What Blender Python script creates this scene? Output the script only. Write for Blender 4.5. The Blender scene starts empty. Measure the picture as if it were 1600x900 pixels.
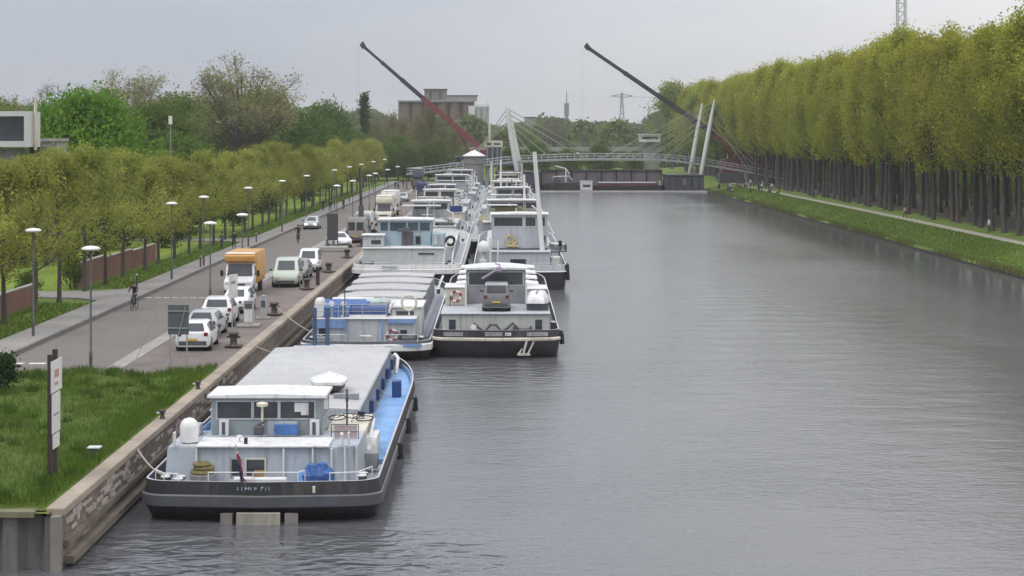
import bpy, math, random
import numpy as np
from mathutils import Vector, Matrix

# ------------------------------------------------------------------ camera, sky, sun, exposure
scene = bpy.context.scene
COL = scene.collection
R = math.radians
CAM_Z = 12.75
cam_data = bpy.data.cameras.new("camera")
cam_data.sensor_width = 36.0
cam_data.lens = 36.0 * 2800 / 1600
cam_data.shift_x = 15 / 1600
cam_data.shift_y = -238 / 1600
cam_data.clip_start = 0.5
cam_data.clip_end = 8000
cam = bpy.data.objects.new("camera", cam_data)
cam.location = (0, 0, CAM_Z)
cam.rotation_euler = (R(90), 0, 0)
COL.objects.link(cam)
scene.camera = cam

SUN_EL, SUN_AZ = R(58), R(232)           # azimuth clockwise from +Y: high sun veiled by cloud, behind the camera
world = bpy.data.worlds.new("World")
scene.world = world
world.use_nodes = True
wn, wl = world.node_tree.nodes, world.node_tree.links
wn.clear()
w_out = wn.new("ShaderNodeOutputWorld")
w_bg = wn.new("ShaderNodeBackground")
w_sky = wn.new("ShaderNodeTexSky")
w_sky.sky_type = 'NISHITA'
w_sky.sun_disc = False
w_sky.sun_elevation = SUN_EL
w_sky.sun_rotation = SUN_AZ
w_bg.inputs['Strength'].default_value = 0.1
w_tc = wn.new("ShaderNodeTexCoord")
w_sep = wn.new("ShaderNodeSeparateXYZ")
wl.new(w_tc.outputs['Generated'], w_sep.inputs[0])
# overcast luminance: brighter overhead than at the horizon (1 + 2 sin(elevation))
w_max = wn.new("ShaderNodeMath"); w_max.operation = 'MAXIMUM'; w_max.inputs[1].default_value = 0.0
wl.new(w_sep.outputs['Z'], w_max.inputs[0])
w_lum = wn.new("ShaderNodeMath"); w_lum.operation = 'MULTIPLY_ADD'
w_lum.inputs[1].default_value = 12.0; w_lum.inputs[2].default_value = 6.1
wl.new(w_max.outputs[0], w_lum.inputs[0])
# cloud sheet structure
w_map = wn.new("ShaderNodeMapping"); w_map.inputs['Scale'].default_value = (1.0, 1.0, 3.2)
wl.new(w_tc.outputs['Generated'], w_map.inputs[0])
w_noise = wn.new("ShaderNodeTexNoise")
w_noise.inputs['Scale'].default_value = 2.3; w_noise.inputs['Detail'].default_value = 6; w_noise.inputs['Roughness'].default_value = 0.55
wl.new(w_map.outputs[0], w_noise.inputs['Vector'])
# thinner, whiter cloud towards the hidden sun (to the right), bluish grey to the left
w_x = wn.new("ShaderNodeMath"); w_x.operation = 'MULTIPLY_ADD'; w_x.inputs[1].default_value = 2.3; w_x.inputs[2].default_value = 0.40
wl.new(w_sep.outputs['X'], w_x.inputs[0])
w_n2 = wn.new("ShaderNodeMath"); w_n2.operation = 'MULTIPLY_ADD'; w_n2.inputs[1].default_value = 1.35; w_n2.inputs[2].default_value = -0.66
wl.new(w_noise.outputs[0], w_n2.inputs[0])
w_add = wn.new("ShaderNodeMath"); w_add.operation = 'ADD'; w_add.use_clamp = True
wl.new(w_x.outputs[0], w_add.inputs[0]); wl.new(w_n2.outputs[0], w_add.inputs[1])
w_col = wn.new("ShaderNodeMix"); w_col.data_type = 'RGBA'
w_col.inputs['A'].default_value = (0.655, 0.71, 0.835, 1); w_col.inputs['B'].default_value = (1.20, 1.19, 1.20, 1)
wl.new(w_add.outputs[0], w_col.inputs['Factor'])
w_mul = wn.new("ShaderNodeVectorMath"); w_mul.operation = 'SCALE'
wl.new(w_col.outputs['Result'], w_mul.inputs[0]); wl.new(w_lum.outputs[0], w_mul.inputs['Scale'])
w_mix = wn.new("ShaderNodeMix"); w_mix.data_type = 'RGBA'; w_mix.inputs['Factor'].default_value = 0.9
wl.new(w_sky.outputs[0], w_mix.inputs['A']); wl.new(w_mul.outputs[0], w_mix.inputs['B'])
wl.new(w_mix.outputs['Result'], w_bg.inputs['Color'])
wl.new(w_bg.outputs[0], w_out.inputs['Surface'])

sun_data = bpy.data.lights.new("sun", 'SUN')
sun_data.energy = 1.5
sun_data.angle = R(25)
sun_data.color = (1.0, 0.95, 0.88)
sun = bpy.data.objects.new("sun", sun_data)
_d = Vector((math.sin(SUN_AZ) * math.cos(SUN_EL), math.cos(SUN_AZ) * math.cos(SUN_EL), math.sin(SUN_EL)))
sun.rotation_euler = _d.to_track_quat('Z', 'Y').to_euler()
sun.location = (60, 60, 120)
COL.objects.link(sun)

scene.view_settings.view_transform = 'Standard'
scene.view_settings.look = 'None'
scene.view_settings.exposure = 0.12
scene.view_settings.gamma = 1.0
scene.view_settings.use_curve_mapping = False
scene.render.engine = 'CYCLES'
scene.cycles.max_bounces = 8
scene.cycles.diffuse_bounces = 5
scene.cycles.glossy_bounces = 3
scene.cycles.transmission_bounces = 4
scene.cycles.volume_bounces = 0
scene.cycles.transparent_max_bounces = 4

# ------------------------------------------------------------------ materials
def lin(r, g, b):
    f = lambda c: (c / 255 / 12.92) if c / 255 <= 0.04045 else ((c / 255 + 0.055) / 1.055) ** 2.4
    return (f(r), f(g), f(b))

MATS = {}
def M(name, rgb, rough=0.6, metal=0.0, var=0.18, scale=1.2, bump=0.0, bscale=20.0, streak=1.0, spec=0.5, rand=0.0, dirt=None, dirt_amt=0.45, detail=4, runs=0.0):
    """Principled paint/stone with noise-mottled colour; streak<1 stretches the mottling vertically; dirt adds stain patches."""
    if name in MATS: return MATS[name]
    m = bpy.data.materials.new(name); m.use_nodes = True
    n, l = m.node_tree.nodes, m.node_tree.links
    b = n['Principled BSDF']
    b.inputs['Roughness'].default_value = rough
    b.inputs['Metallic'].default_value = metal
    b.inputs['Specular IOR Level'].default_value = spec
    tc = n.new("ShaderNodeTexCoord"); mp = n.new("ShaderNodeMapping")
    mp.inputs['Scale'].default_value = (scale, scale, scale * streak)
    l.new(tc.outputs['Object'], mp.inputs[0])
    nz = n.new("ShaderNodeTexNoise"); nz.inputs['Scale'].default_value = 1.0; nz.inputs['Detail'].default_value = detail; nz.inputs['Roughness'].default_value = 0.65
    l.new(mp.outputs[0], nz.inputs['Vector'])
    mr = n.new("ShaderNodeMapRange"); mr.inputs['From Min'].default_value = 0.3; mr.inputs['From Max'].default_value = 0.7
    l.new(nz.outputs[0], mr.inputs['Value'])
    mx = n.new("ShaderNodeMix"); mx.data_type = 'RGBA'
    mx.inputs['A'].default_value = tuple(c * (1 - var) for c in rgb) + (1,)
    mx.inputs['B'].default_value = tuple(min(1, c * (1 + var * 0.8)) for c in rgb) + (1,)
    l.new(mr.outputs[0], mx.inputs['Factor'])
    out = mx.outputs['Result']
    if dirt:
        n2 = n.new("ShaderNodeTexNoise"); n2.inputs['Scale'].default_value = 2.7; n2.inputs['Detail'].default_value = 6; n2.inputs['Roughness'].default_value = 0.7
        l.new(mp.outputs[0], n2.inputs['Vector'])
        r2 = n.new("ShaderNodeMapRange"); r2.inputs['From Min'].default_value = 0.52; r2.inputs['From Max'].default_value = 0.7
        r2.inputs['To Max'].default_value = dirt_amt
        l.new(n2.outputs[0], r2.inputs['Value'])
        d = n.new("ShaderNodeMix"); d.data_type = 'RGBA'; d.inputs['B'].default_value = tuple(dirt) + (1,)
        l.new(r2.outputs[0], d.inputs['Factor']); l.new(out, d.inputs['A'])
        out = d.outputs['Result']
    if runs:      # rust and grime that has run down the plating
        mp2 = n.new("ShaderNodeMapping"); mp2.inputs['Scale'].default_value = (2.6, 2.6, 0.16); l.new(tc.outputs['Object'], mp2.inputs[0])
        n3 = n.new("ShaderNodeTexNoise"); n3.inputs['Scale'].default_value = 1.6; n3.inputs['Detail'].default_value = 5; n3.inputs['Roughness'].default_value = 0.6; l.new(mp2.outputs[0], n3.inputs['Vector'])
        r3 = n.new("ShaderNodeMapRange"); r3.inputs['From Min'].default_value = 0.54; r3.inputs['From Max'].default_value = 0.72; r3.inputs['To Max'].default_value = runs; l.new(n3.outputs[0], r3.inputs['Value'])
        d3 = n.new("ShaderNodeMix"); d3.data_type = 'RGBA'; d3.inputs['B'].default_value = (0.115, 0.068, 0.042, 1); l.new(r3.outputs[0], d3.inputs['Factor']); l.new(out, d3.inputs['A']); out = d3.outputs['Result']
    if rand:
        oi = n.new("ShaderNodeObjectInfo"); rr = n.new("ShaderNodeMapRange")
        rr.inputs['To Min'].default_value = 1 - rand; rr.inputs['To Max'].default_value = 1 + rand
        l.new(oi.outputs['Random'], rr.inputs['Value'])
        vm = n.new("ShaderNodeVectorMath"); vm.operation = 'SCALE'
        l.new(out, vm.inputs[0]); l.new(rr.outputs[0], vm.inputs['Scale'])
        out = vm.outputs[0]
    l.new(out, b.inputs['Base Color'])
    if bump:
        bn = n.new("ShaderNodeTexNoise"); bn.inputs['Scale'].default_value = bscale; bn.inputs['Detail'].default_value = 4
        l.new(tc.outputs['Object'], bn.inputs['Vector'])
        bp = n.new("ShaderNodeBump"); bp.inputs['Strength'].default_value = bump; bp.inputs['Distance'].default_value = 0.05
        l.new(bn.outputs[0], bp.inputs['Height']); l.new(bp.outputs[0], b.inputs['Normal'])
    MATS[name] = m
    return m

def brick_mat(name, c1, c2, mortar, scale, bw=0.5, rh=0.25, ms=0.03, rough=0.85, var=0.2):
    if name in MATS: return MATS[name]
    m = bpy.data.materials.new(name); m.use_nodes = True
    n, l = m.node_tree.nodes, m.node_tree.links
    b = n['Principled BSDF']; b.inputs['Roughness'].default_value = rough
    tc = n.new("ShaderNodeTexCoord")
    br = n.new("ShaderNodeTexBrick")
    br.inputs['Color1'].default_value = tuple(c1) + (1,); br.inputs['Color2'].default_value = tuple(c2) + (1,); br.inputs['Mortar'].default_value = tuple(mortar) + (1,)
    br.inputs['Scale'].default_value = scale; br.inputs['Mortar Size'].default_value = ms
    br.inputs['Brick Width'].default_value = bw; br.inputs['Row Height'].default_value = rh
    l.new(tc.outputs['UV'], br.inputs['Vector'])
    nz = n.new("ShaderNodeTexNoise"); nz.inputs['Scale'].default_value = 0.35; nz.inputs['Detail'].default_value = 7; nz.inputs['Roughness'].default_value = 0.65
    l.new(tc.outputs['Object'], nz.inputs['Vector'])
    mr = n.new("ShaderNodeMapRange"); mr.inputs['From Min'].default_value = 0.3; mr.inputs['From Max'].default_value = 0.7
    mr.inputs['To Min'].default_value = 1 - var; mr.inputs['To Max'].default_value = 1 + var
    l.new(nz.outputs[0], mr.inputs['Value'])
    vm = n.new("ShaderNodeVectorMath"); vm.operation = 'SCALE'
    l.new(br.outputs[0], vm.inputs[0]); l.new(mr.outputs[0], vm.inputs['Scale']); l.new(vm.outputs[0], b.inputs['Base Color'])
    MATS[name] = m
    return m

def leaf_mat(name, ca, cb, trans=0.3, rand=0.18):
    """leaf colour varies from leaf clump to leaf clump (attribute 'tint') and from tree to tree"""
    if name in MATS: return MATS[name]
    m = bpy.data.materials.new(name); m.use_nodes = True
    n, l = m.node_tree.nodes, m.node_tree.links
    n.remove(n['Principled BSDF']); out = n['Material Output']
    at = n.new("ShaderNodeAttribute"); at.attribute_name = 'tint'
    mx = n.new("ShaderNodeMix"); mx.data_type = 'RGBA'
    mx.inputs['A'].default_value = tuple(ca) + (1,); mx.inputs['B'].default_value = tuple(cb) + (1,)
    l.new(at.outputs['Fac'], mx.inputs['Factor'])
    oi = n.new("ShaderNodeObjectInfo"); rr = n.new("ShaderNodeMapRange")
    rr.inputs['To Min'].default_value = 1 - rand; rr.inputs['To Max'].default_value = 1 + rand
    l.new(oi.outputs['Random'], rr.inputs['Value'])
    hs = n.new("ShaderNodeHueSaturation")
    hr = n.new("ShaderNodeMapRange"); hr.inputs['To Min'].default_value = 0.497; hr.inputs['To Max'].default_value = 0.519
    mm = n.new("ShaderNodeMath"); mm.operation = 'FRACT'
    m7 = n.new("ShaderNodeMath"); m7.operation = 'MULTIPLY'; m7.inputs[1].default_value = 7.31
    l.new(oi.outputs['Random'], m7.inputs[0]); l.new(m7.outputs[0], mm.inputs[0]); l.new(mm.outputs[0], hr.inputs['Value'])
    l.new(hr.outputs[0], hs.inputs['Hue']); l.new(rr.outputs[0], hs.inputs['Value']); l.new(mx.outputs['Result'], hs.inputs['Color'])
    df = n.new("ShaderNodeBsdfDiffuse"); tr = n.new("ShaderNodeBsdfTranslucent"); ms = n.new("ShaderNodeMixShader")
    ms.inputs[0].default_value = trans
    l.new(hs.outputs[0], df.inputs['Color']); l.new(hs.outputs[0], tr.inputs['Color'])
    l.new(df.outputs[0], ms.inputs[1]); l.new(tr.outputs[0], ms.inputs[2]); l.new(ms.outputs[0], out.inputs['Surface'])
    MATS[name] = m
    return m

def grass_mat(name, ca, cb, cc, scale=0.35):
    if name in MATS: return MATS[name]
    m = bpy.data.materials.new(name); m.use_nodes = True
    n, l = m.node_tree.nodes, m.node_tree.links
    b = n['Principled BSDF']; b.inputs['Roughness'].default_value = 0.9; b.inputs['Specular IOR Level'].default_value = 0.15
    tc = n.new("ShaderNodeTexCoord")
    n1 = n.new("ShaderNodeTexNoise"); n1.inputs['Scale'].default_value = scale; n1.inputs['Detail'].default_value = 8; n1.inputs['Roughness'].default_value = 0.65
    n2 = n.new("ShaderNodeTexNoise"); n2.inputs['Scale'].default_value = 6.0; n2.inputs['Detail'].default_value = 5; n2.inputs['Roughness'].default_value = 0.75
    l.new(tc.outputs['Object'], n1.inputs['Vector']); l.new(tc.outputs['Object'], n2.inputs['Vector'])
    r1 = n.new("ShaderNodeMapRange"); r1.inputs['From Min'].default_value = 0.33; r1.inputs['From Max'].default_value = 0.67
    r2 = n.new("ShaderNodeMapRange"); r2.inputs['From Min'].default_value = 0.42; r2.inputs['From Max'].default_value = 0.75; r2.inputs['To Max'].default_value = 0.7
    l.new(n1.outputs[0], r1.inputs['Value']); l.new(n2.outputs[0], r2.inputs['Value'])
    a = n.new("ShaderNodeMix"); a.data_type = 'RGBA'; a.inputs['A'].default_value = tuple(ca) + (1,); a.inputs['B'].default_value = tuple(cb) + (1,)
    c = n.new("ShaderNodeMix"); c.data_type = 'RGBA'; c.inputs['B'].default_value = tuple(cc) + (1,)
    l.new(r1.outputs[0], a.inputs['Factor']); l.new(a.outputs['Result'], c.inputs['A']); l.new(r2.outputs[0], c.inputs['Factor'])
    l.new(c.outputs['Result'], b.inputs['Base Color'])
    bp = n.new("ShaderNodeBump"); bp.inputs['Strength'].default_value = 0.7; bp.inputs['Distance'].default_value = 0.12
    l.new(n2.outputs[0], bp.inputs['Height']); l.new(bp.outputs[0], b.inputs['Normal'])
    MATS[name] = m
    return m

def water_mat():
    m = bpy.data.materials.new("canal_water"); m.use_nodes = True
    n, l = m.node_tree.nodes, m.node_tree.links
    b = n['Principled BSDF']
    b.inputs['Base Color'].default_value = (0.100, 0.103, 0.110, 1)
    b.inputs['Roughness'].default_value = 0.24
    b.inputs['IOR'].default_value = 1.36
    tc = n.new("ShaderNodeTexCoord")
    def noise(sx, sy, scale, detail, rough=0.5, dist=0.0):
        mp = n.new("ShaderNodeMapping"); mp.inputs['Scale'].default_value = (sx, sy, 1)
        l.new(tc.outputs['Object'], mp.inputs[0])
        t = n.new("ShaderNodeTexNoise"); t.inputs['Scale'].default_value = scale; t.inputs['Detail'].default_value = detail
        t.inputs['Roughness'].default_value = rough; t.inputs['Distortion'].default_value = dist
        l.new(mp.outputs[0], t.inputs['Vector']); return t
    rip = noise(0.75, 1.2, 2.6, 3, 0.6, 0.4)        # hand-sized ripples
    swell = noise(0.6, 1.2, 0.42, 2, 0.5, 0.3)        # slow undulation
    patch = noise(0.5, 0.16, 0.085, 4, 0.6, 0.8)      # calmer and more ruffled patches
    pr = n.new("ShaderNodeMapRange"); pr.inputs['From Min'].default_value = 0.36; pr.inputs['From Max'].default_value = 0.64
    pr.inputs['To Min'].default_value = 0.2; pr.inputs['To Max'].default_value = 1.15
    l.new(patch.outputs[0], pr.inputs['Value'])
    mu = n.new("ShaderNodeMath"); mu.operation = 'MULTIPLY'; l.new(rip.outputs[0], mu.inputs[0]); l.new(pr.outputs[0], mu.inputs[1])
    ad = n.new("ShaderNodeMath"); ad.operation = 'MULTIPLY_ADD'; ad.inputs[1].default_value = 0.9
    l.new(swell.outputs[0], ad.inputs[0]); l.new(mu.outputs[0], ad.inputs[2])
    chop = noise(0.7, 1.15, 1.15, 2, 0.5, 0.6)        # disturbed water where a stern churns it
    last = ad.outputs[0]
    for cx, cy, rad_, amp in ((-7.5, 51.5, 10.0, 5.5), (-.5, 96.5, 8.0, 4.0), (38, 175, 16, 3.0), (40, 330, 14, 3.0)):
        vd = n.new("ShaderNodeVectorMath"); vd.operation = 'DISTANCE'; vd.inputs[1].default_value = (cx, cy, 0)
        l.new(tc.outputs['Object'], vd.inputs[0])
        md = n.new("ShaderNodeMapRange"); md.interpolation_type = 'SMOOTHSTEP'
        md.inputs['From Min'].default_value = rad_*.35; md.inputs['From Max'].default_value = rad_; md.inputs['To Min'].default_value = amp; md.inputs['To Max'].default_value = 0
        l.new(vd.outputs['Value'], md.inputs['Value'])
        mc = n.new("ShaderNodeMath"); mc.operation = 'MULTIPLY_ADD'
        l.new(chop.outputs[0], mc.inputs[0]); l.new(md.outputs[0], mc.inputs[1]); l.new(last, mc.inputs[2]); last = mc.outputs[0]
    bp = n.new("ShaderNodeBump"); bp.inputs['Strength'].default_value = 1.0; bp.inputs['Distance'].default_value = 0.045
    vd0 = n.new("ShaderNodeVectorMath"); vd0.operation = 'DISTANCE'; vd0.inputs[1].default_value = (-7.5, 51.5, 0); l.new(tc.outputs['Object'], vd0.inputs[0])
    mr0 = n.new("ShaderNodeMapRange"); mr0.interpolation_type = 'SMOOTHSTEP'; mr0.inputs['From Min'].default_value = 4; mr0.inputs['From Max'].default_value = 13; mr0.inputs['To Min'].default_value = 0.04; mr0.inputs['To Max'].default_value = 0.17
    l.new(vd0.outputs['Value'], mr0.inputs['Value'])
    sx = n.new("ShaderNodeSeparateXYZ"); l.new(tc.outputs['Object'], sx.inputs[0])      # sheltered, calmer water along the wooded bank
    wob = n.new("ShaderNodeMath"); wob.operation = 'MULTIPLY_ADD'; wob.inputs[1].default_value = 16; l.new(patch.outputs[0], wob.inputs[0]); l.new(sx.outputs['X'], wob.inputs[2])
    cal = n.new("ShaderNodeMapRange"); cal.interpolation_type = 'SMOOTHSTEP'; cal.inputs['From Min'].default_value = 43; cal.inputs['From Max'].default_value = 53; cal.inputs['To Min'].default_value = 1.0; cal.inputs['To Max'].default_value = 0.3
    l.new(wob.outputs[0], cal.inputs['Value'])
    rm = n.new("ShaderNodeMath"); rm.operation = 'MULTIPLY'; l.new(mr0.outputs[0], rm.inputs[0]); l.new(cal.outputs[0], rm.inputs[1]); l.new(rm.outputs[0], b.inputs['Roughness'])
    lm_ = n.new("ShaderNodeMath"); lm_.operation = 'MULTIPLY'; l.new(last, lm_.inputs[0]); l.new(cal.outputs[0], lm_.inputs[1]); last = lm_.outputs[0]
    l.new(last, bp.inputs['Height']); l.new(bp.outputs[0], b.inputs['Normal'])
    return m

# paints and plain materials (real base colours)
white   = M("white_paint", (0.66, 0.66, 0.65), 0.45, var=0.10, scale=0.9, streak=0.35, dirt=(0.36, 0.31, 0.25), dirt_amt=0.35, runs=0.38)
offwhite= M("offwhite_paint", (0.60, 0.61, 0.61), 0.5, var=0.12, scale=0.9, streak=0.3, dirt=(0.30, 0.26, 0.21), dirt_amt=0.4, runs=0.5)
cream   = M("cream_paint", (0.60, 0.56, 0.46), 0.5, var=0.12, scale=0.9, streak=0.4, dirt=(0.3, 0.24, 0.17), runs=0.4)
lgrey   = M("light_grey_paint", (0.42, 0.44, 0.47), 0.5, var=0.12, scale=0.7, streak=0.35, dirt=(0.24, 0.22, 0.20), runs=0.45)
mgrey   = M("mid_grey_paint", (0.24, 0.25, 0.27), 0.55, var=0.15, scale=0.8, streak=0.4, dirt=(0.15, 0.12, 0.1), runs=0.4)
dgrey   = M("dark_grey_paint", (0.07, 0.075, 0.085), 0.55, var=0.25, scale=0.8, streak=0.4, dirt=(0.12, 0.09, 0.07))
black   = M("black_hull_paint", (0.020, 0.021, 0.026), 0.5, var=0.3, scale=0.5, streak=0.3, dirt=(0.085, 0.07, 0.06), dirt_amt=0.6, runs=0.5)
rubber  = M("black_rubber", (0.018, 0.018, 0.019), 0.85)
bluegrey= M("blue_grey_paint", (0.36, 0.40, 0.45), 0.5, var=0.12, scale=0.8, streak=0.3, dirt=(0.25, 0.24, 0.22), runs=0.38)
skyblue = M("sky_blue_deck_paint", (0.17, 0.36, 0.64), 0.5, var=0.25, scale=0.9, dirt=(0.32, 0.34, 0.36), dirt_amt=0.6)
navy    = M("navy_blue_paint", (0.02, 0.05, 0.17), 0.45, var=0.2)
bluetarp= M("blue_tarp", (0.035, 0.10, 0.30), 0.6, var=0.3, scale=4, bump=0.6, bscale=9)
teal    = M("teal_blue_paint", (0.29, 0.38, 0.43), 0.45, var=0.14, scale=0.8, streak=0.3, runs=0.35)
olive_t = M("olive_tarp", (0.20, 0.19, 0.10), 0.8, var=0.2, scale=1.5, bump=0.4, bscale=6)
glass   = M("dark_window_glass", (0.050, 0.054, 0.060), 0.06, var=0.3, scale=1.0, spec=0.6)
glassb  = M("blue_tinted_glass", (0.05, 0.075, 0.095), 0.06, var=0.3, scale=1.0, spec=0.6)
steel   = M("galvanised_steel", (0.34, 0.35, 0.36), 0.45, metal=0.4, var=0.15, scale=3)
rust    = M("rusty_iron", (0.075, 0.045, 0.032), 0.8, var=0.4, scale=4, bump=0.3)
hatchg  = M("hatch_aluminium", (0.42, 0.42, 0.425), 0.5, metal=0.0, var=0.10, scale=0.5, rand=0.05, dirt=(0.30, 0.29, 0.28), dirt_amt=0.4, runs=0.3)
rope_m  = M("rope", (0.38, 0.34, 0.28), 0.9, var=0.3, scale=8)
tan     = M("tan_rope_coil", (0.33, 0.22, 0.08), 0.85, var=0.4, scale=6)
yellow  = M("yellow_paint", (0.55, 0.38, 0.09), 0.5, var=0.15)
redp    = M("red_crane_paint", (0.17, 0.035, 0.038), 0.5, var=0.2, scale=0.4)
darkred = M("maroon_paint", (0.12, 0.03, 0.04), 0.6, var=0.25, scale=0.5)
craneg  = M("dark_crane_steel", (0.035, 0.028, 0.040), 0.5, var=0.25, scale=0.4)
concrete= M("concrete", (0.33, 0.31, 0.28), 0.85, var=0.2, scale=0.5, bump=0.2, dirt=(0.16, 0.14, 0.12))
coping_m= M("coping_concrete", (0.30, 0.25, 0.20), 0.85, var=0.22, scale=0.45, bump=0.25, bscale=8, dirt=(0.19, 0.14, 0.10), dirt_amt=0.5)
asphalt = M("road_asphalt", (0.140, 0.123, 0.110), 0.85, var=0.10, scale=0.22, bump=0.15, bscale=30, dirt=(0.10, 0.092, 0.088), dirt_amt=0.45, detail=7)
roadmark= M("road_marking", (0.62, 0.60, 0.57), 0.8, var=0.2, scale=2, dirt=(0.25, 0.24, 0.23), dirt_amt=0.7)
bark    = M("bark", (0.068, 0.056, 0.050), 0.9, var=0.35, scale=2.2, streak=0.25, bump=0.4, bscale=9, rand=0.25)
barkg   = M("pale_bark", (0.115, 0.100, 0.085), 0.9, var=0.4, scale=1.8, streak=0.3, bump=0.4, rand=0.25)
timber  = M("dark_timber", (0.045, 0.032, 0.028), 0.85, var=0.35, scale=3, streak=0.2, bump=0.3)
tyre_m  = M("tyre", (0.02, 0.02, 0.021), 0.85)
rim_m   = M("alloy_rim", (0.42, 0.43, 0.45), 0.35, metal=0.7)
lampred = M("red_lens", (0.15, 0.010, 0.010), 0.25)
lampclr = M("clear_lens", (0.55, 0.56, 0.58), 0.2)
plate_y = M("yellow_plate", (0.55, 0.40, 0.06), 0.5)
skin    = M("skin", (0.48, 0.30, 0.22), 0.6, var=0.08)
hair_d  = M("dark_hair", (0.025, 0.018, 0.014), 0.7)
def emis(name, rgb, s):
    m = bpy.data.materials.new(name); m.use_nodes = True
    b = m.node_tree.nodes['Principled BSDF']
    b.inputs['Base Color'].default_value = (0.8, 0.8, 0.8, 1)
    b.inputs['Emission Color'].default_value = tuple(rgb) + (1,); b.inputs['Emission Strength'].default_value = s
    return m
headlit = emis("lit_headlight", (1, 0.98, 0.92), 2.5)

# ------------------------------------------------------------------ mesh helpers
class MB:
    def __init__(s): s.v = []; s.f = []; s.m = []
    def add(s, vs, fs, mi=0):
        o = len(s.v); s.v.extend([tuple(p) for p in vs]); s.f.extend([tuple(i + o for i in f) for f in fs]); s.m.extend([mi] * len(fs)); return s
    def box(s, x0, x1, y0, y1, z0, z1, mi=0, c=0.0):
        if c <= 0:
            vs = [(x0,y0,z0),(x1,y0,z0),(x1,y1,z0),(x0,y1,z0),(x0,y0,z1),(x1,y0,z1),(x1,y1,z1),(x0,y1,z1)]
            return s.add(vs, [(0,3,2,1),(4,5,6,7),(0,1,5,4),(1,2,6,5),(2,3,7,6),(3,0,4,7)], mi)
        pl = lambda i, z: [(x0+i,y0,z),(x1-i,y0,z),(x1,y0+i,z),(x1,y1-i,z),(x1-i,y1,z),(x0+i,y1,z),(x0,y1-i,z),(x0,y0+i,z)]
        def pin(i, z): return [(x0+c+.0,y0+i,z),(x1-c,y0+i,z),(x1-i,y0+c,z),(x1-i,y1-c,z),(x1-c,y1-i,z),(x0+c,y1-i,z),(x0+i,y1-c,z),(x0+i,y0+c,z)]
        return s.loft([pin(c*0.7, z0), pl(c, z0+c), pl(c, z1-c), pin(c*0.7, z1)], mi)
    def loft(s, rings, mi=0, cap=True, closed=True):
        n = len(rings[0]); o = len(s.v)
        for r in rings: s.v.extend([tuple(p) for p in r])
        for k in range(len(rings)-1):
            for i in range(n if closed else n-1):
                j = (i+1) % n
                s.f.append((o+k*n+i, o+k*n+j, o+(k+1)*n+j, o+(k+1)*n+i)); s.m.append(mi)
        if cap:
            s.f.append(tuple(o+i for i in reversed(range(n)))); s.m.append(mi)
            s.f.append(tuple(o+(len(rings)-1)*n+i for i in range(n))); s.m.append(mi)
        return s
    def tube(s, pts, r, n=8, mi=0):
        if isinstance(r, (int, float)): r = [r]*len(pts)
        P = [Vector(p) for p in pts]; rings = []
        for i, p in enumerate(P):
            t = (P[min(i+1, len(P)-1)] - P[max(i-1, 0)]).normalized()
            a = Vector((0,0,1)) if abs(t.z) < 0.9 else Vector((1,0,0))
            u = t.cross(a).normalized(); w = t.cross(u)
            rings.append([p + (u*math.cos(2*math.pi*k/n) + w*math.sin(2*math.pi*k/n))*r[i] for k in range(n)])
        return s.loft(rings, mi)
    def lathe(s, cx, cy, prof, n=16, mi=0):
        return s.loft([[(cx+r*math.cos(2*math.pi*k/n), cy+r*math.sin(2*math.pi*k/n), z) for k in range(n)] for r, z in prof], mi)
    def xprism(s, poly, x0, x1, mi=0):      # polygon in (y,z) run along x
        return s.loft([[(x0, y, z) for y, z in poly], [(x1, y, z) for y, z in poly]], mi)
    def yprism(s, poly, y0, y1, mi=0):      # polygon in (x,z) run along y
        return s.loft([[(x, y0, z) for x, z in poly], [(x, y1, z) for x, z in poly]], mi)
    def zprism(s, poly, z0, z1, mi=0):
        return s.loft([[(x, y, z0) for x, y in poly], [(x, y, z1) for x, y in poly]], mi)
    def quad(s, a, b, c, d, mi=0): return s.add([a,b,c,d], [(0,1,2,3)], mi)
    def torus(s, c, R_, r, axis='y', n=20, k=8, mi=0, a0=0, a1=360):
        full = (a1-a0) >= 360; rings = []
        for i in range(n if full else n+1):
            a = R(a0 + (a1-a0)*i/n); ring = []
            for j in range(k):
                b = 2*math.pi*j/k; d = R_ + r*math.cos(b); h = r*math.sin(b)
                p = {'y': (d*math.cos(a), h, d*math.sin(a)), 'x': (h, d*math.cos(a), d*math.sin(a)), 'z': (d*math.cos(a), d*math.sin(a), h)}[axis]
                ring.append((c[0]+p[0], c[1]+p[1], c[2]+p[2]))
            rings.append(ring)
        if full: rings.append(rings[0])
        return s.loft(rings, mi, cap=not full)
    def build(s, name, mats, parent=None, loc=None, smooth=False, rot=None, bevel=0.0):
        me = bpy.data.meshes.new(name); me.from_pydata(s.v, [], s.f)
        if not isinstance(mats, (list, tuple)): mats = [mats]
        for m in mats: me.materials.append(m)
        me.polygons.foreach_set('material_index', s.m)
        import bmesh
        bm = bmesh.new(); bm.from_mesh(me); bmesh.ops.recalc_face_normals(bm, faces=bm.faces)
        if bevel:
            bmesh.ops.remove_doubles(bm, verts=bm.verts, dist=1e-5)
            es = [e for e in bm.edges if len(e.link_faces) == 2 and e.calc_face_angle(0) > 0.6]
            bmesh.ops.bevel(bm, geom=es, offset=bevel, segments=2, profile=0.6, affect='EDGES', clamp_overlap=True)
        bm.to_mesh(me); bm.free()
        if smooth:
            me.polygons.foreach_set('use_smooth', [True]*len(me.polygons))
            me.set_sharp_from_angle(angle=R(38))
        o = bpy.data.objects.new(name, me); COL.objects.link(o)
        if parent: o.parent = parent
        if loc: o.location = loc
        if rot: o.rotation_euler = rot
        return o

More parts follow.
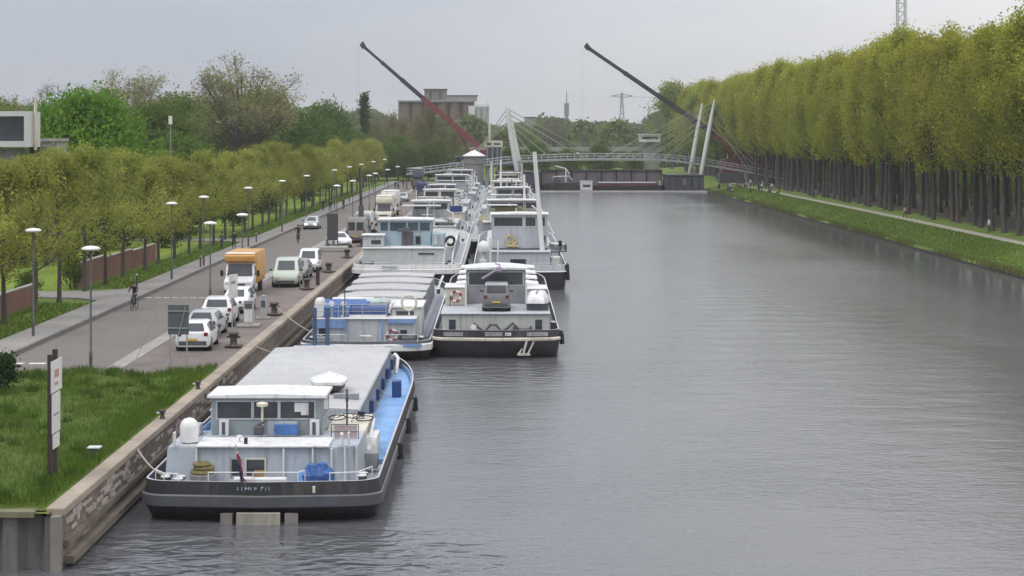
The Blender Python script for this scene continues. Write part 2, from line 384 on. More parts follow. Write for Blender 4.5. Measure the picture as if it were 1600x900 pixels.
def thing(name, label, cat, loc=(0,0,0), rotz=0, group=None):
    o = bpy.data.objects.new(name, None); COL.objects.link(o)
    o.empty_display_size = 0.3
    o.location = loc; o.rotation_euler = (0, 0, rotz); o['label'] = label; o['category'] = cat
    if group: o['group'] = group
    return o
def tag(o, label, cat, group=None):
    o['label'] = label; o['category'] = cat
    if group: o['group'] = group
    return o
def struct(o, label=None):
    o['kind'] = 'structure'
    if label: o['label'] = label
    return o
def dup(root, loc, rotz=0.0, label=None, group=None, scale=None):
    def cp(o, par):
        c = o.copy(); COL.objects.link(c)
        if par: c.parent = par
        for ch in list(o.children): cp(ch, c)
        return c
    r = cp(root, None); r.location = loc; r.rotation_euler = (0, 0, rotz)
    if label: r['label'] = label
    if group: r['group'] = group
    if scale: r.scale = scale if isinstance(scale, tuple) else (scale,)*3
    return r
def uv_box(o, flat=False):
    """box-projected UVs in metres"""
    me = o.data; uv = me.uv_layers.new(name='uv')
    for p in me.polygons:
        nx, ny, nz = (abs(c) for c in p.normal)
        for li in p.loop_indices:
            c = me.vertices[me.loops[li].vertex_index].co
            uv.data[li].uv = (c.x, c.y) if nz > max(nx, ny) else ((c.y, c.z) if nx > ny else (c.x, c.z))
    return o

# ------------------------------------------------------------------ ground, water, roads
Q = 1.75                    # quay level above the water
QX = -12.9                  # quay face
RX = 46.5                   # right water edge
rng = random.Random(4)

wb = MB(); wb.quad((-400, -120, 0), (400, -120, 0), (400, 470, 0), (-400, 470, 0))
water = struct(wb.build('water', water_mat()))

g_verge = grass_mat("verge_grass", (0.085, 0.140, 0.024), (0.130, 0.200, 0.035), (0.15, 0.18, 0.055))
g_lawn  = grass_mat("lawn_grass", (0.050, 0.085, 0.012), (0.112, 0.160, 0.026), (0.055, 0.082, 0.016), 0.25)
g_bank  = grass_mat("bank_grass", (0.100, 0.160, 0.022), (0.140, 0.200, 0.036), (0.18, 0.22, 0.08), 0.18)

gb = MB()
# left land, right land, land beyond the bridge: one sheet with the canal left out
gb.quad((-4000, 52.3, Q-.03), (-400, 52.3, Q-.03), (-400, 5000, Q-.03), (-4000, 5000, Q-.03))
gb.quad((-400, 52.3, Q-.03), (QX-.35, 52.3, Q-.03), (QX-.35, 440, Q-.03), (-400, 440, Q-.03))
gb.quad((-400, 440, Q-.03), (QX-.35, 440, Q-.03), (QX-.35, 5000, Q-.03), (-400, 5000, Q-.03))
gb.quad((QX-.35, 440, Q-.03), (RX, 440, Q-.03), (RX, 5000, Q-.03), (QX-.35, 5000, Q-.03))
ys = list(range(-120, 441, 8)) + [700, 5000]
prof = [(RX-1.2, -0.9), (RX-.1, -.05), (RX+.25, .35), (RX+3.0, .85), (RX+6.0, 1.42), (RX+7.2, 1.5), (RX+9.4, 1.5), (RX+12, 1.72), (60.5, 1.7), (400, 1.7), (4000, 1.7)]
rr = random.Random(8); rows = []
for y in ys:
    rows.append([(x + (rr.uniform(-.22, .22) if i in (1, 2) else 0), y, z + (rr.uniform(-.08, .08) if i == 3 else 0)) for i, (x, z) in enumerate(prof)])
gb.loft(rows, 0, cap=False, closed=False)
ground = struct(gb.build('ground', [g_bank]))

rb = MB()
rb.quad((-24.6, 83, Q), (-18.75, 83, Q), (-18.75, 430, Q), (-24.6, 430, Q))
rb.quad((-140, 74, Q), (-24.6, 74, Q), (-24.6, 87.6, Q), (-140, 87.6, Q))
rb.quad((-24.6, 74, Q), (-22.5, 76, Q), (-19.5, 83, Q), (-24.6, 83, Q))
road = struct(rb.build('road', asphalt))
mb = MB()
for x0, x1, y0, y1 in [(-23.9,-23.1,86.3,86.75), (-22.85,-22.05,86.3,86.75)]: mb.box(x0, x1, y0, y1, Q+.004, Q+.007)
for i in range(9): mb.box(-24.2+i*.6, -23.78+i*.6, 121.5, 121.75, Q+.004, Q+.007)
struct(mb.build('road_marking', roadmark))
pv = brick_mat("pavement_slabs", (0.25,0.235,0.22), (0.215,0.20,0.19), (0.13,0.12,0.11), 1.0, bw=0.6, rh=0.3, ms=0.012, var=0.16)
pb = MB()
pb.box(-26.75, -24.72, 87.6, 118.5, Q-.2, Q+.12); pb.box(-26.75, -24.72, 118.5, 128, Q-.2, Q+.119); pb.box(-26.75, -24.72, 128, 430, Q-.2, Q+.12)
pb.zprism([(-60, 121.2), (-31.5, 121.2), (-28.6, 120.6), (-26.75, 118.6), (-26.75, 128), (-28.4, 126.2), (-31.5, 125.4), (-60, 125.4)], Q-.2, Q+.1)
pb.zprism([(-44, 186.5), (-29, 186), (-26.75, 184), (-26.75, 192), (-29, 190.3), (-44, 190)], Q-.2, Q+.1)
pave = struct(uv_box(pb.build('pavement', pv)))
gu = MB(); gu.quad((-24.58, 87.6, Q+.004), (-24.22, 87.6, Q+.004), (-24.22, 430, Q+.004), (-24.58, 430, Q+.004)); struct(gu.build('gutter', M('dark_gutter', (.055,.05,.046), .85, var=.35, scale=.5)))
kb = MB(); y = 87.6
while y < 430: kb.box(-24.72, -24.58, y, y+1.96, Q-.2, Q+.11); y += 2.0
struct(kb.build('kerb', M("kerb_stone", (0.16, 0.15, 0.14), 0.85, var=0.25, scale=0.8)))
sb = MB(); y = 83.2
while y < 425: sb.box(-18.75, -17.95, y, y+2.96, Q-.1, Q+.03); y += 3.0
struct(sb.build('kerb_strip', M("pale_strip", (0.27, 0.255, 0.235), 0.85, var=0.2, scale=0.6)))
ap = brick_mat("quay_paving", (0.165,0.135,0.118), (0.135,0.110,0.098), (0.085,0.075,0.07), 1.0, bw=0.22, rh=0.11, ms=0.006, var=0.25)
ab = MB(); ab.quad((-17.95, 80, Q+.002), (QX-.50, 80, Q+.002), (QX-.50, 430, Q+.002), (-17.95, 430, Q+.002))
apron = struct(uv_box(ab.build('quay_apron', ap)))

# raised foreground lawn with real blades
lb_ = MB(); nx, ny = 26, 34
def lawn_far(x): return 82.6 + 0.9*math.sin(x*.9) + (1.6 if x > -15.5 else 0) + .4*math.sin(x*3.1)
lrows = []
for j in range(ny+1):
    row = []
    for i in range(nx+1):
        x = -44 + (QX-.50+44)*i/nx; yf = lawn_far(x) if x > -24 else 74
        y = 52.5 + (yf-52.5)*j/ny
        e = min(1, min(j, ny-j)/3, (nx-i)/1.5 + .15)
        row.append((x, y, Q + .02 + .16*e + .05*math.sin(x*1.3+y*.7)*e))
    lrows.append(row)
lb_.loft(lrows, 0, cap=False, closed=False)
lawn = struct(lb_.build('lawn', g_lawn, smooth=True))
def blades(name, n, sample, hmin, hmax, mat, seed, wid=.02):
    r = np.random.default_rng(seed); P = sample(r, n); n = len(P)
    h = r.uniform(hmin, hmax, n); a = r.uniform(0, 2*np.pi, n); lean = r.uniform(-.5, .5, (n, 2))*h[:, None]
    w = wid*r.uniform(.6, 1.5, n)
    dx = np.cos(a)*w; dy = np.sin(a)*w
    V = np.empty((n, 3, 3))
    V[:, 0] = P - np.stack([dx, dy, np.zeros(n)], 1); V[:, 1] = P + np.stack([dx, dy, np.zeros(n)], 1)
    V[:, 2] = P + np.stack([lean[:, 0], lean[:, 1], h], 1)
    me = bpy.data.meshes.new(name); me.vertices.add(3*n); me.loops.add(3*n); me.polygons.add(n)
    me.vertices.foreach_set('co', V.reshape(-1)); me.loops.foreach_set('vertex_index', np.arange(3*n, dtype=np.int32))
    me.polygons.foreach_set('loop_start', np.arange(0, 3*n, 3, dtype=np.int32))
    at = me.attributes.new('tint', 'FLOAT', 'FACE'); at.data.foreach_set('value', r.uniform(0, 1, n).astype(np.float32))
    me.update(); me.materials.append(mat)
    o = bpy.data.objects.new(name, me); COL.objects.link(o); o['kind'] = 'stuff'
    return o
bl_m = leaf_mat("grass_blade", (0.076, 0.122, 0.016), (0.145, 0.200, 0.036), 0.4, 0.0)
def s_lawn(r, n):
    x = r.uniform(-26, QX-.55, n); y = r.uniform(52.7, 85.5, n)
    far = np.array([lawn_far(a) for a in x]); k = y < far + .15
    # tufty: keep more where a coarse wave is high
    t = np.sin(x*1.9 + 3*np.sin(y*.8)) * np.sin(y*1.6 + 2*np.sin(x*.6)); k &= r.uniform(-1.2, 1, n) < t + .35
    x, y = x[k], y[k]
    return np.stack([x, y, np.full(len(x), Q + .1)], 1)
blades('grass', 90000, s_lawn, .10, .30, bl_m, 1, .018)
def s_sparse(r, n):
    x = r.uniform(-26, QX-.6, n); y = r.uniform(52.9, 85, n); far = np.array([lawn_far(a) for a in x]); t = np.sin(x*.8+2*np.sin(y*.35))*np.sin(y*.7+1.5*np.sin(x*.5)); k = (y < far) & (t > .35)
    return np.stack([x[k], y[k], np.full(k.sum(), Q+.1)], 1)
blades('dry_grass', 13000, s_sparse, .12, .30, leaf_mat("dry_blade", (0.16, 0.15, 0.05), (0.26, 0.23, 0.10), .3, 0), 7, .016)
def s_tuft(r, n):
    c = np.stack([r.uniform(-25, QX-.7, 130), r.uniform(53, 84, 130)], 1); i = r.integers(0, 130, n); x, y = c[i, 0]+r.normal(0, .16, n), c[i, 1]+r.normal(0, .16, n)
    far = np.array([lawn_far(a) for a in x]); k = (y < far) & (x < QX-.55); return np.stack([x[k], y[k], np.full(k.sum(), Q+.1)], 1)
blades('weeds', 8000, s_tuft, .2, .42, leaf_mat("weed_blade", (0.045, 0.085, 0.014), (0.09, 0.14, 0.03), .35, 0), 8, .02)
def s_verge(r, n):
    x = r.uniform(-30, -26.8, n); y = 92 + 260*r.uniform(0, 1, n)**1.6
    k = ~((y > 117.5) & (y < 128.5)); return np.stack([x[k], y[k], np.full(k.sum(), Q - .03)], 1)
blades('verge_grass', 26000, s_verge, .08, .22, bl_m, 2, .03)
def s_bank(r, n):
    x = RX + .3 + 6.3*r.uniform(0, 1, n); y = 150 + 250*r.uniform(0, 1, n)**1.5
    z = np.interp(x, [p[0] for p in prof], [p[1] for p in prof]); return np.stack([x, y, z - .03], 1)
bl_b = leaf_mat("bank_blade", (0.110, 0.175, 0.026), (0.18, 0.24, 0.055), 0.45, 0.0)
blades('bank_grass', 42000, s_bank, .12, .34, bl_b, 3, .045)
def s_edge(r, n):
    y = 140 + 265*r.uniform(0, 1, n)**1.3; k = r.uniform(-1, 1, n) < np.sin(y*.31)*.7+np.sin(y*.083+1)*.6; y = y[k]; return np.stack([RX + r.uniform(-.25, .7, len(y)), y, np.full(len(y), .12)], 1)
blades('bank_reeds', 15000, s_edge, .3, .85, leaf_mat("reed_blade", (0.085, 0.11, 0.03), (0.20, 0.20, 0.075), .4, 0), 9, .05)
# verge strip between pavement and gardens
vb = MB(); vb.quad((-31, 60, Q-.02), (-26.75, 60, Q-.02), (-26.75, 430, Q-.02), (-31, 430, Q-.02)); struct(vb.build('verge', g_verge))
gl = MB(); gl.quad((-75, 95, Q-.01), (-31, 95, Q-.01), (-31, 420, Q-.01), (-75, 420, Q-.01))
struct(gl.build('garden_lawn', grass_mat("garden_grass", (0.16, 0.24, 0.03), (0.22, 0.29, 0.05), (0.09, 0.13, 0.03), 0.12)))
eb = MB(); y = -120
while y < 410: eb.box(RX-.22, RX-.05+.03*math.sin(y), y, y+2.97, -.6, .20+.04*math.sin(y*2.3)); y += 3
struct(eb.build('bank_edging', timber))
# towpath on the right bank
tp = MB(); trow = []
for y in range(-100, 441, 6):
    c = 54.3 + .25*math.sin(y*.031) ; trow.append([(c-.85, y, 1.53), (c+.85, y, 1.53)])
tp.loft(trow, 0, cap=False, closed=False)
struct(tp.build('path', M("gravel_path", (0.36, 0.325, 0.26), 0.9, var=0.2, scale=0.8, dirt=(0.16, 0.17, 0.09), dirt_amt=0.5)))
fl = MB(); fl.quad((59.0, -100, 1.725), (110, -100, 1.725), (110, 600, 1.725), (59.0, 600, 1.725))
struct(fl.build('woodland_floor', M("leaf_litter", (0.085, 0.072, 0.045), 0.95, var=0.4, scale=0.5, dirt=(0.06, 0.085, 0.025), dirt_amt=0.7)))

# ------------------------------------------------------------------ quay walls
qw = thing('quay_wall', 'long stained concrete quay wall beside the row of barges', 'quay wall', (QX, 52.6, 0))
wallm = M("quay_wall_stone", (0.17, 0.14, 0.118), 0.9, var=0.45, scale=1.1, streak=1.8, bump=0.6, bscale=3, dirt=(0.045, 0.035, 0.03), dirt_amt=0.75, detail=8)
b = MB(); b.box(-.5, -.06, 0, 387, -1.5, Q-.13)
b.build('wall_face', wallm, qw)
b = MB(); y = 0
while y < 387: b.box(-.52, .04, y+.0, min(y+5.97, 387), Q-.18, Q+.06, c=.03); y += 6
b.build('coping', coping_m, qw)
b = MB()
b.box(-.06, .26, .3, 387, .12, .34); b.box(-.06, .10, .3, 387, .62, .80)
b.build('waler', M("wet_timber_waler", (0.15, 0.125, 0.10), 0.8, var=0.35, scale=0.8, dirt=(0.05,0.04,0.035)), qw)
b = MB(); rq = random.Random(3)
# broken facing stones and render patches on the nearest stretch of the face
for i in range(110):
    y = rq.uniform(.5, 34); z = rq.uniform(.42, 1.45); w_ = rq.uniform(.25, 1.1); h_ = rq.uniform(.08, .26); d = rq.uniform(.015, .07)
    b.box(-.07, -.06+d, y, y+w_, z, min(z+h_, Q-.2), c=.01)
b.build('facing_stone', M("facing_render", (0.36, 0.32, 0.29), 0.9, var=0.35, scale=1.6, bump=0.3, bscale=6, dirt=(0.12, 0.09, 0.08), dirt_amt=0.6), qw)
sp = thing('sheet_pile_wall', 'grey steel sheet pile wall below the lawn corner', 'quay wall', (QX-.06, 52.5, 0))
pts = []; x = 0.0
while x > -60:
    pts += [(x, -.05), (x-.42, -.05), (x-.62, .3), (x-1.04, .3)]; x -= 1.24
b = MB(); b.loft([[(px, py, -1.5) for px, py in pts], [(px, py, Q-.16) for px, py in pts]], 0, cap=False, closed=False)
b.build('sheet_pile', M("sheet_pile_steel", (0.135, 0.13, 0.122), 0.75, var=0.35, scale=0.9, streak=0.25, dirt=(0.07, 0.06, 0.05), dirt_amt=0.7), sp)
b = MB(); b.box(-60, -.7, -.22, .42, Q-.16, Q+.03, c=.02); b.build('capping_beam', M("mossy_cap", (0.16, 0.15, 0.085), 0.9, var=0.3, scale=1.5), sp)
b = MB(); b.box(-.26, .04, -.16, .14, -1.5, Q-.13, c=.02); b.build('corner_post', M("corner_post_steel", (0.21, 0.19, 0.165), 0.8, var=0.3, scale=1.2, streak=.3), sp)

# ------------------------------------------------------------------ trees
def leaf_object(name, C_, size, tint, mat, seed, parent=None, flat=0.0):
    """many small rhombic leaf sprays at points C_"""
    r = np.random.default_rng(seed); n = len(C_)
    a = r.normal(size=(n, 3)); a /= np.linalg.norm(a, axis=1)[:, None]
    b_ = r.normal(size=(n, 3)); b_ = np.cross(a, b_); b_ /= np.linalg.norm(b_, axis=1)[:, None]
    s = (size * r.uniform(.6, 1.35, n))[:, None]
    V = np.empty((n, 4, 3))
    V[:, 0] = C_ - a*s; V[:, 1] = C_ - b_*s*.55; V[:, 2] = C_ + a*s; V[:, 3] = C_ + b_*s*.55
    me = bpy.data.meshes.new(name); me.vertices.add(4*n); me.loops.add(4*n); me.polygons.add(n)
    me.vertices.foreach_set('co', V.reshape(-1)); me.loops.foreach_set('vertex_index', np.arange(4*n, dtype=np.int32))
    me.polygons.foreach_set('loop_start', np.arange(0, 4*n, 4, dtype=np.int32))
    at = me.attributes.new('tint', 'FLOAT', 'FACE'); at.data.foreach_set('value', np.clip(tint, 0, 1).astype(np.float32))
    me.update(); me.materials.append(mat)
    o = bpy.data.objects.new(name, me); COL.objects.link(o)
    if parent: o.parent = parent
    return o

def make_tree(name, label, cat, lm, bm_, seed, H, base, Rad, shape, limbs, clumps, per, lsize, cr, trunk_r=.2, group=None, up=.6, fork=None, inner=.25, trunk_top=.85, twig=2, limb_r=.35, leafy_limbs=True):
    r = random.Random(seed); nr = np.random.default_rng(seed)
    t = thing(name, label, cat, (0,0,0), 0, group)
    lob = [(r.uniform(0, 6.28), r.uniform(.06, .2)*(.35 if fork else 1), k) for k in (2, 3, 5)]
    def rad(h, ang):
        tt = (h-base)/(H-base)
        return Rad*max(0, shape(tt))*(1 + sum(am*math.sin(k*ang+ph+h*.7) for ph, am, k in lob))
    b = MB(); tips = []; tt_ = []
    lean = (r.uniform(-.03, .03), r.uniform(-.03, .03))
    def axis(h): return Vector((lean[0]*h + .12*math.sin(h*.5+seed), lean[1]*h + .1*math.sin(h*.4+seed*2), h))
    if not fork:
        hs = [0, .35, base*.6, base, base+(H-base)*.35, base+(H-base)*.65, H*trunk_top]
        rs = [trunk_r*1.45, trunk_r*1.05, trunk_r*.9, trunk_r*.78, trunk_r*.55, trunk_r*.3, trunk_r*.07]
        b.tube([axis(h) for h in hs], rs, 7)
        starts = [(axis(h), trunk_r*(.95-.8*h/H)) for h in [base*.85 + (H*.93-base*.85)*(i/limbs)**.9 for i in range(limbs)]]
    else:
        b.tube([axis(h) for h in (0, .4, fork*.6, fork)], [trunk_r*1.5, trunk_r*1.1, trunk_r, trunk_r*.95], 8)
        starts = [(axis(fork*r.uniform(.75, 1)), trunk_r*.6) for i in range(limbs)]
    for i, (p, pr) in enumerate(starts):
        ang = i*2.399 + r.uniform(-.4, .4)
        if fork:
            tt = r.uniform(.22, .98); hh = base+(H-base)*tt; R0 = rad(hh, ang)*r.uniform(.75, 1.0)
            e = Vector((math.cos(ang)*R0, math.sin(ang)*R0, hh))
        else:
            hh = min(H*.98, p.z + up*rad(min(H*.97, p.z + .15*(H-base)), ang)*r.uniform(.8, 1.2) + .3); R0 = rad(hh, ang)*r.uniform(.75, 1.0)
            e = Vector((p.x+math.cos(ang)*R0, p.y+math.sin(ang)*R0, hh))
        mid = p.lerp(e, .5) + Vector((math.cos(ang)*R0*.12, math.sin(ang)*R0*.12, -.06*(e-p).length if not fork else .02*(e-p).length))
        lr = max(.02, pr*limb_r/.6)
        if fork: mid = p.lerp(e, .5) + Vector((-math.cos(ang)*R0*.10, -math.sin(ang)*R0*.10, .06*(e-p).length))
        b.tube([p, mid, e], [lr, lr*.6, max(.012, lr*.15)], 5)
        tips += [(p, mid, e)]
        for k in range(twig):
            f = r.uniform(.62 if fork else .3, .98); q = p.lerp(mid, f*2) if f < .5 else mid.lerp(e, f*2-1)
            dv = Vector((r.gauss(0, 1), r.gauss(0, 1), abs(r.gauss(.7, .6)))).normalized()*min(1.7 if fork else 9, (e-p).length*r.uniform(.22, .45))
            q2 = q + dv
            b.tube([q, q.lerp(q2, .5)+Vector((0,0,.05*dv.length)), q2], [lr*.38, lr*.25, .01], 4)
            tips.append((q, q.lerp(q2, .5), q2))
            if fork:
                for kk in range(3):
                    q3 = q.lerp(q2, r.uniform(.3, 1)); dv2 = Vector((r.gauss(0, 1), r.gauss(0, 1), r.gauss(.6, .6))).normalized()*dv.length*.6
                    b.tube([q3, q3+dv2], [lr*.16, .01], 3); tips.append((q3, q3+dv2*.5, q3+dv2))
    tr = b.build('trunk', bm_, t, smooth=True)
    cs = []
    if leafy_limbs:
        for p, m_, e in tips:
            tl_ = r.uniform(0, 1)
            for k in range(4 if fork else 8):
                f = r.uniform(.7 if fork else .3, 1.05); q = p.lerp(m_, f*2) if f < .5 else m_.lerp(e, f*2-1)
                if q.z > base*.9: cs.append(q); tt_.append(min(1, max(0, tl_+r.uniform(-.25, .25))))
    while len(cs) < clumps:
        tt = nr.uniform(0, 1)**.9; h = base+(H-base)*tt; ang = nr.uniform(0, 6.283)
        R0 = rad(h, ang)*math.sqrt(nr.uniform(inner, 1)); cs.append(Vector((lean[0]*h+R0*math.cos(ang), lean[1]*h+R0*math.sin(ang), h))); tt_.append(nr.uniform(0, 1))
    pm_ = nr.permutation(len(cs))[:clumps]; cs = np.array([tuple(c) for c in cs])[pm_]; ct = np.array(tt_)[pm_]
    pts = np.repeat(cs, per, 0); tint = np.repeat(ct, per)*.75 + nr.uniform(0, .25, len(cs)*per)
    off = nr.normal(size=(len(pts), 3)); off[:, 2] *= .8 if not up > 1 else 1.5
    pts = pts + off*cr*.5
    keep = pts[:, 2] > base*(.84 if up > 1 else .72)
    leaf_object('crown', pts[keep], lsize, tint[keep], lm, seed, t)
    return t

def sh_round(t): return math.sqrt(max(0, 1-(2*min(1, max(0, t))**.85-1)**2)) if 0 <= t <= 1 else 0
def sh_oval(t):  return (math.sin(math.pi*min(1, max(0, t))**.75))**.6 if 0 <= t <= 1 else .1
def sh_poplar(t):
    if t < 0: return .55
    if t > 1: return 0.05
    return min(1, .62+1.5*t) * (1 if t < .55 else max(0.06, 1-((t-.55)/.47)**1.7))
def sh_bush(t):  return math.sqrt(max(0, 1-max(0, t)**2)) if t <= 1 else 0

def sh_dome(t): return (math.sqrt(max(0, 1-((t-.38)/.62)**2)) if t > .38 else .80+.2*max(0, t)/.38) if t <= 1 else 0
def sh_street(t): return (math.sin(math.pi*min(1, max(0, t))**.95))**.7 if 0 <= t <= 1 else .1
lm_olive = leaf_mat("olive_young_leaves", (0.200, 0.210, 0.045), (0.390, 0.395, 0.095), .5, .16)
lm_pop   = leaf_mat("poplar_leaves", (0.235, 0.245, 0.033), (0.470, 0.450, 0.066), .5, .14)
lm_green = leaf_mat("fresh_green_leaves", (0.095, 0.190, 0.022), (0.185, 0.300, 0.035), .45, .1)
lm_mid   = leaf_mat("mid_green_leaves", (0.090, 0.140, 0.032), (0.160, 0.215, 0.050), .45, .18)
lm_dark  = leaf_mat("dark_green_leaves", (0.035, 0.065, 0.024), (0.070, 0.115, 0.036), .35, .15)
lm_brown = leaf_mat("budding_leaves", (0.230, 0.215, 0.105), (0.340, 0.320, 0.150), .45, .15)

# street trees along the verge
st_group = 'young street trees along the quay road'
st = [make_tree('street_tree', 'olive leafed street tree in the row on the verge', 'tree', lm_olive, bark, 10+i, 8.8+.3*i, 3.1, 3.6, sh_street, 20, 430, 19, .102, .74, .15, st_group, up=.75, trunk_top=.92, twig=2) for i in range(4)]
ys_tree = [97.5, 104.5, 111.3, 118.2, 125.5, 132.2, 139.4, 146.3, 153.2]
y = 160.0
while y < 415: ys_tree.append(y); y += 7.05
tr_ = random.Random(5)
def street_label(i, y):
    if i == 0: return 'olive street tree nearest the camera, in front of the brick garden wall'
    if y in (125.5, 132.2): return 'olive street tree beside the pale driveway through the verge'
    return None
for i, y in enumerate(ys_tree):
    loc = (-29.2+tr_.uniform(-.25, .25), y, Q-.05); rz = tr_.uniform(0, 6.28); sc = tr_.uniform(.88, 1.06)
    k = tr_.randrange(4)
    if i < 4:
        o = st[i]; o.location = loc; o.rotation_euler = (0, 0, rz)
    else:
        o = dup(st[k], loc, rz, None, st_group, sc)
    if y in (125.5, 132.2): o['label'] = ('slim olive street tree on the near side of the pale driveway' if y == 125.5 else 'slim olive street tree on the far side of the pale driveway')
    if i == 0: o['label'] = 'olive street tree at the left picture edge in front of the brick wall'
# second loose row behind the garden walls
g2 = 'olive trees in the gardens behind the brick walls'
for i in range(11):
    y = 108 + i*9.0 + tr_.uniform(-2, 2)
    if 118 < y < 128: continue
    dup(st[tr_.randrange(4)], (-40.5+tr_.uniform(-2.5, 2.5), y, Q-.05), tr_.uniform(0, 6.28), 'olive young tree in a garden behind the street tree row', g2, tr_.uniform(.88, 1.06))

# poplar wood on the right bank
pg = 'tall poplars standing in rows on the right bank'
pop = [make_tree('poplar_tree', 'tall poplar in the front row beside the towpath', 'tree', lm_pop, bark, 30+i, 22.9+.6*i, 8.1, 3.9, sh_poplar, 38, 900, 19, .185, 1.25, .30, pg, up=1.35, trunk_top=.985, twig=2, inner=.35, limb_r=.3) for i in range(5)]
used = [False]*5; pr_ = random.Random(11)
def poplar(x, y, label, sc=1.0, grp=pg):
    k = pr_.randrange(5); loc = (x+pr_.uniform(-.5, .5), y+pr_.uniform(-.9, .9), 1.65)
    if not used[k]:
        used[k] = True; o = pop[k]; o.location = loc; o.rotation_euler = (0, 0, pr_.uniform(0, 6.28)); o['label'] = label; o['group'] = grp; return o
    s = sc*pr_.uniform(.90, 1.07); w_ = sc*pr_.uniform(.84, 1.06)
    return dup(pop[k], loc, pr_.uniform(0, 6.28), label, grp, (w_, w_, s))
y = 183.0; n_ = 0
while y < 565:
    poplar(57.6, y, 'tall poplar in the front row beside the towpath')
    if n_ % 1 == 0: poplar(62.9, y+2.7, 'tall poplar in the second row behind the towpath trees', 1.0, 'poplars in the second row of the right bank wood')
    poplar(68.4, y, 'tall poplar in the third row of the wood', 1.0, 'third row of poplars')
    if n_ % 2 == 0: poplar(74.5, y+2.5, 'tall poplar at the back of the right bank wood', 1.03, 'back rows of poplars')
    y += 5.4; n_ += 1
ur = np.random.default_rng(14); n_u = 26000
P_ = np.stack([ur.uniform(79, 96, n_u), ur.uniform(175, 600, n_u), 1.6+7.5*ur.uniform(0, 1, n_u)**1.3], 1)
o = leaf_object('undergrowth', P_, .55, ur.uniform(0, 1, n_u), lm_mid, 15); o['kind'] = 'stuff'; o['label'] = 'shrubby undergrowth behind the poplar trunks'
# rounder lighter trees at the far end of the poplar wood
rt = make_tree('broadleaf_tree', 'rounded pale green tree at the far end of the poplar wood', 'tree', leaf_mat("pale_leaves", (0.17, 0.21, 0.05), (0.28, 0.31, 0.08), .5, .12), bark, 51, 25, 5, 6.6, sh_oval, 22, 620, 14, .34, 2.2, .4, 'rounded trees beyond the poplars', up=.9)
rt.location = (60, 470, 1.7)
for x, y, s in [(56, 505, .95), (61, 540, 1.05), (54.5, 455, .78), (57, 600, 1.15), (64, 575, 1.1)]:
    dup(rt, (x, y, 1.7), x*1.7, None, None, s)

# garden and park trees behind the street trees
gt = make_tree('broadleaf_tree', 'bright fresh green broad tree behind the street trees', 'tree', lm_green, bark, 61, 14.5, 2.2, 8.2, sh_round, 20, 1300, 17, .25, 1.9, .35, None, up=.6)
gt.location = (-44.5, 190, Q)
gt2 = make_tree('broadleaf_tree', 'mid green round tree behind the street trees', 'tree', lm_mid, bark, 62, 13.0, 1.5, 6.2, sh_round, 16, 850, 16, .25, 1.8, .3, 'green trees behind the street row', up=.6)
gt2.location = (-56, 262, Q)
dk = make_tree('evergreen_shrub', 'dark green holly like tree in front of the bright green tree', 'tree', lm_dark, bark, 63, 8.6, .4, 3.0, sh_oval, 10, 420, 15, .2, 1.2, .2, None, up=.5)
dk.location = (-38.6, 174, Q)
dup(dk, (-44.6, 205, Q), 1, 'dark green tree right of the bright green tree', None, 1.15)
lab_mid = 'mid green round tree behind the street trees'
for x, y, s in [(-36.5, 205, .78), (-47, 240, 1.08), (-51.5, 300, 1.25), (-44, 285, 1.15), (-60, 330, 1.3), (-38, 262, .98), (-46, 345, 1.35), (-36, 330, 1.1), (-55, 400, 1.5), (-40, 395, 1.3), (-62, 215, 1.0), (-72, 250, 1.15)]:
    dup(gt2, (x, y, Q), x*1.3+y, lab_mid, 'green trees behind the street row', s)
hb = make_tree('half_bare_tree', 'huge spreading half bare tree with fine dark limbs above the green trees', 'tree', lm_brown, barkg, 70, 21.6, 9.0, 9.0, sh_dome, 64, 1500, 8, .15, .95, .6, None, fork=7, twig=6, limb_r=.24)
hb.location = (-36.6, 252, Q)
hb2 = make_tree('half_bare_tree', 'tall half bare brown tree behind the bright green tree', 'tree', lm_brown, barkg, 71, 19.8, 7.6, 7.8, sh_dome, 56, 1500, 8, .15, 1.0, .5, None, fork=6, twig=6, limb_r=.24)
hb2.location = (-52.5, 250, Q)
bt = make_tree('bare_tree', 'grey leafless tree right of the white house', 'tree', lm_brown, barkg, 72, 19.5, 5.0, 6.4, sh_round, 52, 200, 4, .12, 1.0, .45, None, fork=5, twig=9, limb_r=.22)
bt.location = (-62, 255, Q)
dup(hb2, (-72.5, 262, Q), 2.1, 'brown budding tree rising behind the white house', None, .84)
dup(hb2, (-45.5, 300, Q), 4.0, 'brown budding tree between the two half bare crowns', None, .8)
# brownish trees in front of the silo block and far left bank
bw = make_tree('budding_tree', 'slender brownish green tree in front of the silo building', 'tree', leaf_mat("brown_green_leaves", (0.150, 0.140, 0.065), (0.220, 0.200, 0.095), .45, .15), bark, 75, 19, 2.5, 4.4, sh_oval, 26, 330, 10, .22, 1.5, .3, 'brownish trees in front of the silo building', up=1.2)
bw.location = (-19, 475, Q)
for x, y, s in [(-26, 470, .8), (-33, 470, .78), (-13, 478, .66), (-41, 465, .75), (-22.5, 482, .85), (-29.5, 485, .88), (-16, 490, .7), (-48, 470, .75), (-37, 490, .82), (-24, 455, .62), (-31, 448, .6)]:
    dup(bw, (x, y, Q), x+y, None, None, s)
cy = make_tree('conifer', 'narrow dark conifer rising above the far left trees', 'tree', lm_dark, bark, 78, 24, 2, 2.6, lambda t: max(.05, 1-t) if 0 <= t <= 1 else .6, 20, 380, 12, .3, 1.2, .25, None, up=.2)
cy.location = (-36.5, 480, Q)
dup(bt, (-32, 520, Q), .5, 'grey leafless tree left of the silo building', None, .95)
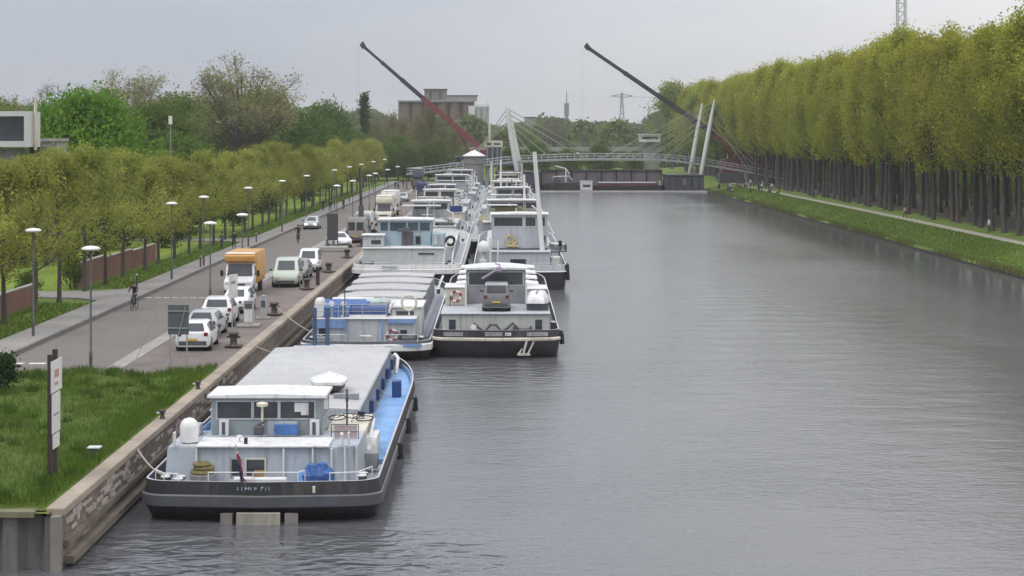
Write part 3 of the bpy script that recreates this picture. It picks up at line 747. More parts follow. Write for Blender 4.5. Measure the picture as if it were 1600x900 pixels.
for x, y, s in [(-46, 432, .62), (-39, 436, .7), (-33, 431, .6), (-28, 436, .66), (-22.5, 432, .58), (-18, 438, .62), (-50, 445, .8), (-36, 446, .85), (-26, 446, .8), (-16.5, 447, .7), (-42, 425, .5)]:
    dup(gt2, (x, y, Q), x*1.9+y, 'low mid green tree closing the far end of the quay road', 'low trees at the end of the quay road', s)
for x, y, s in [(2, 452, .6), (9, 455, .66), (17, 452, .55), (25, 456, .62), (33.5, 453, .42)]:
    dup(gt2, (x, y, Q), x*1.9+y, 'low bushy green tree behind the guide wall under the footbridge', 'low trees behind the guide wall', s)
# garden shrubs and hedges
sh = make_tree('shrub', 'small green shrub by the pale driveway', 'shrub', lm_mid, bark, 80, 2.2, .15, 1.1, sh_bush, 6, 160, 12, .1, .5, .06, None, up=.6)
sh.location = (-30.9, 128.6, Q)
dup(sh, (-31.2, 117.8, Q), 2, 'small green shrub at the end of the near brick wall', None, .85)
sh2 = make_tree('shrub', 'low tangled shrub at the left edge of the lawn', 'shrub', lm_dark, bark, 81, 1.3, .1, 1.2, sh_bush, 6, 140, 12, .09, .45, .05, None, up=.5)
sh2.location = (-21.3, 76.3, Q+.1)
hs = make_tree('shrub', 'dark garden shrub behind the verge', 'shrub', lm_dark, bark, 82, 1.8, .1, 1.6, sh_bush, 6, 170, 12, .13, .7, .06, 'dark shrubs in the gardens', up=.5)
hs.location = (-33.5, 176, Q)
for x, y, s in [(-34, 188, 1.1), (-35, 201, 1.3), (-33, 219, 1.2), (-35.5, 236, 1.4), (-34, 255, 1.3), (-36, 276, 1.5), (-33.5, 299, 1.4), (-36, 325, 1.7), (-34, 352, 1.7), (-37, 160, 1.2), (-41, 150, 1.3), (-42, 135, 1.3)]:
    dup(hs, (x, y, Q), x*y, None, None, s)
# far wood closing the view behind the bridge
def far_wood(name, spec, lm, seed, lsize, label):
    r = np.random.default_rng(seed); P, T = [], []
    for x, y, w_, h in spec:
        n = int(110*w_*h/100)+60
        ang = r.uniform(0, 6.28, n); u = np.sqrt(r.uniform(.2, 1, n)); t = r.uniform(0, 1, n)
        rr_ = w_*np.sqrt(np.maximum(0, 1-(1.6*t-.6)**2))*u
        c = np.stack([x+rr_*np.cos(ang), y+rr_*np.sin(ang)*.8, Q+h*t], 1); ct = np.clip(r.uniform(0, 1, n)*.6 + r.uniform(0, .4), 0, 1)
        P.append(np.repeat(c, 9, 0)+r.normal(size=(n*9, 3))*h*.05); T.append(np.repeat(ct, 9))
    o = leaf_object(name, np.concatenate(P), lsize, np.concatenate(T), lm, seed); o['kind'] = 'stuff'; o['label'] = label
fr = random.Random(20)
far_wood('far_woods', [(x+fr.uniform(-4, 4), 640+fr.uniform(-30, 60), fr.uniform(8, 13), fr.uniform(12.5, 17)) for x in range(-30, 70, 9)] , leaf_mat("far_leaves", (0.14, 0.175, 0.065), (0.22, 0.25, 0.09), .45, 0), 90, .8, 'green wood closing the canal behind the bridges')
far_wood('distant_woods', [(x+fr.uniform(-14, 14), 1150+fr.uniform(-60, 100), fr.uniform(22, 34), fr.uniform(17, 29)) for x in range(-900, 600, 34)], lm_mid, 91, 2.0, 'distant tree line along the horizon')
dup(bt, (18, 640, Q), 1.5, 'small grey leafless tree on the skyline behind the bridge', None, .95)

# ------------------------------------------------------------------ street furniture
lamp_cap = M("white_lamp_cap", (0.72, 0.72, 0.70), 0.45, var=0.08)
lamp_post_m = M("lamp_post_paint", (0.085, 0.09, 0.085), 0.55, var=0.25, scale=2)
def make_lamp(h):
    t = thing('street_lamp', 'lamp', 'street lamp')
    b = MB(); b.tube([(0,0,0),(0,0,.9),(0,0,.95),(0,0,h-.25)], [.085,.085,.055,.045], 10); b.build('post', lamp_post_m, t, smooth=True)
    b = MB(); b.lathe(0,0,[(.05,h-.34),(.09,h-.30),(.09,h-.2),(.05,h-.17)],12); b.build('neck', dgrey, t, smooth=True)
    b = MB(); b.lathe(0,0,[(.10,h-.2),(.40,h-.17),(.44,h-.14),(.42,h-.08),(.28,h-.02),(.1,h+.01),(.0,h+.015)],22); b.build('lamp_shade', lamp_cap, t, smooth=True)
    b = MB(); b.lathe(0,0,[(.36,h-.172),(.30,h-.22),(.12,h-.235),(0,h-.236)],18); b.build('diffuser', M("lamp_diffuser", (.5,.5,.48), .3), t, smooth=True)
    b = MB(); b.box(-.05,.05,-.095,-.08,.45,.75); b.build('service_door', dgrey, t)
    return t
lampA = make_lamp(5.85); lampB = make_lamp(5.3)
gL, gR = 'street lamps along the left pavement', 'street lamps along the quay side of the road'
for i, (x, y) in enumerate([(-25.5,97.4),(-25.1,136),(-25.0,150),(-24.95,176),(-24.95,203),(-25,229),(-25,267),(-25.1,294),(-25.2,320),(-25.3,352),(-25.3,385)]):
    lb = ['white capped street lamp in front of the near brick garden wall', 'white capped street lamp on the pavement level with the orange van', 'white capped street lamp on the pavement by the standing pedestrians'][i] if i < 3 else 'white capped street lamp on the far stretch of the left pavement'
    if i == 0: lampA.location = (x, y, Q+.12); o = lampA; o['label'] = lb; o['group'] = gL
    else: dup(lampA, (x, y, Q+.12), 0, lb, gL)
for i, (x, y, L_) in enumerate([(-19.2,83.6,lampA),(-19.4,119,lampB),(-19.1,131.6,lampB),(-19.2,208,lampB),(-19.2,230,lampB),(-19.4,261,lampB),(-19.5,275,lampB),(-19.5,305,lampB),(-19.6,335,lampB)]):
    lb = ['tall white capped street lamp rising behind the foreground lawn', 'white capped street lamp on the kerb strip left of the orange van', 'white capped street lamp directly behind the orange van'][i] if i < 3 else 'white capped street lamp on the far stretch of the quay side kerb'
    if i == 1: lampB.location = (x, y, Q); lampB['label'] = lb; lampB['group'] = gR
    else: dup(L_, (x, y, Q), 0, lb, gR)
# lamp with arm above the gardens
t = thing('arm_lamp', 'pale street light with a side arm above the green trees', 'street lamp', (-41, 275, Q))
b = MB(); b.tube([(0,0,0),(0,0,14.4)], [.14,.10], 8); b.build('post', lgrey, t); b = MB(); b.tube([(0,0,12.8),(-2.6,0,13.1)], .1, 6); b.build('arm', lgrey, t)
b = MB(); b.box(-3.3,-2.2,-.2,.2,12.95,13.2,c=.04); b.build('lamp_head', white, t)

def bollard(loc, label):
    t = thing('mooring_bollard', label, 'bollard', loc, 0, 'mooring bollards along the quay edge')
    b = MB(); b.box(-.42,.42,-.42,.42,0,.07,c=.015); b.build('base', rust, t)
    b = MB(); b.lathe(0,0,[(.24,.07),(.19,.14),(.18,.5),(.20,.56),(.27,.62),(.28,.69),(.24,.74),(.05,.77)],18); b.build('post', M("bollard_iron", (.05,.043,.04), .6, var=.4, scale=4, dirt=(.1,.055,.03)), t, smooth=True)
    b = MB(); b.tube([(-.36,0,.5),(.36,0,.5)], .05, 8); b.build('crossbar', rust, t)
    return t
bo = bollard((-13.95, 93, Q+.06), 'iron mooring bollard nearest the foreground lawn, below the narrow sign')
for y, lb in [(109.6, 'iron mooring bollard just beyond the electrical cabinets'), (127.8, 'iron mooring bollard in front of the pale green van'), (143.9, 'iron mooring bollard between the pale green van and the dark panel'), (161, 'iron mooring bollard beside the concrete plinth of the dark panel')]:
    dup(bo, (-13.95, y, Q+.06), y, lb)
for y in (178, 195, 212, 230): dup(bo, (-13.95, y, Q+.06), y, 'iron mooring bollard farther along the quay past the dark panel')

t = thing('tall_sign', 'tall narrow white shipping sign on two dark timber posts in the lawn', 'sign', (-14.35, 57.2, Q+.1))
b = MB(); b.box(-.07,.07,-.42,-.28,0,3.95); b.build('post', timber, t)
b = MB(); b.box(-.07,.07,.22,.36,0,4.05); b.build('post', timber, t)
b = MB(); b.box(.09,.115,-.62,.72,2.75,3.75); b.zprism([(.09,-.62),(.115,-.62),(.115,.72),(.09,.72)], 2.749, 2.751); b.build('panel', M("sign_white", (.62,.62,.60), .5, var=.12, scale=2, streak=.4, dirt=(.35,.33,.3)), t)
b = MB(); b.box(.09,.115,-.5,.5,1.45,2.70); b.build('panel', MATS["sign_white"], t)
b = MB(); b.box(.09,.115,-.4,.42,.95,1.40); b.build('panel', MATS["sign_white"], t)
b = MB(); b.box(.117,.122,-.25,.3,3.2,3.45); b.box(.117,.122,-.2,.2,2.95,3.05); b.build('lettering', M("faded_red", (.45,.22,.2), .6), t)
b = MB()
b.xprism([(-.4,2.0),(.3,2.0),(.3,2.06),(-.4,2.06)], .117, .122)
b.build('lettering', mgrey, t)
t = thing('back_of_sign', 'dark grey back of a traffic sign on two thin legs beside the white cars', 'sign', (-15.25, 84.4, Q+.02), R(-4))
for x in (-.40, .40):
    b = MB(); b.tube([(x,0,0),(x,0,3.0)], .035, 8); b.build('leg', steel, t)
b = MB(); b.box(-.5,.5,-.06,-.035,1.62,3.02,c=.01); b.build('panel', M("sign_back", (.085,.095,.10), .55, var=.15), t)
b = MB()
for z in (1.9, 2.7): b.box(-.48,.48,-.10,-.062,z,z+.05)
b.build('bracket', steel, t)
b = MB(); b.tube([(-.35,-.12,.0-.0),(.36,-.12,2.95)], .02, 6); b.build('stay', steel, t)
t = thing('wire_stay', 'thin slanting wire pole left of the sign back', 'stay', (-17.4, 84, Q)); b = MB(); b.tube([(0,0,0),(1.3,.2,3.1)], .018, 6); b.build('wire', steel, t)
t = thing('narrow_sign', 'narrow white sign seen edge on atop a thin pole behind the near bollard', 'sign', (-14.2, 94.2, Q+.02), R(68))
b = MB(); b.tube([(0,0,0),(0,0,3.7)], .035, 8); b.build('post', steel, t)
b = MB(); b.box(-.45,.45,-.065,-.04,2.45,3.7,c=.01); b.build('panel', MATS["sign_white"], t)
b = MB(); b.box(-.25,.2,-.07,-.066,3.2,3.35); b.build('lettering', mgrey, t)
cabm = M("cabinet_grey", (.36,.37,.36), .5, var=.1, scale=2, dirt=(.2,.19,.17))
t = thing('electrical_cabinet', 'wide grey shore power cabinet on a concrete plinth', 'cabinet', (-14.6, 103.2, Q+.02))
b = MB(); b.box(-.65,.65,-.5,.5,0,.14,c=.02); b.build('plinth', concrete, t)
b = MB(); b.box(-.28,.28,-.22,.22,.14,1.42,c=.03); b.build('body', cabm, t)
b = MB(); b.box(-.23,.23,-.235,-.222,.28,.98); b.build('door', offwhite, t)
b = MB(); b.box(-.20,.20,-.238,-.222,1.05,1.33); b.build('panel', dgrey, t)
b = MB(); b.box(-.31,.31,-.25,.25,1.42,1.48,c=.015); b.build('lid', mgrey, t)
t = thing('power_post', 'slim grey power post behind the shore power cabinet', 'cabinet', (-14.35, 107.6, Q+.02))
b = MB(); b.box(-.4,.4,-.35,.35,0,.1); b.build('plinth', concrete, t)
b = MB(); b.box(-.18,.18,-.16,.16,.1,1.25,c=.03); b.build('body', cabm, t)
b = MB(); b.lathe(0,0,[(.19,1.25),(.17,1.36),(.05,1.42)],14); b.build('cap', mgrey, t, smooth=True)
b = MB(); b.box(-.12,.12,-.175,-.162,.7,1.1); b.build('socket_panel', dgrey, t)
t = thing('information_panel', 'tall dark information panel on a pale concrete plinth', 'sign', (-16.2, 171, Q+.02))
b = MB(); b.box(-1.5,1.45,-1.1,1.0,0,.42,c=.04); b.build('plinth', concrete, t)
b = MB(); b.box(-.52,.52,-.09,.09,1.0,3.55,c=.02); b.build('panel', M("dark_panel", (.055,.055,.06), .5, var=.15), t)
for x in (-.47,.47):
    b = MB(); b.box(x-.06,x+.06,-.07,.07,.42,1.0); b.build('leg', dgrey, t)
t = thing('mooring_post', 'dark mooring post with a pale cap on the quay edge', 'post', (-13.5, 131, Q+.06)); b = MB(); b.tube([(0,0,0),(0,0,1.35)], .14, 12); b.build('post', timber, t)
b = MB(); b.lathe(0,0,[(.17,1.35),(.18,1.48),(.12,1.56),(.02,1.58)],14); b.build('cap', lgrey, t, smooth=True)
t = thing('valve_box', 'small dark box with a white lid in the lawn', 'box', (-13.95, 61.3, Q+.12)); b = MB(); b.box(-.17,.17,-.15,.15,0,.2); b.build('body', dgrey, t); b = MB(); b.box(-.22,.22,-.19,.19,.2,.25,c=.01); b.build('lid', offwhite, t)
for x, y, lb in [(-13.15, 69.3, 'small black mooring cleat with a pale top near the lawn edge'), (-13.15, 77.4, 'small pale mooring cleat at the far end of the lawn')]:
    t = thing('mooring_cleat', lb, 'cleat', (x, y, Q+.06)); b = MB(); b.lathe(0,0,[(.12,0),(.08,.1),(.09,.24),(.15,.28),(.12,.34)],12); b.build('post', rust, t, smooth=True); b = MB(); b.tube([(-.22,0,.22),(.22,0,.22)], .04, 6); b.build('crossbar', offwhite, t)
t = thing('marker_pole', 'tall dark pole with a box on the quay among the far vehicles', 'pole', (-14.9, 190, Q))
b = MB(); b.tube([(0,0,0),(-.1,0,4),(-.25,0,7.6)], [.2,.16,.1], 10); b.build('post', timber, t); b = MB(); b.box(-.35,.2,-.25,.15,2.2,3.6,c=.03); b.build('box', dgrey, t)
t = thing('small_road_sign', 'small round sign on a thin pole beyond the cyclist', 'sign', (-18.9, 196, Q)); b = MB(); b.tube([(0,0,0),(0,0,2.4)], .035, 8); b.build('post', steel, t); b = MB(); b.tube([(0,-.05,2.2),(0,-.02,2.2)], .32, 18); b.build('panel', dgrey, t)
for x, y, lb in [(-26.3, 128.9, 'short pavement post at the near driveway corner'), (-25.0, 148.4, 'short pavement post beside the third lamp'), (-25.2, 183.5, 'short pavement post at the second driveway')]:
    t = thing('short_post', lb, 'post', (x, y, Q+.12)); b = MB(); b.tube([(0,0,0),(0,0,.85)], .07, 10); b.build('post', dgrey, t); b = MB(); b.lathe(0,0,[(.075,.85),(.07,.92),(.01,.95)],10); b.build('cap', offwhite, t)

# garden walls, hedge, bench, house
brick = brick_mat("garden_brick", (0.20,0.075,0.05), (0.155,0.06,0.045), (0.16,0.13,0.11), 1.0, bw=0.22, rh=0.075, ms=0.01, var=0.25)
def garden_wall(label, y0, y1, h, x=-30.6, steps=None):
    t = thing('garden_wall', label, 'wall', (x, y0, Q-.05)); n = max(1, int((y1-y0)/9)); b = MB(); c = MB()
    for k in range(n):
        a, e = (y1-y0)*k/n, (y1-y0)*(k+1)/n; hh = h - (.16*k if steps else 0)
        b.box(-.14,.14,a,e,0,hh); c.box(-.18,.18,a,e,hh,hh+.07)
    uv_box(b.build('wall', brick, t)); c.build('coping', concrete, t)
garden_wall('near stretch of red brick garden wall behind the verge', 84, 117, 1.35)
garden_wall('taller red brick garden wall beyond the pale driveway', 129.5, 159, 1.75, -30.9, True)
garden_wall('low inner brick wall behind the parked dark car', 104, 118, 1.2, -37.5)
he = MB(); hr_ = np.random.default_rng(3)
t = thing('hedge', 'clipped dark hedge along the gardens behind the verge', 'hedge', (-38.4, 190, Q-.05))
P = np.stack([hr_.uniform(-.5,.5,9000), hr_.uniform(0,62,9000), hr_.uniform(0,1.0,9000)],1)
leaf_object('foliage', P, .16, hr_.uniform(0,1,9000), lm_mid, 5, t)
# house at the left edge
t = thing('modern_house', 'white box shaped upper storey of a modern house with a large window', 'house', (-46.3, 150, Q))
b = MB(); b.box(-6,5.4,1.0,4,0,9.9); b.build('lower_storey', M("house_render", (.20,.20,.21), .8, var=.15), t)
b = MB(); X0,X1,Z0,Z1 = -7.5,6.75,10.05,13.05
b.box(X0,X1,0,3.4,Z0,Z0+.5); b.box(X0,X1,0,3.4,Z1-.42,Z1); b.box(X0,X0+.5,.003,3.39,Z0+.5,Z1-.42); b.box(X1-.5,X1,.003,3.39,Z0+.5,Z1-.42); b.box(X0+.5,X1-.5,1.2,3.3,Z0+.5,Z1-.42); b.build('upper_storey', M("house_white", (.50,.50,.50), .7, var=.08), t)
w_ = MB(); w_.box(X0+.6,X1-.52,.72,.76,Z0+.52,Z1-.44); wo = w_.build('window', glass, t)
fm = MB()
for x in (X0+.52, 2.0, X1-.62): fm.box(x,x+.1,.62,.78,Z0+.5,Z1-.42)
fm.build('frame', dgrey, wo)
b = MB(); b.box(5.75,6.95,3.6,4.8,8.3,10.04); b.build('chimney', M("dark_brick_stack", (.10,.085,.08), .9, var=.3, scale=3), t)
b = MB(); b.tube([(6.95,1.0,9.8),(6.95,1.0,14.1)], .13, 8); b.build('flue', cream, t)
b = MB(); b.box(5.9,7.6,6,10,10.5,10.75); b.box(6.1,7.4,6.2,9.8,0,10.497); b.build('annex', M("annex_render", (.30,.30,.29), .8), t)
t = thing('white_post', 'white post standing among the bright green trees', 'post', (-35.2, 190, Q)); b = MB(); b.tube([(0,0,0),(0,0,12.6)], .06, 8); b.build('post', mgrey, t); b = MB(); b.box(-.17,.17,-.15,.15,12.2,13.1); b.build('box', white, t)
def bench(loc, rz, lb):
    t = thing('park_bench', lb, 'bench', loc, rz)
    b = MB()
    for k in range(3): b.box(-.9,.9,-.2+.15*k,-.08+.15*k,.42,.46)
    b.build('seat', timber, t)
    b = MB(); b.box(-.9,.9,.26,.3,.55,.68); b.box(-.9,.9,.28,.32,.74,.87); b.build('backrest', timber, t)
    for x in (-.75,.75):
        b = MB(); b.box(x-.03,x+.03,-.2,.28,0,.42); b.build('leg', dgrey, t)
bench((-32.6, 163, Q), R(90), 'dark bench in the garden behind the far brick wall')

# ------------------------------------------------------------------ vehicles (local +y is forward)
def car_paint(name, rgb, rough=.3):
    if name in MATS: return MATS[name]
    m = M(name, rgb, rough, var=.05, scale=1.5, dirt=(.2,.19,.17), dirt_amt=.15); m.node_tree.nodes['Principled BSDF'].inputs['Coat Weight'].default_value = .4
    return m
HATCH = [(-2.08,.34,.62,.70,.74,.66),(-2.04,.24,.84,.93,.84,.74),(-1.96,.21,.92,1.00,.86,.72),(-1.60,.20,.95,1.40,.875,.60),(-1.0,.19,.94,1.475,.885,.61),(0.0,.19,.92,1.47,.885,.61),(.42,.19,.91,1.39,.88,.60),(1.18,.19,.90,.95,.87,.70),(1.85,.21,.80,.84,.82,.62),(2.05,.26,.66,.70,.72,.55),(2.10,.34,.50,.54,.66,.5)]
SUV   = [(-2.2,.42,.72,.80,.80,.72),(-2.16,.30,.98,1.06,.90,.78),(-2.1,.27,1.06,1.14,.92,.74),(-1.82,.26,1.08,1.58,.93,.66),(-1.1,.25,1.07,1.66,.94,.68),(0.0,.25,1.05,1.65,.94,.68),(.5,.25,1.04,1.56,.93,.66),(1.2,.25,1.03,1.09,.92,.76),(2.0,.27,.95,.99,.88,.70),(2.2,.32,.80,.84,.80,.62),(2.26,.42,.6,.64,.72,.55)]
MPV   = [(-2.0,.36,.70,.78,.76,.70),(-1.97,.26,.95,1.05,.84,.76),(-1.9,.22,1.02,1.20,.85,.74),(-1.75,.21,1.05,1.70,.86,.68),(-1.0,.2,1.04,1.80,.865,.69),(.2,.2,1.02,1.78,.865,.69),(.55,.2,1.0,1.68,.86,.67),(1.25,.2,.98,1.03,.85,.74),(1.8,.22,.86,.90,.80,.66),(2.0,.28,.68,.72,.74,.58),(2.05,.36,.52,.56,.68,.5)]
def make_car(name, label, cat, st, paint, group=None, lit=False, glassm=None, wr=.315):
    t = thing(name, label, cat, (0,0,0), 0, group); gm = glassm or glass
    def ring(s):
        y,z0,zs,zt,ws,wt = s; zm = z0+(zs-z0)*.42
        h = [(ws*.86,z0),(ws*.99,z0+.09),(ws*1.02,zm),(ws,zs),(wt+.03,zt-.05*(zt>1.2)),(wt-.08,zt)]
        return [(x,y,z) for x,z in h]+[(-x,y,z) for x,z in reversed(h)]
    rings = [ring(s) for s in st]
    b = MB(); b.loft(rings)
    for x in (-1, 1):
        for y in (st[0][0]+.75, st[-1][0]-.82): b.tube([(x*(st[4][4]-.3),y,wr+.02),(x*(st[4][4]+.006),y,wr+.02)], wr*1.2, 20, 1)
    b.build('body', [paint, rubber], t, smooth=True)
    # glass: bands between shoulder and roof edge, lifted 8 mm off the body
    def pane(name_, quads):
        g = MB()
        for q in quads:
            P = [Vector(p) for p in q]; c = sum(P, Vector())/4; n = (P[1]-P[0]).cross(P[3]-P[0]).normalized()
            if n.dot(c-Vector((0,c.y*.6,.8))) < 0: n = -n
            P = [c+(p-c)*.86+n*(.03 if name_ == 'rear_window' else .012) for p in P]; g.add([tuple(p) for p in P], [(0,1,2,3)])
        g.build(name_, gm, t)
    cab = [i for i in range(len(st)) if st[i][3]-st[i][2] > .3]
    i0, i1 = cab[0], cab[-1]
    for sgn in (0, 1):
        qs = []
        for i in list(range(i0, i1)):
            a, c = rings[i], rings[i+1]; k0, k1 = (3,4) if not sgn else (8,7)
            qs.append((a[k0],c[k0],c[k1],a[k1]))
        pane('side_window', qs)
    a, c = rings[i1], rings[i1+1]; pane('windscreen', [(a[5],a[6],c[6],c[5])])
    a, c = rings[i0-1], rings[i0]; up_ = lambda p: (p[0]*1.06, p[1]-.015, p[2]+.012); pane('rear_window', [tuple(up_(p) for p in (a[5],a[6],c[6],c[5]))])
    L0, L1 = st[0][0], st[-1][0]; w = st[4][4]
    for x in (-1, 1):
        for y in (L0+.75, L1-.82):
            b = MB(); b.tube([(x*(w-.2),y,wr),(x*(w+.015),y,wr)], wr, 20); o = b.build('wheel', tyre_m, t, smooth=True)
            b = MB(); b.tube([(x*(w-.05),y,wr),(x*(w+.022),y,wr)], wr*.66, 14); b.build('rim', rim_m, o)
        yl = st[2][0]; zl = st[2][2]
        b = MB(); b.box(x*(st[1][4]-.17)-.10, x*(st[1][4]-.17)+.10, yl-.13, yl+.10, zl-.14, zl+.05, c=.02); b.build('tail_light', lampred, t)
        yh = st[-2][0]; zh = st[-2][2]
        b = MB(); b.box(x*(st[-2][4]-.20)-.16, x*(st[-2][4]-.20)+.16, yh-.12, yh+.06, zh-.13, zh+.02, c=.02); b.build('headlight', headlit if lit else lampclr, t)
        ym = st[i1+1][0]-.15; zm_ = st[i1+1][2]+.04
        b = MB(); b.box(x*(w+.10)-.10, x*(w+.10)+.10, ym-.06, ym+.06, zm_, zm_+.15, c=.03); b.build('mirror', dgrey, t)
    b = MB(); b.box(-.72,.72,L0-.02,L0+.12,st[0][1]-.02,st[0][1]+.2,c=.03); b.build('bumper', dgrey, t)
    b = MB(); b.box(-.62,.62,L1-.14,L1+.02,st[-1][1]-.04,st[-1][1]+.12,c=.03); b.build('grille', dgrey, t)
    b = MB(); b.box(-.26,.26,L0-.045,L0-.025,st[0][1]+.22,st[0][1]+.33); b.build('number_plate', plate_y, t)
    return t
cw = car_paint("white_car_paint", (.66,.66,.66)); cs_ = car_paint("silver_car_paint", (.36,.37,.38)); cg = car_paint("grey_car_paint", (.16,.16,.165)); cb = car_paint("black_car_paint", (.025,.025,.028)); cgr = car_paint("pale_green_car_paint", (.40,.46,.38)); cst = car_paint("stone_car_paint", (.28,.265,.24))
cg_ = 'cars parked along the quay'
car1 = make_car('parked_car', 'white hatchback nearest the camera, behind the grey sign back', 'car', HATCH, cw, cg_); car1.location = (-15.85, 93.3, Q+.004); car1.rotation_euler.z = R(2)
car2 = make_car('parked_car', 'silver hatchback parked just ahead of the nearest white car', 'car', HATCH, cs_, cg_); car2.location = (-16.3, 98.9, Q+.004)
car3 = make_car('parked_car', 'white sport utility car parked between the silver car and the small white car', 'car', SUV, cw, cg_, wr=.36); car3.location = (-16.5, 104.9, Q+.004); car3.rotation_euler.z = R(3)
car4 = make_car('parked_car', 'small white car parked in front of the orange van', 'car', HATCH, cw, cg_); car4.location = (-16.6, 112.6, Q+.004); car4.rotation_euler.z = R(180)
car5 = make_car('parked_car', 'pale green van like car facing the camera', 'car', MPV, cgr, cg_); car5.location = (-15.8, 131.8, Q+.004); car5.rotation_euler.z = R(182); car5.scale = (1.13,1.13,1.13)
car6 = make_car('parked_car', 'dark grey car parked behind the pale green car', 'car', HATCH, cg, cg_); car6.location = (-15.75, 138.6, Q+.004); car6.rotation_euler.z = R(180)
car7 = make_car('parked_car', 'white tall car parked behind the dark grey car', 'car', MPV, cw, cg_); car7.location = (-15.7, 146.0, Q+.004); car7.rotation_euler.z = R(180)
car8 = make_car('parked_car', 'white black roofed car half hidden by the dark information panel', 'car', HATCH, cw, cg_); car8.location = (-16.2, 177.5, Q+.004); car8.rotation_euler.z = R(200)
car9 = make_car('moving_car', 'silver car driving towards the camera with headlights on', 'car', HATCH, cs_, None, lit=True); car9.location = (-22.5, 212, Q+.004); car9.rotation_euler.z = R(180)
car10 = make_car('parked_car', 'black car parked behind the near brick garden wall', 'car', HATCH, cb, 'cars parked in the gardens'); car10.location = (-33.6, 109.5, Q); car10.rotation_euler.z = R(70)
car11 = make_car('parked_car', 'dark green van parked under the garden trees', 'car', MPV, car_paint("dark_green_paint", (.05,.08,.07)), 'cars parked in the gardens'); car11.location = (-36.4, 119.5, Q); car11.rotation_euler.z = R(80); car11.scale = (1.1,)*3

def make_van(name, label, paint, group=None, H=2.45, L=5.2):
    t = thing(name, label, 'van', (0,0,0), 0, group); h = L/2
    st = [(-h,.4,1.2,H-.12,.92,.84),(-h+.06,.32,1.25,H,.96,.88),(h-2.0,.3,1.25,H,.96,.86),(h-1.6,.3,1.25,H-.1,.95,.82),(h-.85,.3,1.22,1.30,.94,.82),(h-.15,.32,.95,1.0,.9,.78),(h,.45,.7,.75,.82,.7)]
    rings = []
    for y,z0,zs,zt,ws,wt in st:
        hh = [(ws*.93,z0),(ws,z0+.12),(ws,zs),(wt,zt-.06),(wt-.08,zt)]; rings.append([(x,y,z) for x,z in hh]+[(-x,y,z) for x,z in reversed(hh)])
    b = MB(); b.loft(rings); b.build('body', paint, t, smooth=True)
    b = MB(); a, c = rings[3], rings[4]; q = [Vector(p) for p in (a[3],a[6],c[6],c[3])]; ctr = sum(q, Vector())/4; b.add([tuple(ctr+(p-ctr)*.9+Vector((0,.02,.02))) for p in q], [(0,1,2,3)]); b.build('windscreen', glass, t)
    for x in (-1,1):
        b = MB(); b.box(x*.82-.35, x*.82+.05 if x < 0 else x*.82+.05, 0, 0, 0, 0) if False else b.quad((x*.965,h-2.3,1.3),(x*.965,h-1.2,1.3),(x*.90,h-1.6,H-.35),(x*.895,h-2.3,H-.35)); b.build('side_window', glass, t)
        b = MB(); b.box(x*.42-.34,x*.42+.34,-h-.015,-h+.05,1.25,H-.4,c=.02); b.build('rear_window', glass, t)
        b = MB(); b.box(x*.84-.07,x*.84+.07,-h-.02,-h+.06,.85,1.3); b.build('tail_light', lampred, t)
        b = MB(); b.box(x*.68-.16,x*.68+.16,h-.2,h-.02,.78,.98); b.build('headlight', lampclr, t)
        b = MB(); b.box(x*1.08-.1,x*1.08+.1,h-1.15,h-1.0,1.25,1.55,c=.03); b.build('mirror', dgrey, t)
        for y in (-h+1.05, h-.95):
            b = MB(); b.tube([(x*.74,y,.35),(x*.97,y,.35)], .35, 18); o = b.build('wheel', tyre_m, t, smooth=True); b = MB(); b.tube([(x*.9,y,.35),(x*.98,y,.35)], .21, 12); b.build('rim', rim_m, o)
    b = MB(); b.box(-.88,.88,-h-.06,-h+.1,.34,.6,c=.03); b.build('bumper', dgrey, t)
    b = MB(); b.box(-.26,.26,-h-.075,-h-.055,.62,.73); b.build('number_plate', plate_y, t)
    return t
van1 = make_van('parked_van', 'stone grey van seen from behind left of the teal wheelhouse', cst, 'vans parked along the quay'); van1.location = (-15.0, 186, Q); van1.scale = (1.05,)*3
dup(van1, (-15.2, 193.5, Q), R(4), 'second stone grey van parked directly ahead of the first one', None)
van3 = make_van('parked_van', 'white van parked ahead of the two stone grey vans', cw, 'vans parked along the quay'); van3.location = (-15.6, 204, Q)
dup(van3, (-16.2, 262, Q), R(180), 'white van among the far vehicles on the quay', None)
van4 = make_van('parked_van', 'navy blue van far along the quay', navy, 'vans parked along the quay'); van4.location = (-14.8, 330, Q)
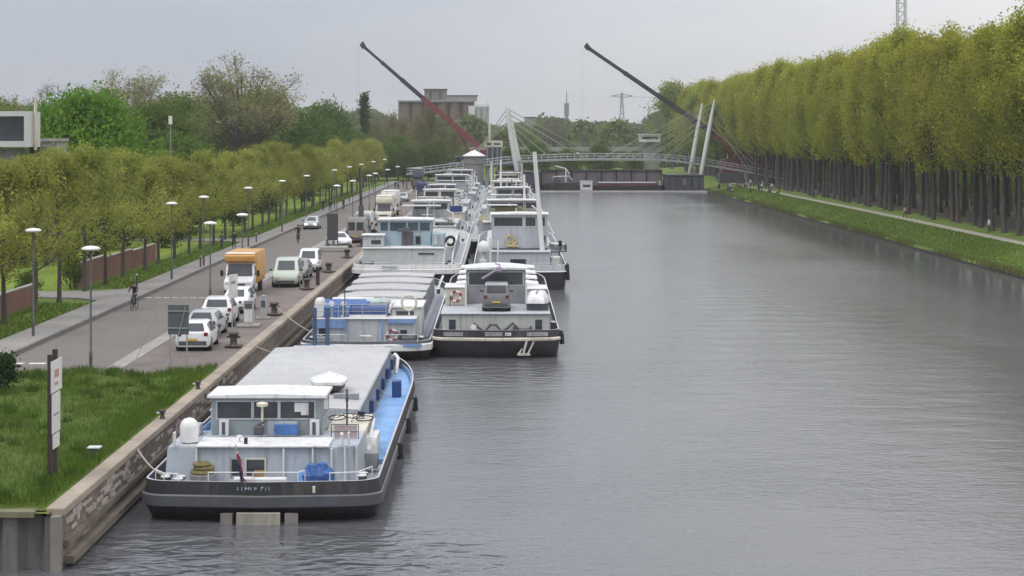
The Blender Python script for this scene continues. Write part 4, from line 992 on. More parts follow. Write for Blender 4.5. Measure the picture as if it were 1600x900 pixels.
def make_box_truck(name, label, boxp, cabp, rot, loc, H=3.15, group=None, luton=True):
    t = thing(name, label, 'truck', loc, rot, group)
    b = MB(); b.box(-1.05,1.05,-3.1,1.05,.75,H,c=.06); b.build('cargo_box', boxp, t, smooth=True)
    if luton:
        b = MB(); b.xprism([(1.02,2.2),(1.75,2.2),(2.15,2.35),(2.2,2.7),(2.0,H-.1),(1.6,H-.01),(1.02,H-.01)], -1.04, 1.04); b.build('over_cab_box', boxp, t, bevel=.07, smooth=True)
        b = MB(); b.xprism([(1.5,H-.005),(1.98,H-.09),(2.02,H-.05),(1.5,H+.03)], -.98, .98); b.build('roof_trim', cream, t)
    b = MB(); b.xprism([(1.07,.45),(3.0,.45),(3.05,.75),(2.95,1.05),(2.1,1.3),(1.75,2.19),(1.07,2.19)], -.97, .97); b.build('cab', cabp, t, bevel=.06, smooth=True)
    b = MB(); b.quad((-.88,2.14,1.33),(.88,2.14,1.33),(.80,1.815,2.12),(-.80,1.815,2.12)); b.build('windscreen', glass, t)
    for x in (-1,1):
        b = MB(); b.quad((x*.978,1.2,1.35),(x*.978,2.0,1.35),(x*.978,1.72,2.0),(x*.978,1.2,2.0)); b.build('side_window', glass, t)
        b = MB(); b.box(x*.7-.17,x*.7+.17,2.9,3.06,.82,1.0,c=.03); b.build('headlight', lampclr, t)
        b = MB(); b.tube([(x*.95,2.0,1.45),(x*1.22,2.02,1.5)], .025, 6); b.box(x*1.25-.1,x*1.25+.1,1.96,2.06,1.3,1.72,c=.03); b.build('mirror', rubber, t)
        for y in (-2.0, 2.2):
            b = MB(); b.tube([(x*.72,y,.38),(x*.99,y,.38)], .38, 18); o = b.build('wheel', tyre_m, t, smooth=True); b = MB(); b.tube([(x*.9,y,.38),(x*1.0,y,.38)], .22, 12); b.build('rim', rim_m, o)
    b = MB(); b.box(-.9,.9,2.98,3.12,.42,.68,c=.04); b.build('bumper', cabp, t)
    b = MB(); b.box(-.5,.5,3.03,3.075,.7,.9); b.build('grille', dgrey, t)
    b = MB(); b.box(-.45,.45,-3.0,2.9,.5,.74); b.build('chassis', rubber, t)
    return t
make_box_truck('box_truck', 'orange high roofed box van facing the camera', M("orange_paint", (.52,.27,.07), .45, var=.1, scale=1, dirt=(.42,.22,.08)), cw, R(180), (-18.1, 125.6, Q+.004), 2.9)
make_box_truck('box_truck', 'pale beige lorry at the far end of the quay', cream, cream, R(180), (-15.2, 232, Q), 3.3, 'lorries at the far end of the quay')
make_box_truck('box_truck', 'white lorry behind the pale beige lorry', white, offwhite, R(178), (-15.4, 246, Q), 3.5, 'lorries at the far end of the quay')
make_box_truck('box_truck', 'dark blue canvas lorry at the end of the quay road', M("slate_canvas", (.09,.095,.14), .7), dgrey, R(180), (-17.5, 372, Q), 4.3, 'lorries at the far end of the quay')
dup(car8, (-16.4, 219, Q), R(175), 'white car parked in front of the beige lorry', None)
dup(car6, (-17, 285, Q), R(180), 'dark grey car far along the quay among the lorries', None)
dup(car2, (-16.6, 300, Q), R(180), 'silver car at the far end of the parked row', None)

# ------------------------------------------------------------------ people and bicycles
PCACHE = {}
def person(label, loc, rotz, pose='stand', top=(.03,.03,.035), legs=(.03,.035,.05), hairc=None, group=None, h=1.75):
    k = h/1.75
    J = {'pel':(0,0,.93),'sp':(0,0,1.12),'ch':(0,.01,1.32),'nk':(0,.01,1.49),'hd':(0,.03,1.60),'ht':(0,.02,1.69)}
    for s,n in ((-1,'l'),(1,'r')):
        J['hip'+n]=(s*.10,0,.88); J['kn'+n]=(s*.11,.02,.49); J['an'+n]=(s*.11,-.02,.09); J['to'+n]=(s*.12,.15,.035)
        J['sh'+n]=(s*.19,0,1.41); J['el'+n]=(s*.25,-.03,1.13); J['wr'+n]=(s*.26,.06,.89); J['pa'+n]=(s*.26,.085,.83)
    if pose == 'walk':
        J['knl']=(-.11,.17,.52); J['anl']=(-.11,.22,.12); J['tol']=(-.11,.38,.08); J['knr']=(.11,-.02,.49); J['anr']=(.11,-.30,.16); J['tor']=(.11,-.18,.05)
        J['ell']=(-.24,-.14,1.14); J['wrl']=(-.23,-.08,.92); J['pal']=(-.23,-.05,.86); J['elr']=(.24,.10,1.14); J['wrr']=(.23,.26,.97); J['par']=(.23,.30,.93)
    if pose == 'cycle':
        for n_ in ('pel','sp','ch','nk','hd','ht'): pass
        J.update({'pel':(0,-.12,1.0),'sp':(0,-.04,1.18),'ch':(0,.08,1.38),'nk':(0,.14,1.53),'hd':(0,.20,1.63),'ht':(0,.20,1.72)})
        for s,n in ((-1,'l'),(1,'r')):
            J['hip'+n]=(s*.10,-.10,.95); J['sh'+n]=(s*.19,.10,1.46); J['el'+n]=(s*.27,.26,1.24); J['wr'+n]=(s*.24,.44,1.10); J['pa'+n]=(s*.24,.49,1.08)
        J['knl']=(-.11,.30,.80); J['anl']=(-.11,.12,.42); J['tol']=(-.12,.27,.37); J['knr']=(.11,.20,.60); J['anr']=(.11,.02,.22); J['tor']=(.12,.17,.18)
    if pose == 'sit':
        dz = -.72
        for n_ in list(J):
            x,y,z = J[n_]
            if n_[:2] not in ('kn','an','to'): J[n_]=(x,y-.05,z+dz)
        for s,n in ((-1,'l'),(1,'r')):
            J['kn'+n]=(s*.16,.42,.42); J['an'+n]=(s*.15,.62,.08); J['to'+n]=(s*.15,.76,.05); J['el'+n]=(s*.26,.10,.50); J['wr'+n]=(s*.2,.32,.46); J['pa'+n]=(s*.18,.37,.46)
    rad = {'pel':.135,'sp':.12,'ch':.14,'nk':.055,'hd':.095,'ht':.075,'hip':.095,'kn':.062,'an':.042,'to':.038,'sh':.062,'el':.043,'wr':.028,'pa':.034}
    names = list(J); idx = {n:i for i,n in enumerate(names)}
    E = [('pel','sp'),('sp','ch'),('ch','nk'),('nk','hd'),('hd','ht')]
    for n in 'lr': E += [('pel','hip'+n),('hip'+n,'kn'+n),('kn'+n,'an'+n),('an'+n,'to'+n),('ch','sh'+n),('sh'+n,'el'+n),('el'+n,'wr'+n),('wr'+n,'pa'+n)]
    verts = [J[n] for n in names]; rads = [rad.get(n, rad.get(n[:-1])) for n in names]; edges = [(idx[a],idx[b]) for a,b in E]
    for n,s in (('l',-1),('r',1)):
        p = Vector(J['pa'+n]); d = (p-Vector(J['wr'+n])).normalized(); side = Vector((0,1,0)) if abs(d.z) > .5 else Vector((1,0,0))
        for f,(o_,l) in enumerate(((-.03,.07),(-.01,.085),(.01,.08),(.03,.06))):
            verts.append(tuple(p+d*l+side*o_*1.2)); rads.append(.010); edges.append((idx['pa'+n], len(verts)-1))
        verts.append(tuple(p+side*.055+d*.03)); rads.append(.012); edges.append((idx['pa'+n], len(verts)-1))
    if (pose, h) in PCACHE: m2 = PCACHE[(pose, h)].copy(); o = bpy.data.objects.new('person', m2); COL.objects.link(o)
    else:
        me = bpy.data.meshes.new('person'); me.from_pydata([tuple(c*k for c in v) for v in verts], edges, [])
        o = bpy.data.objects.new('person', me); COL.objects.link(o)
        md = o.modifiers.new('skin', 'SKIN'); ss = o.modifiers.new('sub', 'SUBSURF'); ss.levels = ss.render_levels = 1
        me.skin_vertices.new(name='skin') if not me.skin_vertices else None
        for i, sv in enumerate(me.skin_vertices[0].data): sv.radius = (rads[i]*k, rads[i]*k*(.78 if i < 3 else 1)); sv.use_root = (i == 0)
        dg = bpy.context.evaluated_depsgraph_get(); m2 = bpy.data.meshes.new_from_object(o.evaluated_get(dg)); o.modifiers.clear(); o.data = m2; m2.name = 'person'
        PCACHE[(pose, h)] = m2
    key = lambda c: 'cloth_%02d_%02d_%02d' % tuple(int(v*99) for v in c)
    mats = [M(key(top), top, .8, var=.15, scale=4), M(key(legs), legs, .85, var=.15, scale=4), skin, rubber]
    m2.materials.clear()
    for m in mats: m2.materials.append(m)
    cat = []
    for a, b_ in E:
        if 'hd' in (a,b_): cat.append(2)
        elif a[:2] in ('wr',): cat.append(2)
        elif a[:2] == 'an': cat.append(3)
        elif a == 'pel' and b_ == 'sp': cat.append(0)
        elif a.startswith('hip') or a.startswith('kn') or b_.startswith('hip'): cat.append(1)
        else: cat.append(0)
    seg = [(Vector(J[a])*k, Vector(J[b_])*k) for a,b_ in E]
    for p in m2.polygons:
        c = p.center; best = 9; bi = 0
        for i,(a,b_) in enumerate(seg):
            ab = b_-a; t_ = max(0,min(1,(c-a).dot(ab)/ab.length_squared)); d = (c-(a+ab*t_)).length
            if d < best: best = d; bi = cat[i]
        p.material_index = bi; p.use_smooth = True
    hb_ = MB(); hx,hy,hz = (c*k for c in J['ht']); hh_ = (hz-J['hd'][2]*k)
    hb_.lathe(hx,hy-.012,[(.104*k,hz-.05*k),(.112*k,hz),(.095*k,hz+.055*k),(.05*k,hz+.085*k),(.004,hz+.092*k)],14); hb_.lathe(hx,hy-.045*k,[(.05*k,hz-.15*k),(.085*k,hz-.09*k),(.085*k,hz-.02*k)],12)
    hb_.build('hair', M(key(hairc), hairc, .8) if hairc else hair_d, o, smooth=True)
    fx,fy,fz = (c*k for c in J['hd']); f = MB()
    for s in (-1,1): f.lathe(fx+s*.033*k, fy+.088*k, [(.002,fz+.005*k),(.011*k,fz+.015*k),(.002,fz+.026*k)], 8, 0)
    f.tube([(fx,fy+.088*k,fz+.0),(fx,fy+.118*k,fz-.025*k)], [.008*k,.014*k], 6, 1); f.box(fx-.026*k,fx+.026*k,fy+.08*k,fy+.097*k,fz-.058*k,fz-.05*k,2)
    for s in (-1,1): f.lathe(fx+s*.098*k, fy+.0*k, [(.004,fz-.03*k),(.016*k,fz),(.014*k,fz+.025*k),(.003,fz+.035*k)], 8, 1)
    f.build('face', [hair_d, skin, lampred], o)
    o.location = loc; o.rotation_euler.z = rotz
    tag(o, label, 'person', group)
    return o
def bicycle(label, loc, rotz, frame=None):
    t = thing('bicycle', label, 'bicycle', loc, rotz); fm_ = frame or rubber
    for y in (-.53,.53):
        b = MB(); b.torus((0,y,.34), .32, .022, 'x', 26, 6); o = b.build('wheel', tyre_m, t, smooth=True)
        b = MB()
        for a in range(0,180,22): b.tube([(0,y-.3*math.cos(R(a)),.34-.3*math.sin(R(a))),(0,y+.3*math.cos(R(a)),.34+.3*math.sin(R(a)))], .003, 3)
        b.build('spokes', steel, o)
    b = MB(); P = {'bb':(0,-.08,.30),'st':(0,-.22,.82),'hs':(0,.36,.84),'hl':(0,.40,.64),'ra':(0,-.53,.34),'fa':(0,.53,.34)}
    for a,c in (('bb','st'),('st','hs'),('bb','hl'),('bb','ra'),('st','ra'),('hs','hl'),('hl','fa')): b.tube([P[a],P[c]], .018, 6)
    b.build('frame', fm_, t)
    b = MB(); b.tube([(0,.36,.84),(0,.33,1.0)], .015, 6); b.tube([(-.28,.26,1.05),(-.12,.34,1.02),(.12,.34,1.02),(.28,.26,1.05)], .014, 6); b.build('handlebar', steel, t)
    b = MB(); b.box(-.08,.08,-.38,-.12,.88,.94,c=.02); b.build('saddle', rubber, t)
    b = MB(); b.tube([(-.12,-.08,.42),(-.05,-.08,.42)], .02, 5); b.tube([(.05,-.08,.18),(.13,-.08,.18)], .02, 5); b.tube([(-.05,-.08,.42),(.05,-.08,.18)], .014, 5); b.build('pedals', dgrey, t)
    return t
bicycle('bicycle ridden by the cyclist in black near the driveway', (-23.25, 113.2, Q+.004), R(176)); person('person in black riding a bicycle on the road near the driveway', (-23.25, 113.2, Q+.004), R(176), 'cycle', (.018,.018,.02), (.03,.03,.035))
bicycle('bicycle ridden by the cyclist in black ahead of the silver car', (-20.9, 183.5, Q+.004), R(184)); person('person in black riding a bicycle ahead of the silver car', (-20.9, 183.5, Q+.004), R(184), 'cycle', (.018,.018,.02), (.025,.025,.03), h=1.85)
person('person in a black coat standing on the pavement by the third lamp', (-25.7, 171.5, Q+.12), R(190), 'walk', (.018,.018,.022), (.03,.03,.04))
person('person in grey walking on the verge beside the person in the black coat', (-27.0, 172.5, Q), R(170), 'walk', (.10,.10,.11), (.05,.045,.045))
for i,(x,y,lb,c,p) in enumerate([(-25.9,259,'leftmost person of the three walking far along the left pavement',(.03,.03,.03),'walk'),(-24.7,257,'middle person of the three walking far along the left pavement',(.02,.02,.025),'walk'),(-23.6,266,'rightmost person of the three, walking on the road edge',(.04,.04,.05),'stand')]):
    person(lb, (x,y,Q+(.12 if x < -24.6 else .005)), R(180+20*i), p, c, (.03,.03,.05))
far_p = 'people standing at the far end of the quay road'
for i,(x,y) in enumerate([(-20.5,352),(-19.2,360),(-22,368),(-17,345),(-16.2,350),(-20.8,376),(-18.4,366)]):
    person('person in dark clothes standing at the far end of the quay road', (x,y,Q+.005), i*1.1, ('stand','walk')[i%2], [(.03,.03,.04),(.05,.03,.03),(.02,.03,.06)][i%3], (.03,.03,.04), group=far_p)
# people on the right bank
bank_z = lambda x: float(np.interp(x, [p[0] for p in prof], [p[1] for p in prof]))
person('person with a pink top walking on the towpath under the poplars', (54.6, 243, 1.51), R(10), 'walk', (.55,.30,.30), (.02,.02,.03))
person('person in white by the poplar trunks near the right picture edge', (56.2, 207, 1.55), R(100), 'stand', (.6,.6,.62), (.05,.05,.06))
gb_ = 'people watching from the grass bank by the bridge'
for i,(x,y,p,c,lb) in enumerate([(53.2,345,'sit',(.02,.02,.025),'person in black sitting alone on the grass bank below the towpath'),(52.6,352,'sit',(.03,.03,.03),'person in dark grey sitting just beyond the person in black on the bank'),(55.2,318,'walk',(.05,.05,.06),'person in dark clothes walking on the towpath before the tree gap'),(54.2,365,'stand',(.03,.03,.04),'person standing on the towpath in a dark coat, nearer than the crowd'),(56.0,320,'stand',(.4,.4,.4),'person in pale grey standing beside the towpath before the tree gap')]):
    person(lb, (x,y,bank_z(x)), R(60+50*i), p, c, (.03,.03,.04), group=gb_)
cr_ = random.Random(6)
for i in range(27):
    x = cr_.uniform(47.8,56.5); y = 362+cr_.uniform(0,40); wt_ = i % 4 == 0
    person('person in white standing in the crowd on the bank beside the bridge' if wt_ else 'person in dark clothes in the crowd on the bank beside the bridge', (x,y,bank_z(x)), cr_.uniform(0,6.28), ('stand','walk','sit')[i%3], (.6,.6,.6) if wt_ else cr_.choice([(.03,.03,.04),(.06,.05,.06),(.02,.02,.02),(.10,.10,.13)]), (.03,.03,.045), group='crowd by the bridge in white' if wt_ else 'crowd by the bridge in dark clothes')

# ------------------------------------------------------------------ barges (local: stern at y=0, bow towards +y)
def outline(hw, L, rs, lb, n=10, sag=.25):
    pts = [(0, 0)]
    for i in range(n+1):
        a = -math.pi/2 + (math.pi/2)*i/n; pts.append((hw-rs*1.0+rs*math.cos(a), sag+rs*.8+rs*.8*math.sin(a)))
    for i in range(n+1):
        a = math.pi/2*i/n; pts.append((hw*max(0, math.cos(a))**.62, L-lb+lb*math.sin(a)))
    half = pts; return half + [(-x, y) for x, y in reversed(half[1:-1])]
def hull_layers(ol, L, layers):
    return [[(x*sx, ya+y*(L-ya-yb)/L, z + lift*max(0, (y/L-.72)/.28)**2) for x, y in ol] for z, sx, ya, yb, lift in layers]
def pane_box(parent, x0, x1, y, z0, z1, name='window', fr=.05, gm=None, fm=None, d=.03):
    """window on a wall facing -y: frame in slot 1 around the glass in slot 0"""
    b = MB(); b.box(x0, x1, y-d*.6, y+.02, z0, z1, 0)
    for X0,X1,Z0,Z1 in ((x0-fr,x1+fr,z1,z1+fr),(x0-fr,x1+fr,z0-fr,z0),(x0-fr,x0,z0,z1),(x1,x1+fr,z0,z1)): b.box(X0,X1,y-d,y+.02,Z0,Z1,1)
    return b.build(name, [gm or glass, fm or lgrey], parent)
def side_pane(parent, x, s, y0, y1, z0, z1, fr=.05, gm=None, fm=None):
    b = MB(); b.box(min(x,x+s*.02), max(x,x+s*.02), y0, y1, z0, z1, 0)
    for Y0,Y1,Z0,Z1 in ((y0-fr,y1+fr,z1,z1+fr),(y0-fr,y1+fr,z0-fr,z0),(y0-fr,y0,z0,z1),(y1,y1+fr,z0,z1)): b.box(min(x,x+s*.03),max(x,x+s*.03),Y0,Y1,Z0,Z1,1)
    return b.build('window', [gm or glass, fm or lgrey], parent)
def wheelhouse(t, x0, x1, y0, y1, z0, zs, zw, zr, wall, roofm, cuts, gm=None, fm=None, over=.14, name='wheelhouse'):
    """box walls z0..zr, aft windows between cuts (list of (u0,u1)) from zs to zw, roof slab on top"""
    b = MB(); b.box(x0, x1, y0, y1, z0, zr, c=.02); w = b.build(name, wall, t)
    for u0, u1 in cuts: pane_box(w, u0, u1, y0, zs, zw, gm=gm, fm=fm)
    for s, x in ((-1, x0), (1, x1)):
        n = max(1, int((y1-y0)/1.1)); dy = (y1-y0)/n
        for k in range(n): side_pane(w, x, s, y0+k*dy+.14, y0+(k+1)*dy-.14, zs, zw, gm=gm, fm=fm)
    b = MB(); xm = (x0+x1)/2
    b.loft([[(x0-over, y, zr+.003), (xm, y, zr+.004), (x1+over, y, zr+.003), (x1+over, y, zr+.09), (xm, y, zr+.15), (x0-over, y, zr+.09)] for y in (y0-over*1.3, y1+over)]); b.build('roof', roofm, w)
    return w
def railing(t, pts, h=.55, mid=True, m=None, r=.022):
    b = MB(); P = [Vector(p) for p in pts]
    b.tube([p+Vector((0,0,h)) for p in P], r, 6)
    if mid: b.tube([p+Vector((0,0,h*.5)) for p in P], r*.7, 5)
    for i in range(len(P)-1):
        n = max(1, int((P[i+1]-P[i]).length/1.3))
        for k in range(n + (1 if i == len(P)-2 else 0)):
            p = P[i].lerp(P[i+1], k/n); b.tube([p, p+Vector((0,0,h))], r*.9, 5)
    b.build('railing', m or white, t)
def deck_bollards(t, spots, z, capm=None):
    for x, y in spots:
        b = MB()
        for d in (-.22,.22): b.lathe(x, y+d, [(.13,z),(.12,z+.4),(.17,z+.44),(.17,z+.5),(.02,z+.52)], 12, 0); b.lathe(x, y+d, [(.165,z+.502),(.16,z+.53),(.02,z+.545)], 12, 1)
        b.build('bollard', [dgrey, capm or offwhite], t, smooth=True)
def dome(t, x, y, z, r=.31, h=.85, m=None):
    b = MB(); b.lathe(x, y, [(r*.55,z),(r*.55,z+.08),(r*.95,z+.1),(r,z+h-r),(r*.86,z+h-r*.5),(r*.5,z+h-r*.13),(.01,z+h)], 18); b.build('satellite_dome', m or white, t, smooth=True)
def name_board(t, x0, x1, y, z0, z1, seed, plate=None, ink=None):
    b = MB(); r = random.Random(seed); x = x0+.06
    if plate: b.box(x0, x1, y-.02, y, z0, z1, 0)
    while x < x1-.12:      # letters far too small to read in the photograph: bare strokes
        w_ = r.uniform(.045,.085); b.box(x, x+.018, y-.026, y-.0205, z0+.03, z1-.03, 1)
        if r.random() < .7: b.box(x+.019, x+w_, y-.026, y-.0205, *( (z1-.07, z1-.03) if r.random() < .5 else (z0+.08, z0+.12) ), 1)
        x += w_+r.uniform(.03,.07)
        if r.random() < .12: x += .1
    b.build('name_board', [plate or offwhite, ink or dgrey], t)
def hull_set(t, hw, L, rs, lb, zdeck, zb, hullm, bandm, bulm, capm, zband=.48, deckm=None, lift=.7, zband1=None):
    ol = outline(hw, L, rs, lb); zt = zband1 or (zdeck+.2)
    b = MB(); b.loft(hull_layers(ol, L, [(-.9,.80,2.4,1.6,0),(0,.955,.55,.45,0),(zband,.995,.06,.05,lift*.6),(zt,.996,.05,.02,lift)]), 0, cap=False); b.build('hull', hullm, t, smooth=True)
    b = MB(); A = hull_layers(ol, L, [(zband+.02,1.0,.02,.02,lift*.6),(zband+.06,1.016,-.03,-.06,lift*.62),(zt-.05,1.016,-.03,-.06,lift),(zt,1.0,.02,.02,lift)]); b.loft(A, 0, cap=False); b.build('rub_rail', bandm, t, smooth=True)
    b = MB(); A = hull_layers(ol, L, [(zt,.995,.06,.05,lift),(zb,.985,.12,.08,lift)]); I = hull_layers(ol, L, [(zb,.968,.20,.2,lift),(zdeck,.968,.2,.2,lift*.8)])
    b.loft([A[0], A[1]], 0, cap=False); b.loft([A[1], I[0]], 1, cap=False); b.loft(I, 0, cap=False); b.build('bulwark', [bulm, capm], t)
    b = MB(); n = len(ol); D = hull_layers(ol, L, [(zdeck,.97,.19,.18,lift*.8)])[0]; m_ = n//2
    for i in range(m_): b.quad(D[i], D[i+1], D[(n-i-1) % n], D[(n-i) % n] if i else D[0]) if i else b.add([D[0],D[1],D[n-1]], [(0,1,2)])
    b.build('deck', deckm or mgrey, t)
def hatches(t, x0, x1, y0, y1, n, zc, zt, m, cm, crown=.10, gap=.016, step=0.0):
    b = MB()
    b.box(x0+.05, x0+.17, y0, y1, zc, zt); b.box(x1-.17, x1-.05, y0, y1, zc, zt); b.box(x0+.17, x1-.17, y0, y0+.12, zc, zt-.003); b.box(x0+.17, x1-.17, y1-.12, y1, zc, zt-.003)
    y = y0+.8
    while y < y1-.3: b.box(x0-.05, x0+.048, y, y+.06, zc, zt-.04); b.box(x1-.048, x1+.05, y, y+.06, zc, zt-.04); y += 1.25
    b.build('coaming', cm, t)
    dy = (y1-y0)/n; xm = (x0+x1)/2
    for k in range(n):
        a, e = y0+k*dy+gap/2, y0+(k+1)*dy-gap/2; zz = zt+step*(k % 2); b = MB(); seg = 6
        prof_ = [(x0-.04, zz+.0)] + [(x0+(x1-x0)*i/seg, zz+.06+crown*math.sin(math.pi*i/seg)) for i in range(seg+1)] + [(x1+.04, zz+.0)]
        b.loft([[(x, y, z) for x, z in prof_] for y in (a, e)]); 
        for q in (1, 2): b.loft([[(x0+(x1-x0)*i/seg, y, zz+.061+crown*math.sin(math.pi*i/seg)+(dz)) for i in range(seg+1)] for y, dz in ((a+(e-a)*q/3-.03,0),(a+(e-a)*q/3-.02,.010),(a+(e-a)*q/3+.02,.010),(a+(e-a)*q/3+.03,0))], 0, cap=False, closed=False)
        b.build('hatch_cover', m, t)
def life_ring(t, x, y, z, axis='y'):
    b = MB()
    for k in range(8): b.torus((x,y,z), .29, .075, axis, 5, 8, k % 2, k*45, k*45+45)
    b.build('life_ring', [M("life_ring_red", (.30,.05,.03), .6), offwhite], t, smooth=True)
def coil(t, x, y, z, m, r=.3, n=3):
    b = MB(); rc = random.Random(int(x*100+y*10))
    for k in range(n): b.torus((x+rc.uniform(-.05,.05), y+rc.uniform(-.05,.05), z+.06+k*.09), r*rc.uniform(.8,1.05), .055, 'z', 18, 6)
    b.build('rope_coil', m, t, smooth=True)
def clutter(t, x, y, z, kind):
    if kind == 'vent':
        b = MB(); b.tube([(x,y,z),(x,y,z+.55),(x,y-.06,z+.7),(x,y-.22,z+.74)], [.1,.1,.12,.17], 10); b.build('ventilator', offwhite, t, smooth=True)
    elif kind == 'box':
        b = MB(); b.box(x-.4,x+.4,y-.3,y+.3,z,z+.55,c=.03); b.build('deck_box', mgrey, t)
    elif kind == 'winch':
        b = MB(); b.tube([(x-.4,y,z+.4),(x+.4,y,z+.4)], .24, 14); b.box(x-.55,x-.42,y-.35,y+.35,z,z+.75,c=.03); b.box(x+.42,x+.55,y-.35,y+.35,z,z+.75,c=.03); b.build('winch', dgrey, t)
    elif kind == 'plant':
        b = MB(); b.lathe(x,y,[(.16,z),(.22,z+.3),(.2,z+.3)],12); o = b.build('planter', mgrey, t)
def dinghy(label, loc, rotz, L=3.0, w=1.35, cover=True, h=.5, flip=False, group=None):
    t = thing('dinghy', label, 'dinghy', loc, rotz, group)
    def ol(s, z, k=1): return [(x*s*k, y*s, z) for x, y in [(0,-L/2),(w*.36,-L/2),(w*.46,-L*.3),(w*.5,0),(w*.42,L*.25),(w*.2,L*.44),(0,L/2),(-w*.2,L*.44),(-w*.42,L*.25),(-w*.5,0),(-w*.46,-L*.3),(-w*.36,-L/2)]]
    if flip:
        b = MB(); b.loft([ol(1,0),ol(.99,.12),ol(.9,.35),ol(.6,h)]); b.build('hull', white, t, smooth=True); b = MB(); b.box(-.03,.03,-L*.38,L*.36,h-.01,h+.06); b.build('keel', mgrey, t); return t
    b = MB(); b.loft([ol(.6,0),ol(.88,.16),ol(1,h)], 0, cap=True); b.build('hull', dgrey if cover else white, t, smooth=True)
    b = MB(); b.loft([ol(1.0,h-.06),ol(1.04,h-.02),ol(1.03,h+.05)], 0, cap=False); b.build('gunwale', offwhite, t, smooth=True)
    if cover:
        b = MB(); b.loft([ol(1.03,h+.0),ol(1.02,h+.08),ol(.86,h+.15,.8),ol(.5,h+.27,.4),ol(.14,h+.33,.3)]); b.build('cover', white, t, smooth=False)
    else:
        b = MB()
        for y in (-L*.2, L*.12): b.box(-w*.44,w*.44,y-.1,y+.1,h-.1,h-.05)
        b.build('thwart', timber, t)
        b = MB(); b.box(-.14,.14,-L/2-.25,-L/2-.02,h-.1,h+.35,c=.05); b.box(-.05,.05,-L/2-.2,-L/2-.08,h-.5,h-.1); b.build('outboard', rubber, t)
    return t

# ---- nearest barge
BX, BY = -8.0, 58.75
t = B1 = thing('cargo_barge', 'long pale barge nearest the camera with a sky blue side deck and grey hatch', 'barge', (BX, BY, 0))
hull_set(t, 3.95, 34.8, 1.0, 12, .85, 1.36, black, M("stern_band_grey", (.072,.076,.088), .5, var=.2, scale=.7, streak=.5, dirt=(.09,.085,.08), dirt_amt=.5, runs=0.35), black, lgrey, zband=.50, zband1=.94, deckm=lgrey, lift=.15)
def b1x(y): return 3.95 if y < 22.8 else 3.95*math.cos(math.asin(min(.995, (y-22.8)/12)))**.62
b = MB(); c = MB(); yy_ = [6.2+.9*k for k in range(29)]
for sg in (1, -1):
    b.loft([[(sg*2.62, y, z) if w_ == 0 else (sg*max(2.63, b1x(y)-.24), y, z) for w_, z in ((0,.86),(1,.86),(1,1.02),(0,1.02))] for y in yy_])
    c.loft([[(sg*(b1x(y)-d), y, z) for d, z in ((.20,.97),(.06,.97),(.06,1.26),(.20,1.26))] for y in yy_])
b.build('side_deck', skyblue, t); c.build('toe_rail', M("faded_blue_rail", (.22,.36,.60), .5, var=.3, scale=.8, dirt=(.45,.46,.48), dirt_amt=.8), t)
# aft cabin
b = MB(); b.loft([[( -3.5,2.25,.85),(2.35,2.25,.85),(3.2,2.7,.85),(3.2,5.8,.85),(-3.5,5.8,.85)],[(-3.42,2.38,2.12),(2.3,2.38,2.12),(3.05,2.8,2.12),(3.05,5.8,2.12),(-3.42,5.8,2.12)]]); cabn = b.build('aft_cabin', bluegrey, t)
b = MB(); b.box(-2.45,2.1,2.22,3.9,2.125,2.21,c=.03); b.build('roof', white, cabn)
b = MB()
for x in (-2.42, .55, 1.55, 2.18, 2.62, 3.0):
    b = MB(); y_ = 2.22 if x < 2.3 else 2.22+(x-2.3)*.55; b.box(x-.035, x+.035, y_, y_+.12, .86, 2.10); b.build('cabin_rib', offwhite, cabn)
pane_box(cabn, -1.22, -.95, 2.30, 1.12, 1.72, fm=mgrey); pane_box(cabn, -.72, -.10, 2.30, 1.12, 1.72, fm=cream)
b = MB(); b.box(-.45,-.1,2.245,2.275,1.13,1.36,c=.01); b.build('curtain', tan, cabn)
dome(t, -2.78, 2.95, 2.13, .33, .92)
b = MB(); b.box(-3.1,-2.5,2.5,3.3,2.122,2.17); b.build('dome_base', offwhite, t)
# wheelhouse
w1 = M("wheelhouse_grey", (.25,.285,.30), .5, var=.1, scale=1, dirt=(.18,.18,.17))
WH = wheelhouse(t, -2.32, 1.62, 4.9, 7.0, 1.0, 2.72, 3.30, 3.45, w1, white, [(-2.12,-.92),(-.82,.02),(.12,1.32)], fm=lgrey)
b = MB(); b.box(.62,1.12,4.86,4.872,2.95,3.27); b.box(.85,1.12,4.86,4.871,2.83,2.95); b.build('notice', offwhite, WH)
b = MB(); b.box(-.3,.75,4.55,4.88,2.13,2.62); b.build('front_panel', bluegrey, WH)
b = MB(); b.box(-.05,.78,4.50,4.545,2.20,2.55); b.build('blue_sheet', M("blue_sheet", (.06,.16,.40), .6, var=.4, scale=5), WH)
for x in (-1.85, 1.35):
    b = MB(); b.box(x-.16,x+.16,4.6,4.86,2.14,2.68); d_ = b.build('door', offwhite, WH); b = MB(); b.box(x-.07,x+.05,4.585,4.598,2.18,2.62); b.build('door_opening', dgrey, d_)
b = MB(); b.tube([(-.45,4.3,2.2),(-.45,4.3,3.22)], .04, 8); b.lathe(-.45,4.3,[(.05,3.2),(.2,3.24),(.21,3.34),(.05,3.38)],14); b.build('searchlight', cream, t, smooth=True)
b = MB(); b.box(-.75,-.4,4.2,4.5,2.22,2.55,c=.04); b.tube([(-.7,4.3,2.5),(-.3,4.25,2.75)], .06, 6); b.build('deck_gear', dgrey, t)
b = MB(); b.tube([(-1.05,3.0,.9),(-1.05,2.98,2.2),(-1.05,2.95,2.36)], [.035,.03,.02], 8); b.lathe(-1.05,2.95,[(.02,2.34),(.11,2.37),(.09,2.43),(.01,2.45)],12); b.build('navigation_light', white, t)
b = MB(); b.box(-.83,-.72,2.5,2.6,2.21,2.42); b.build('lamp', rubber, t)
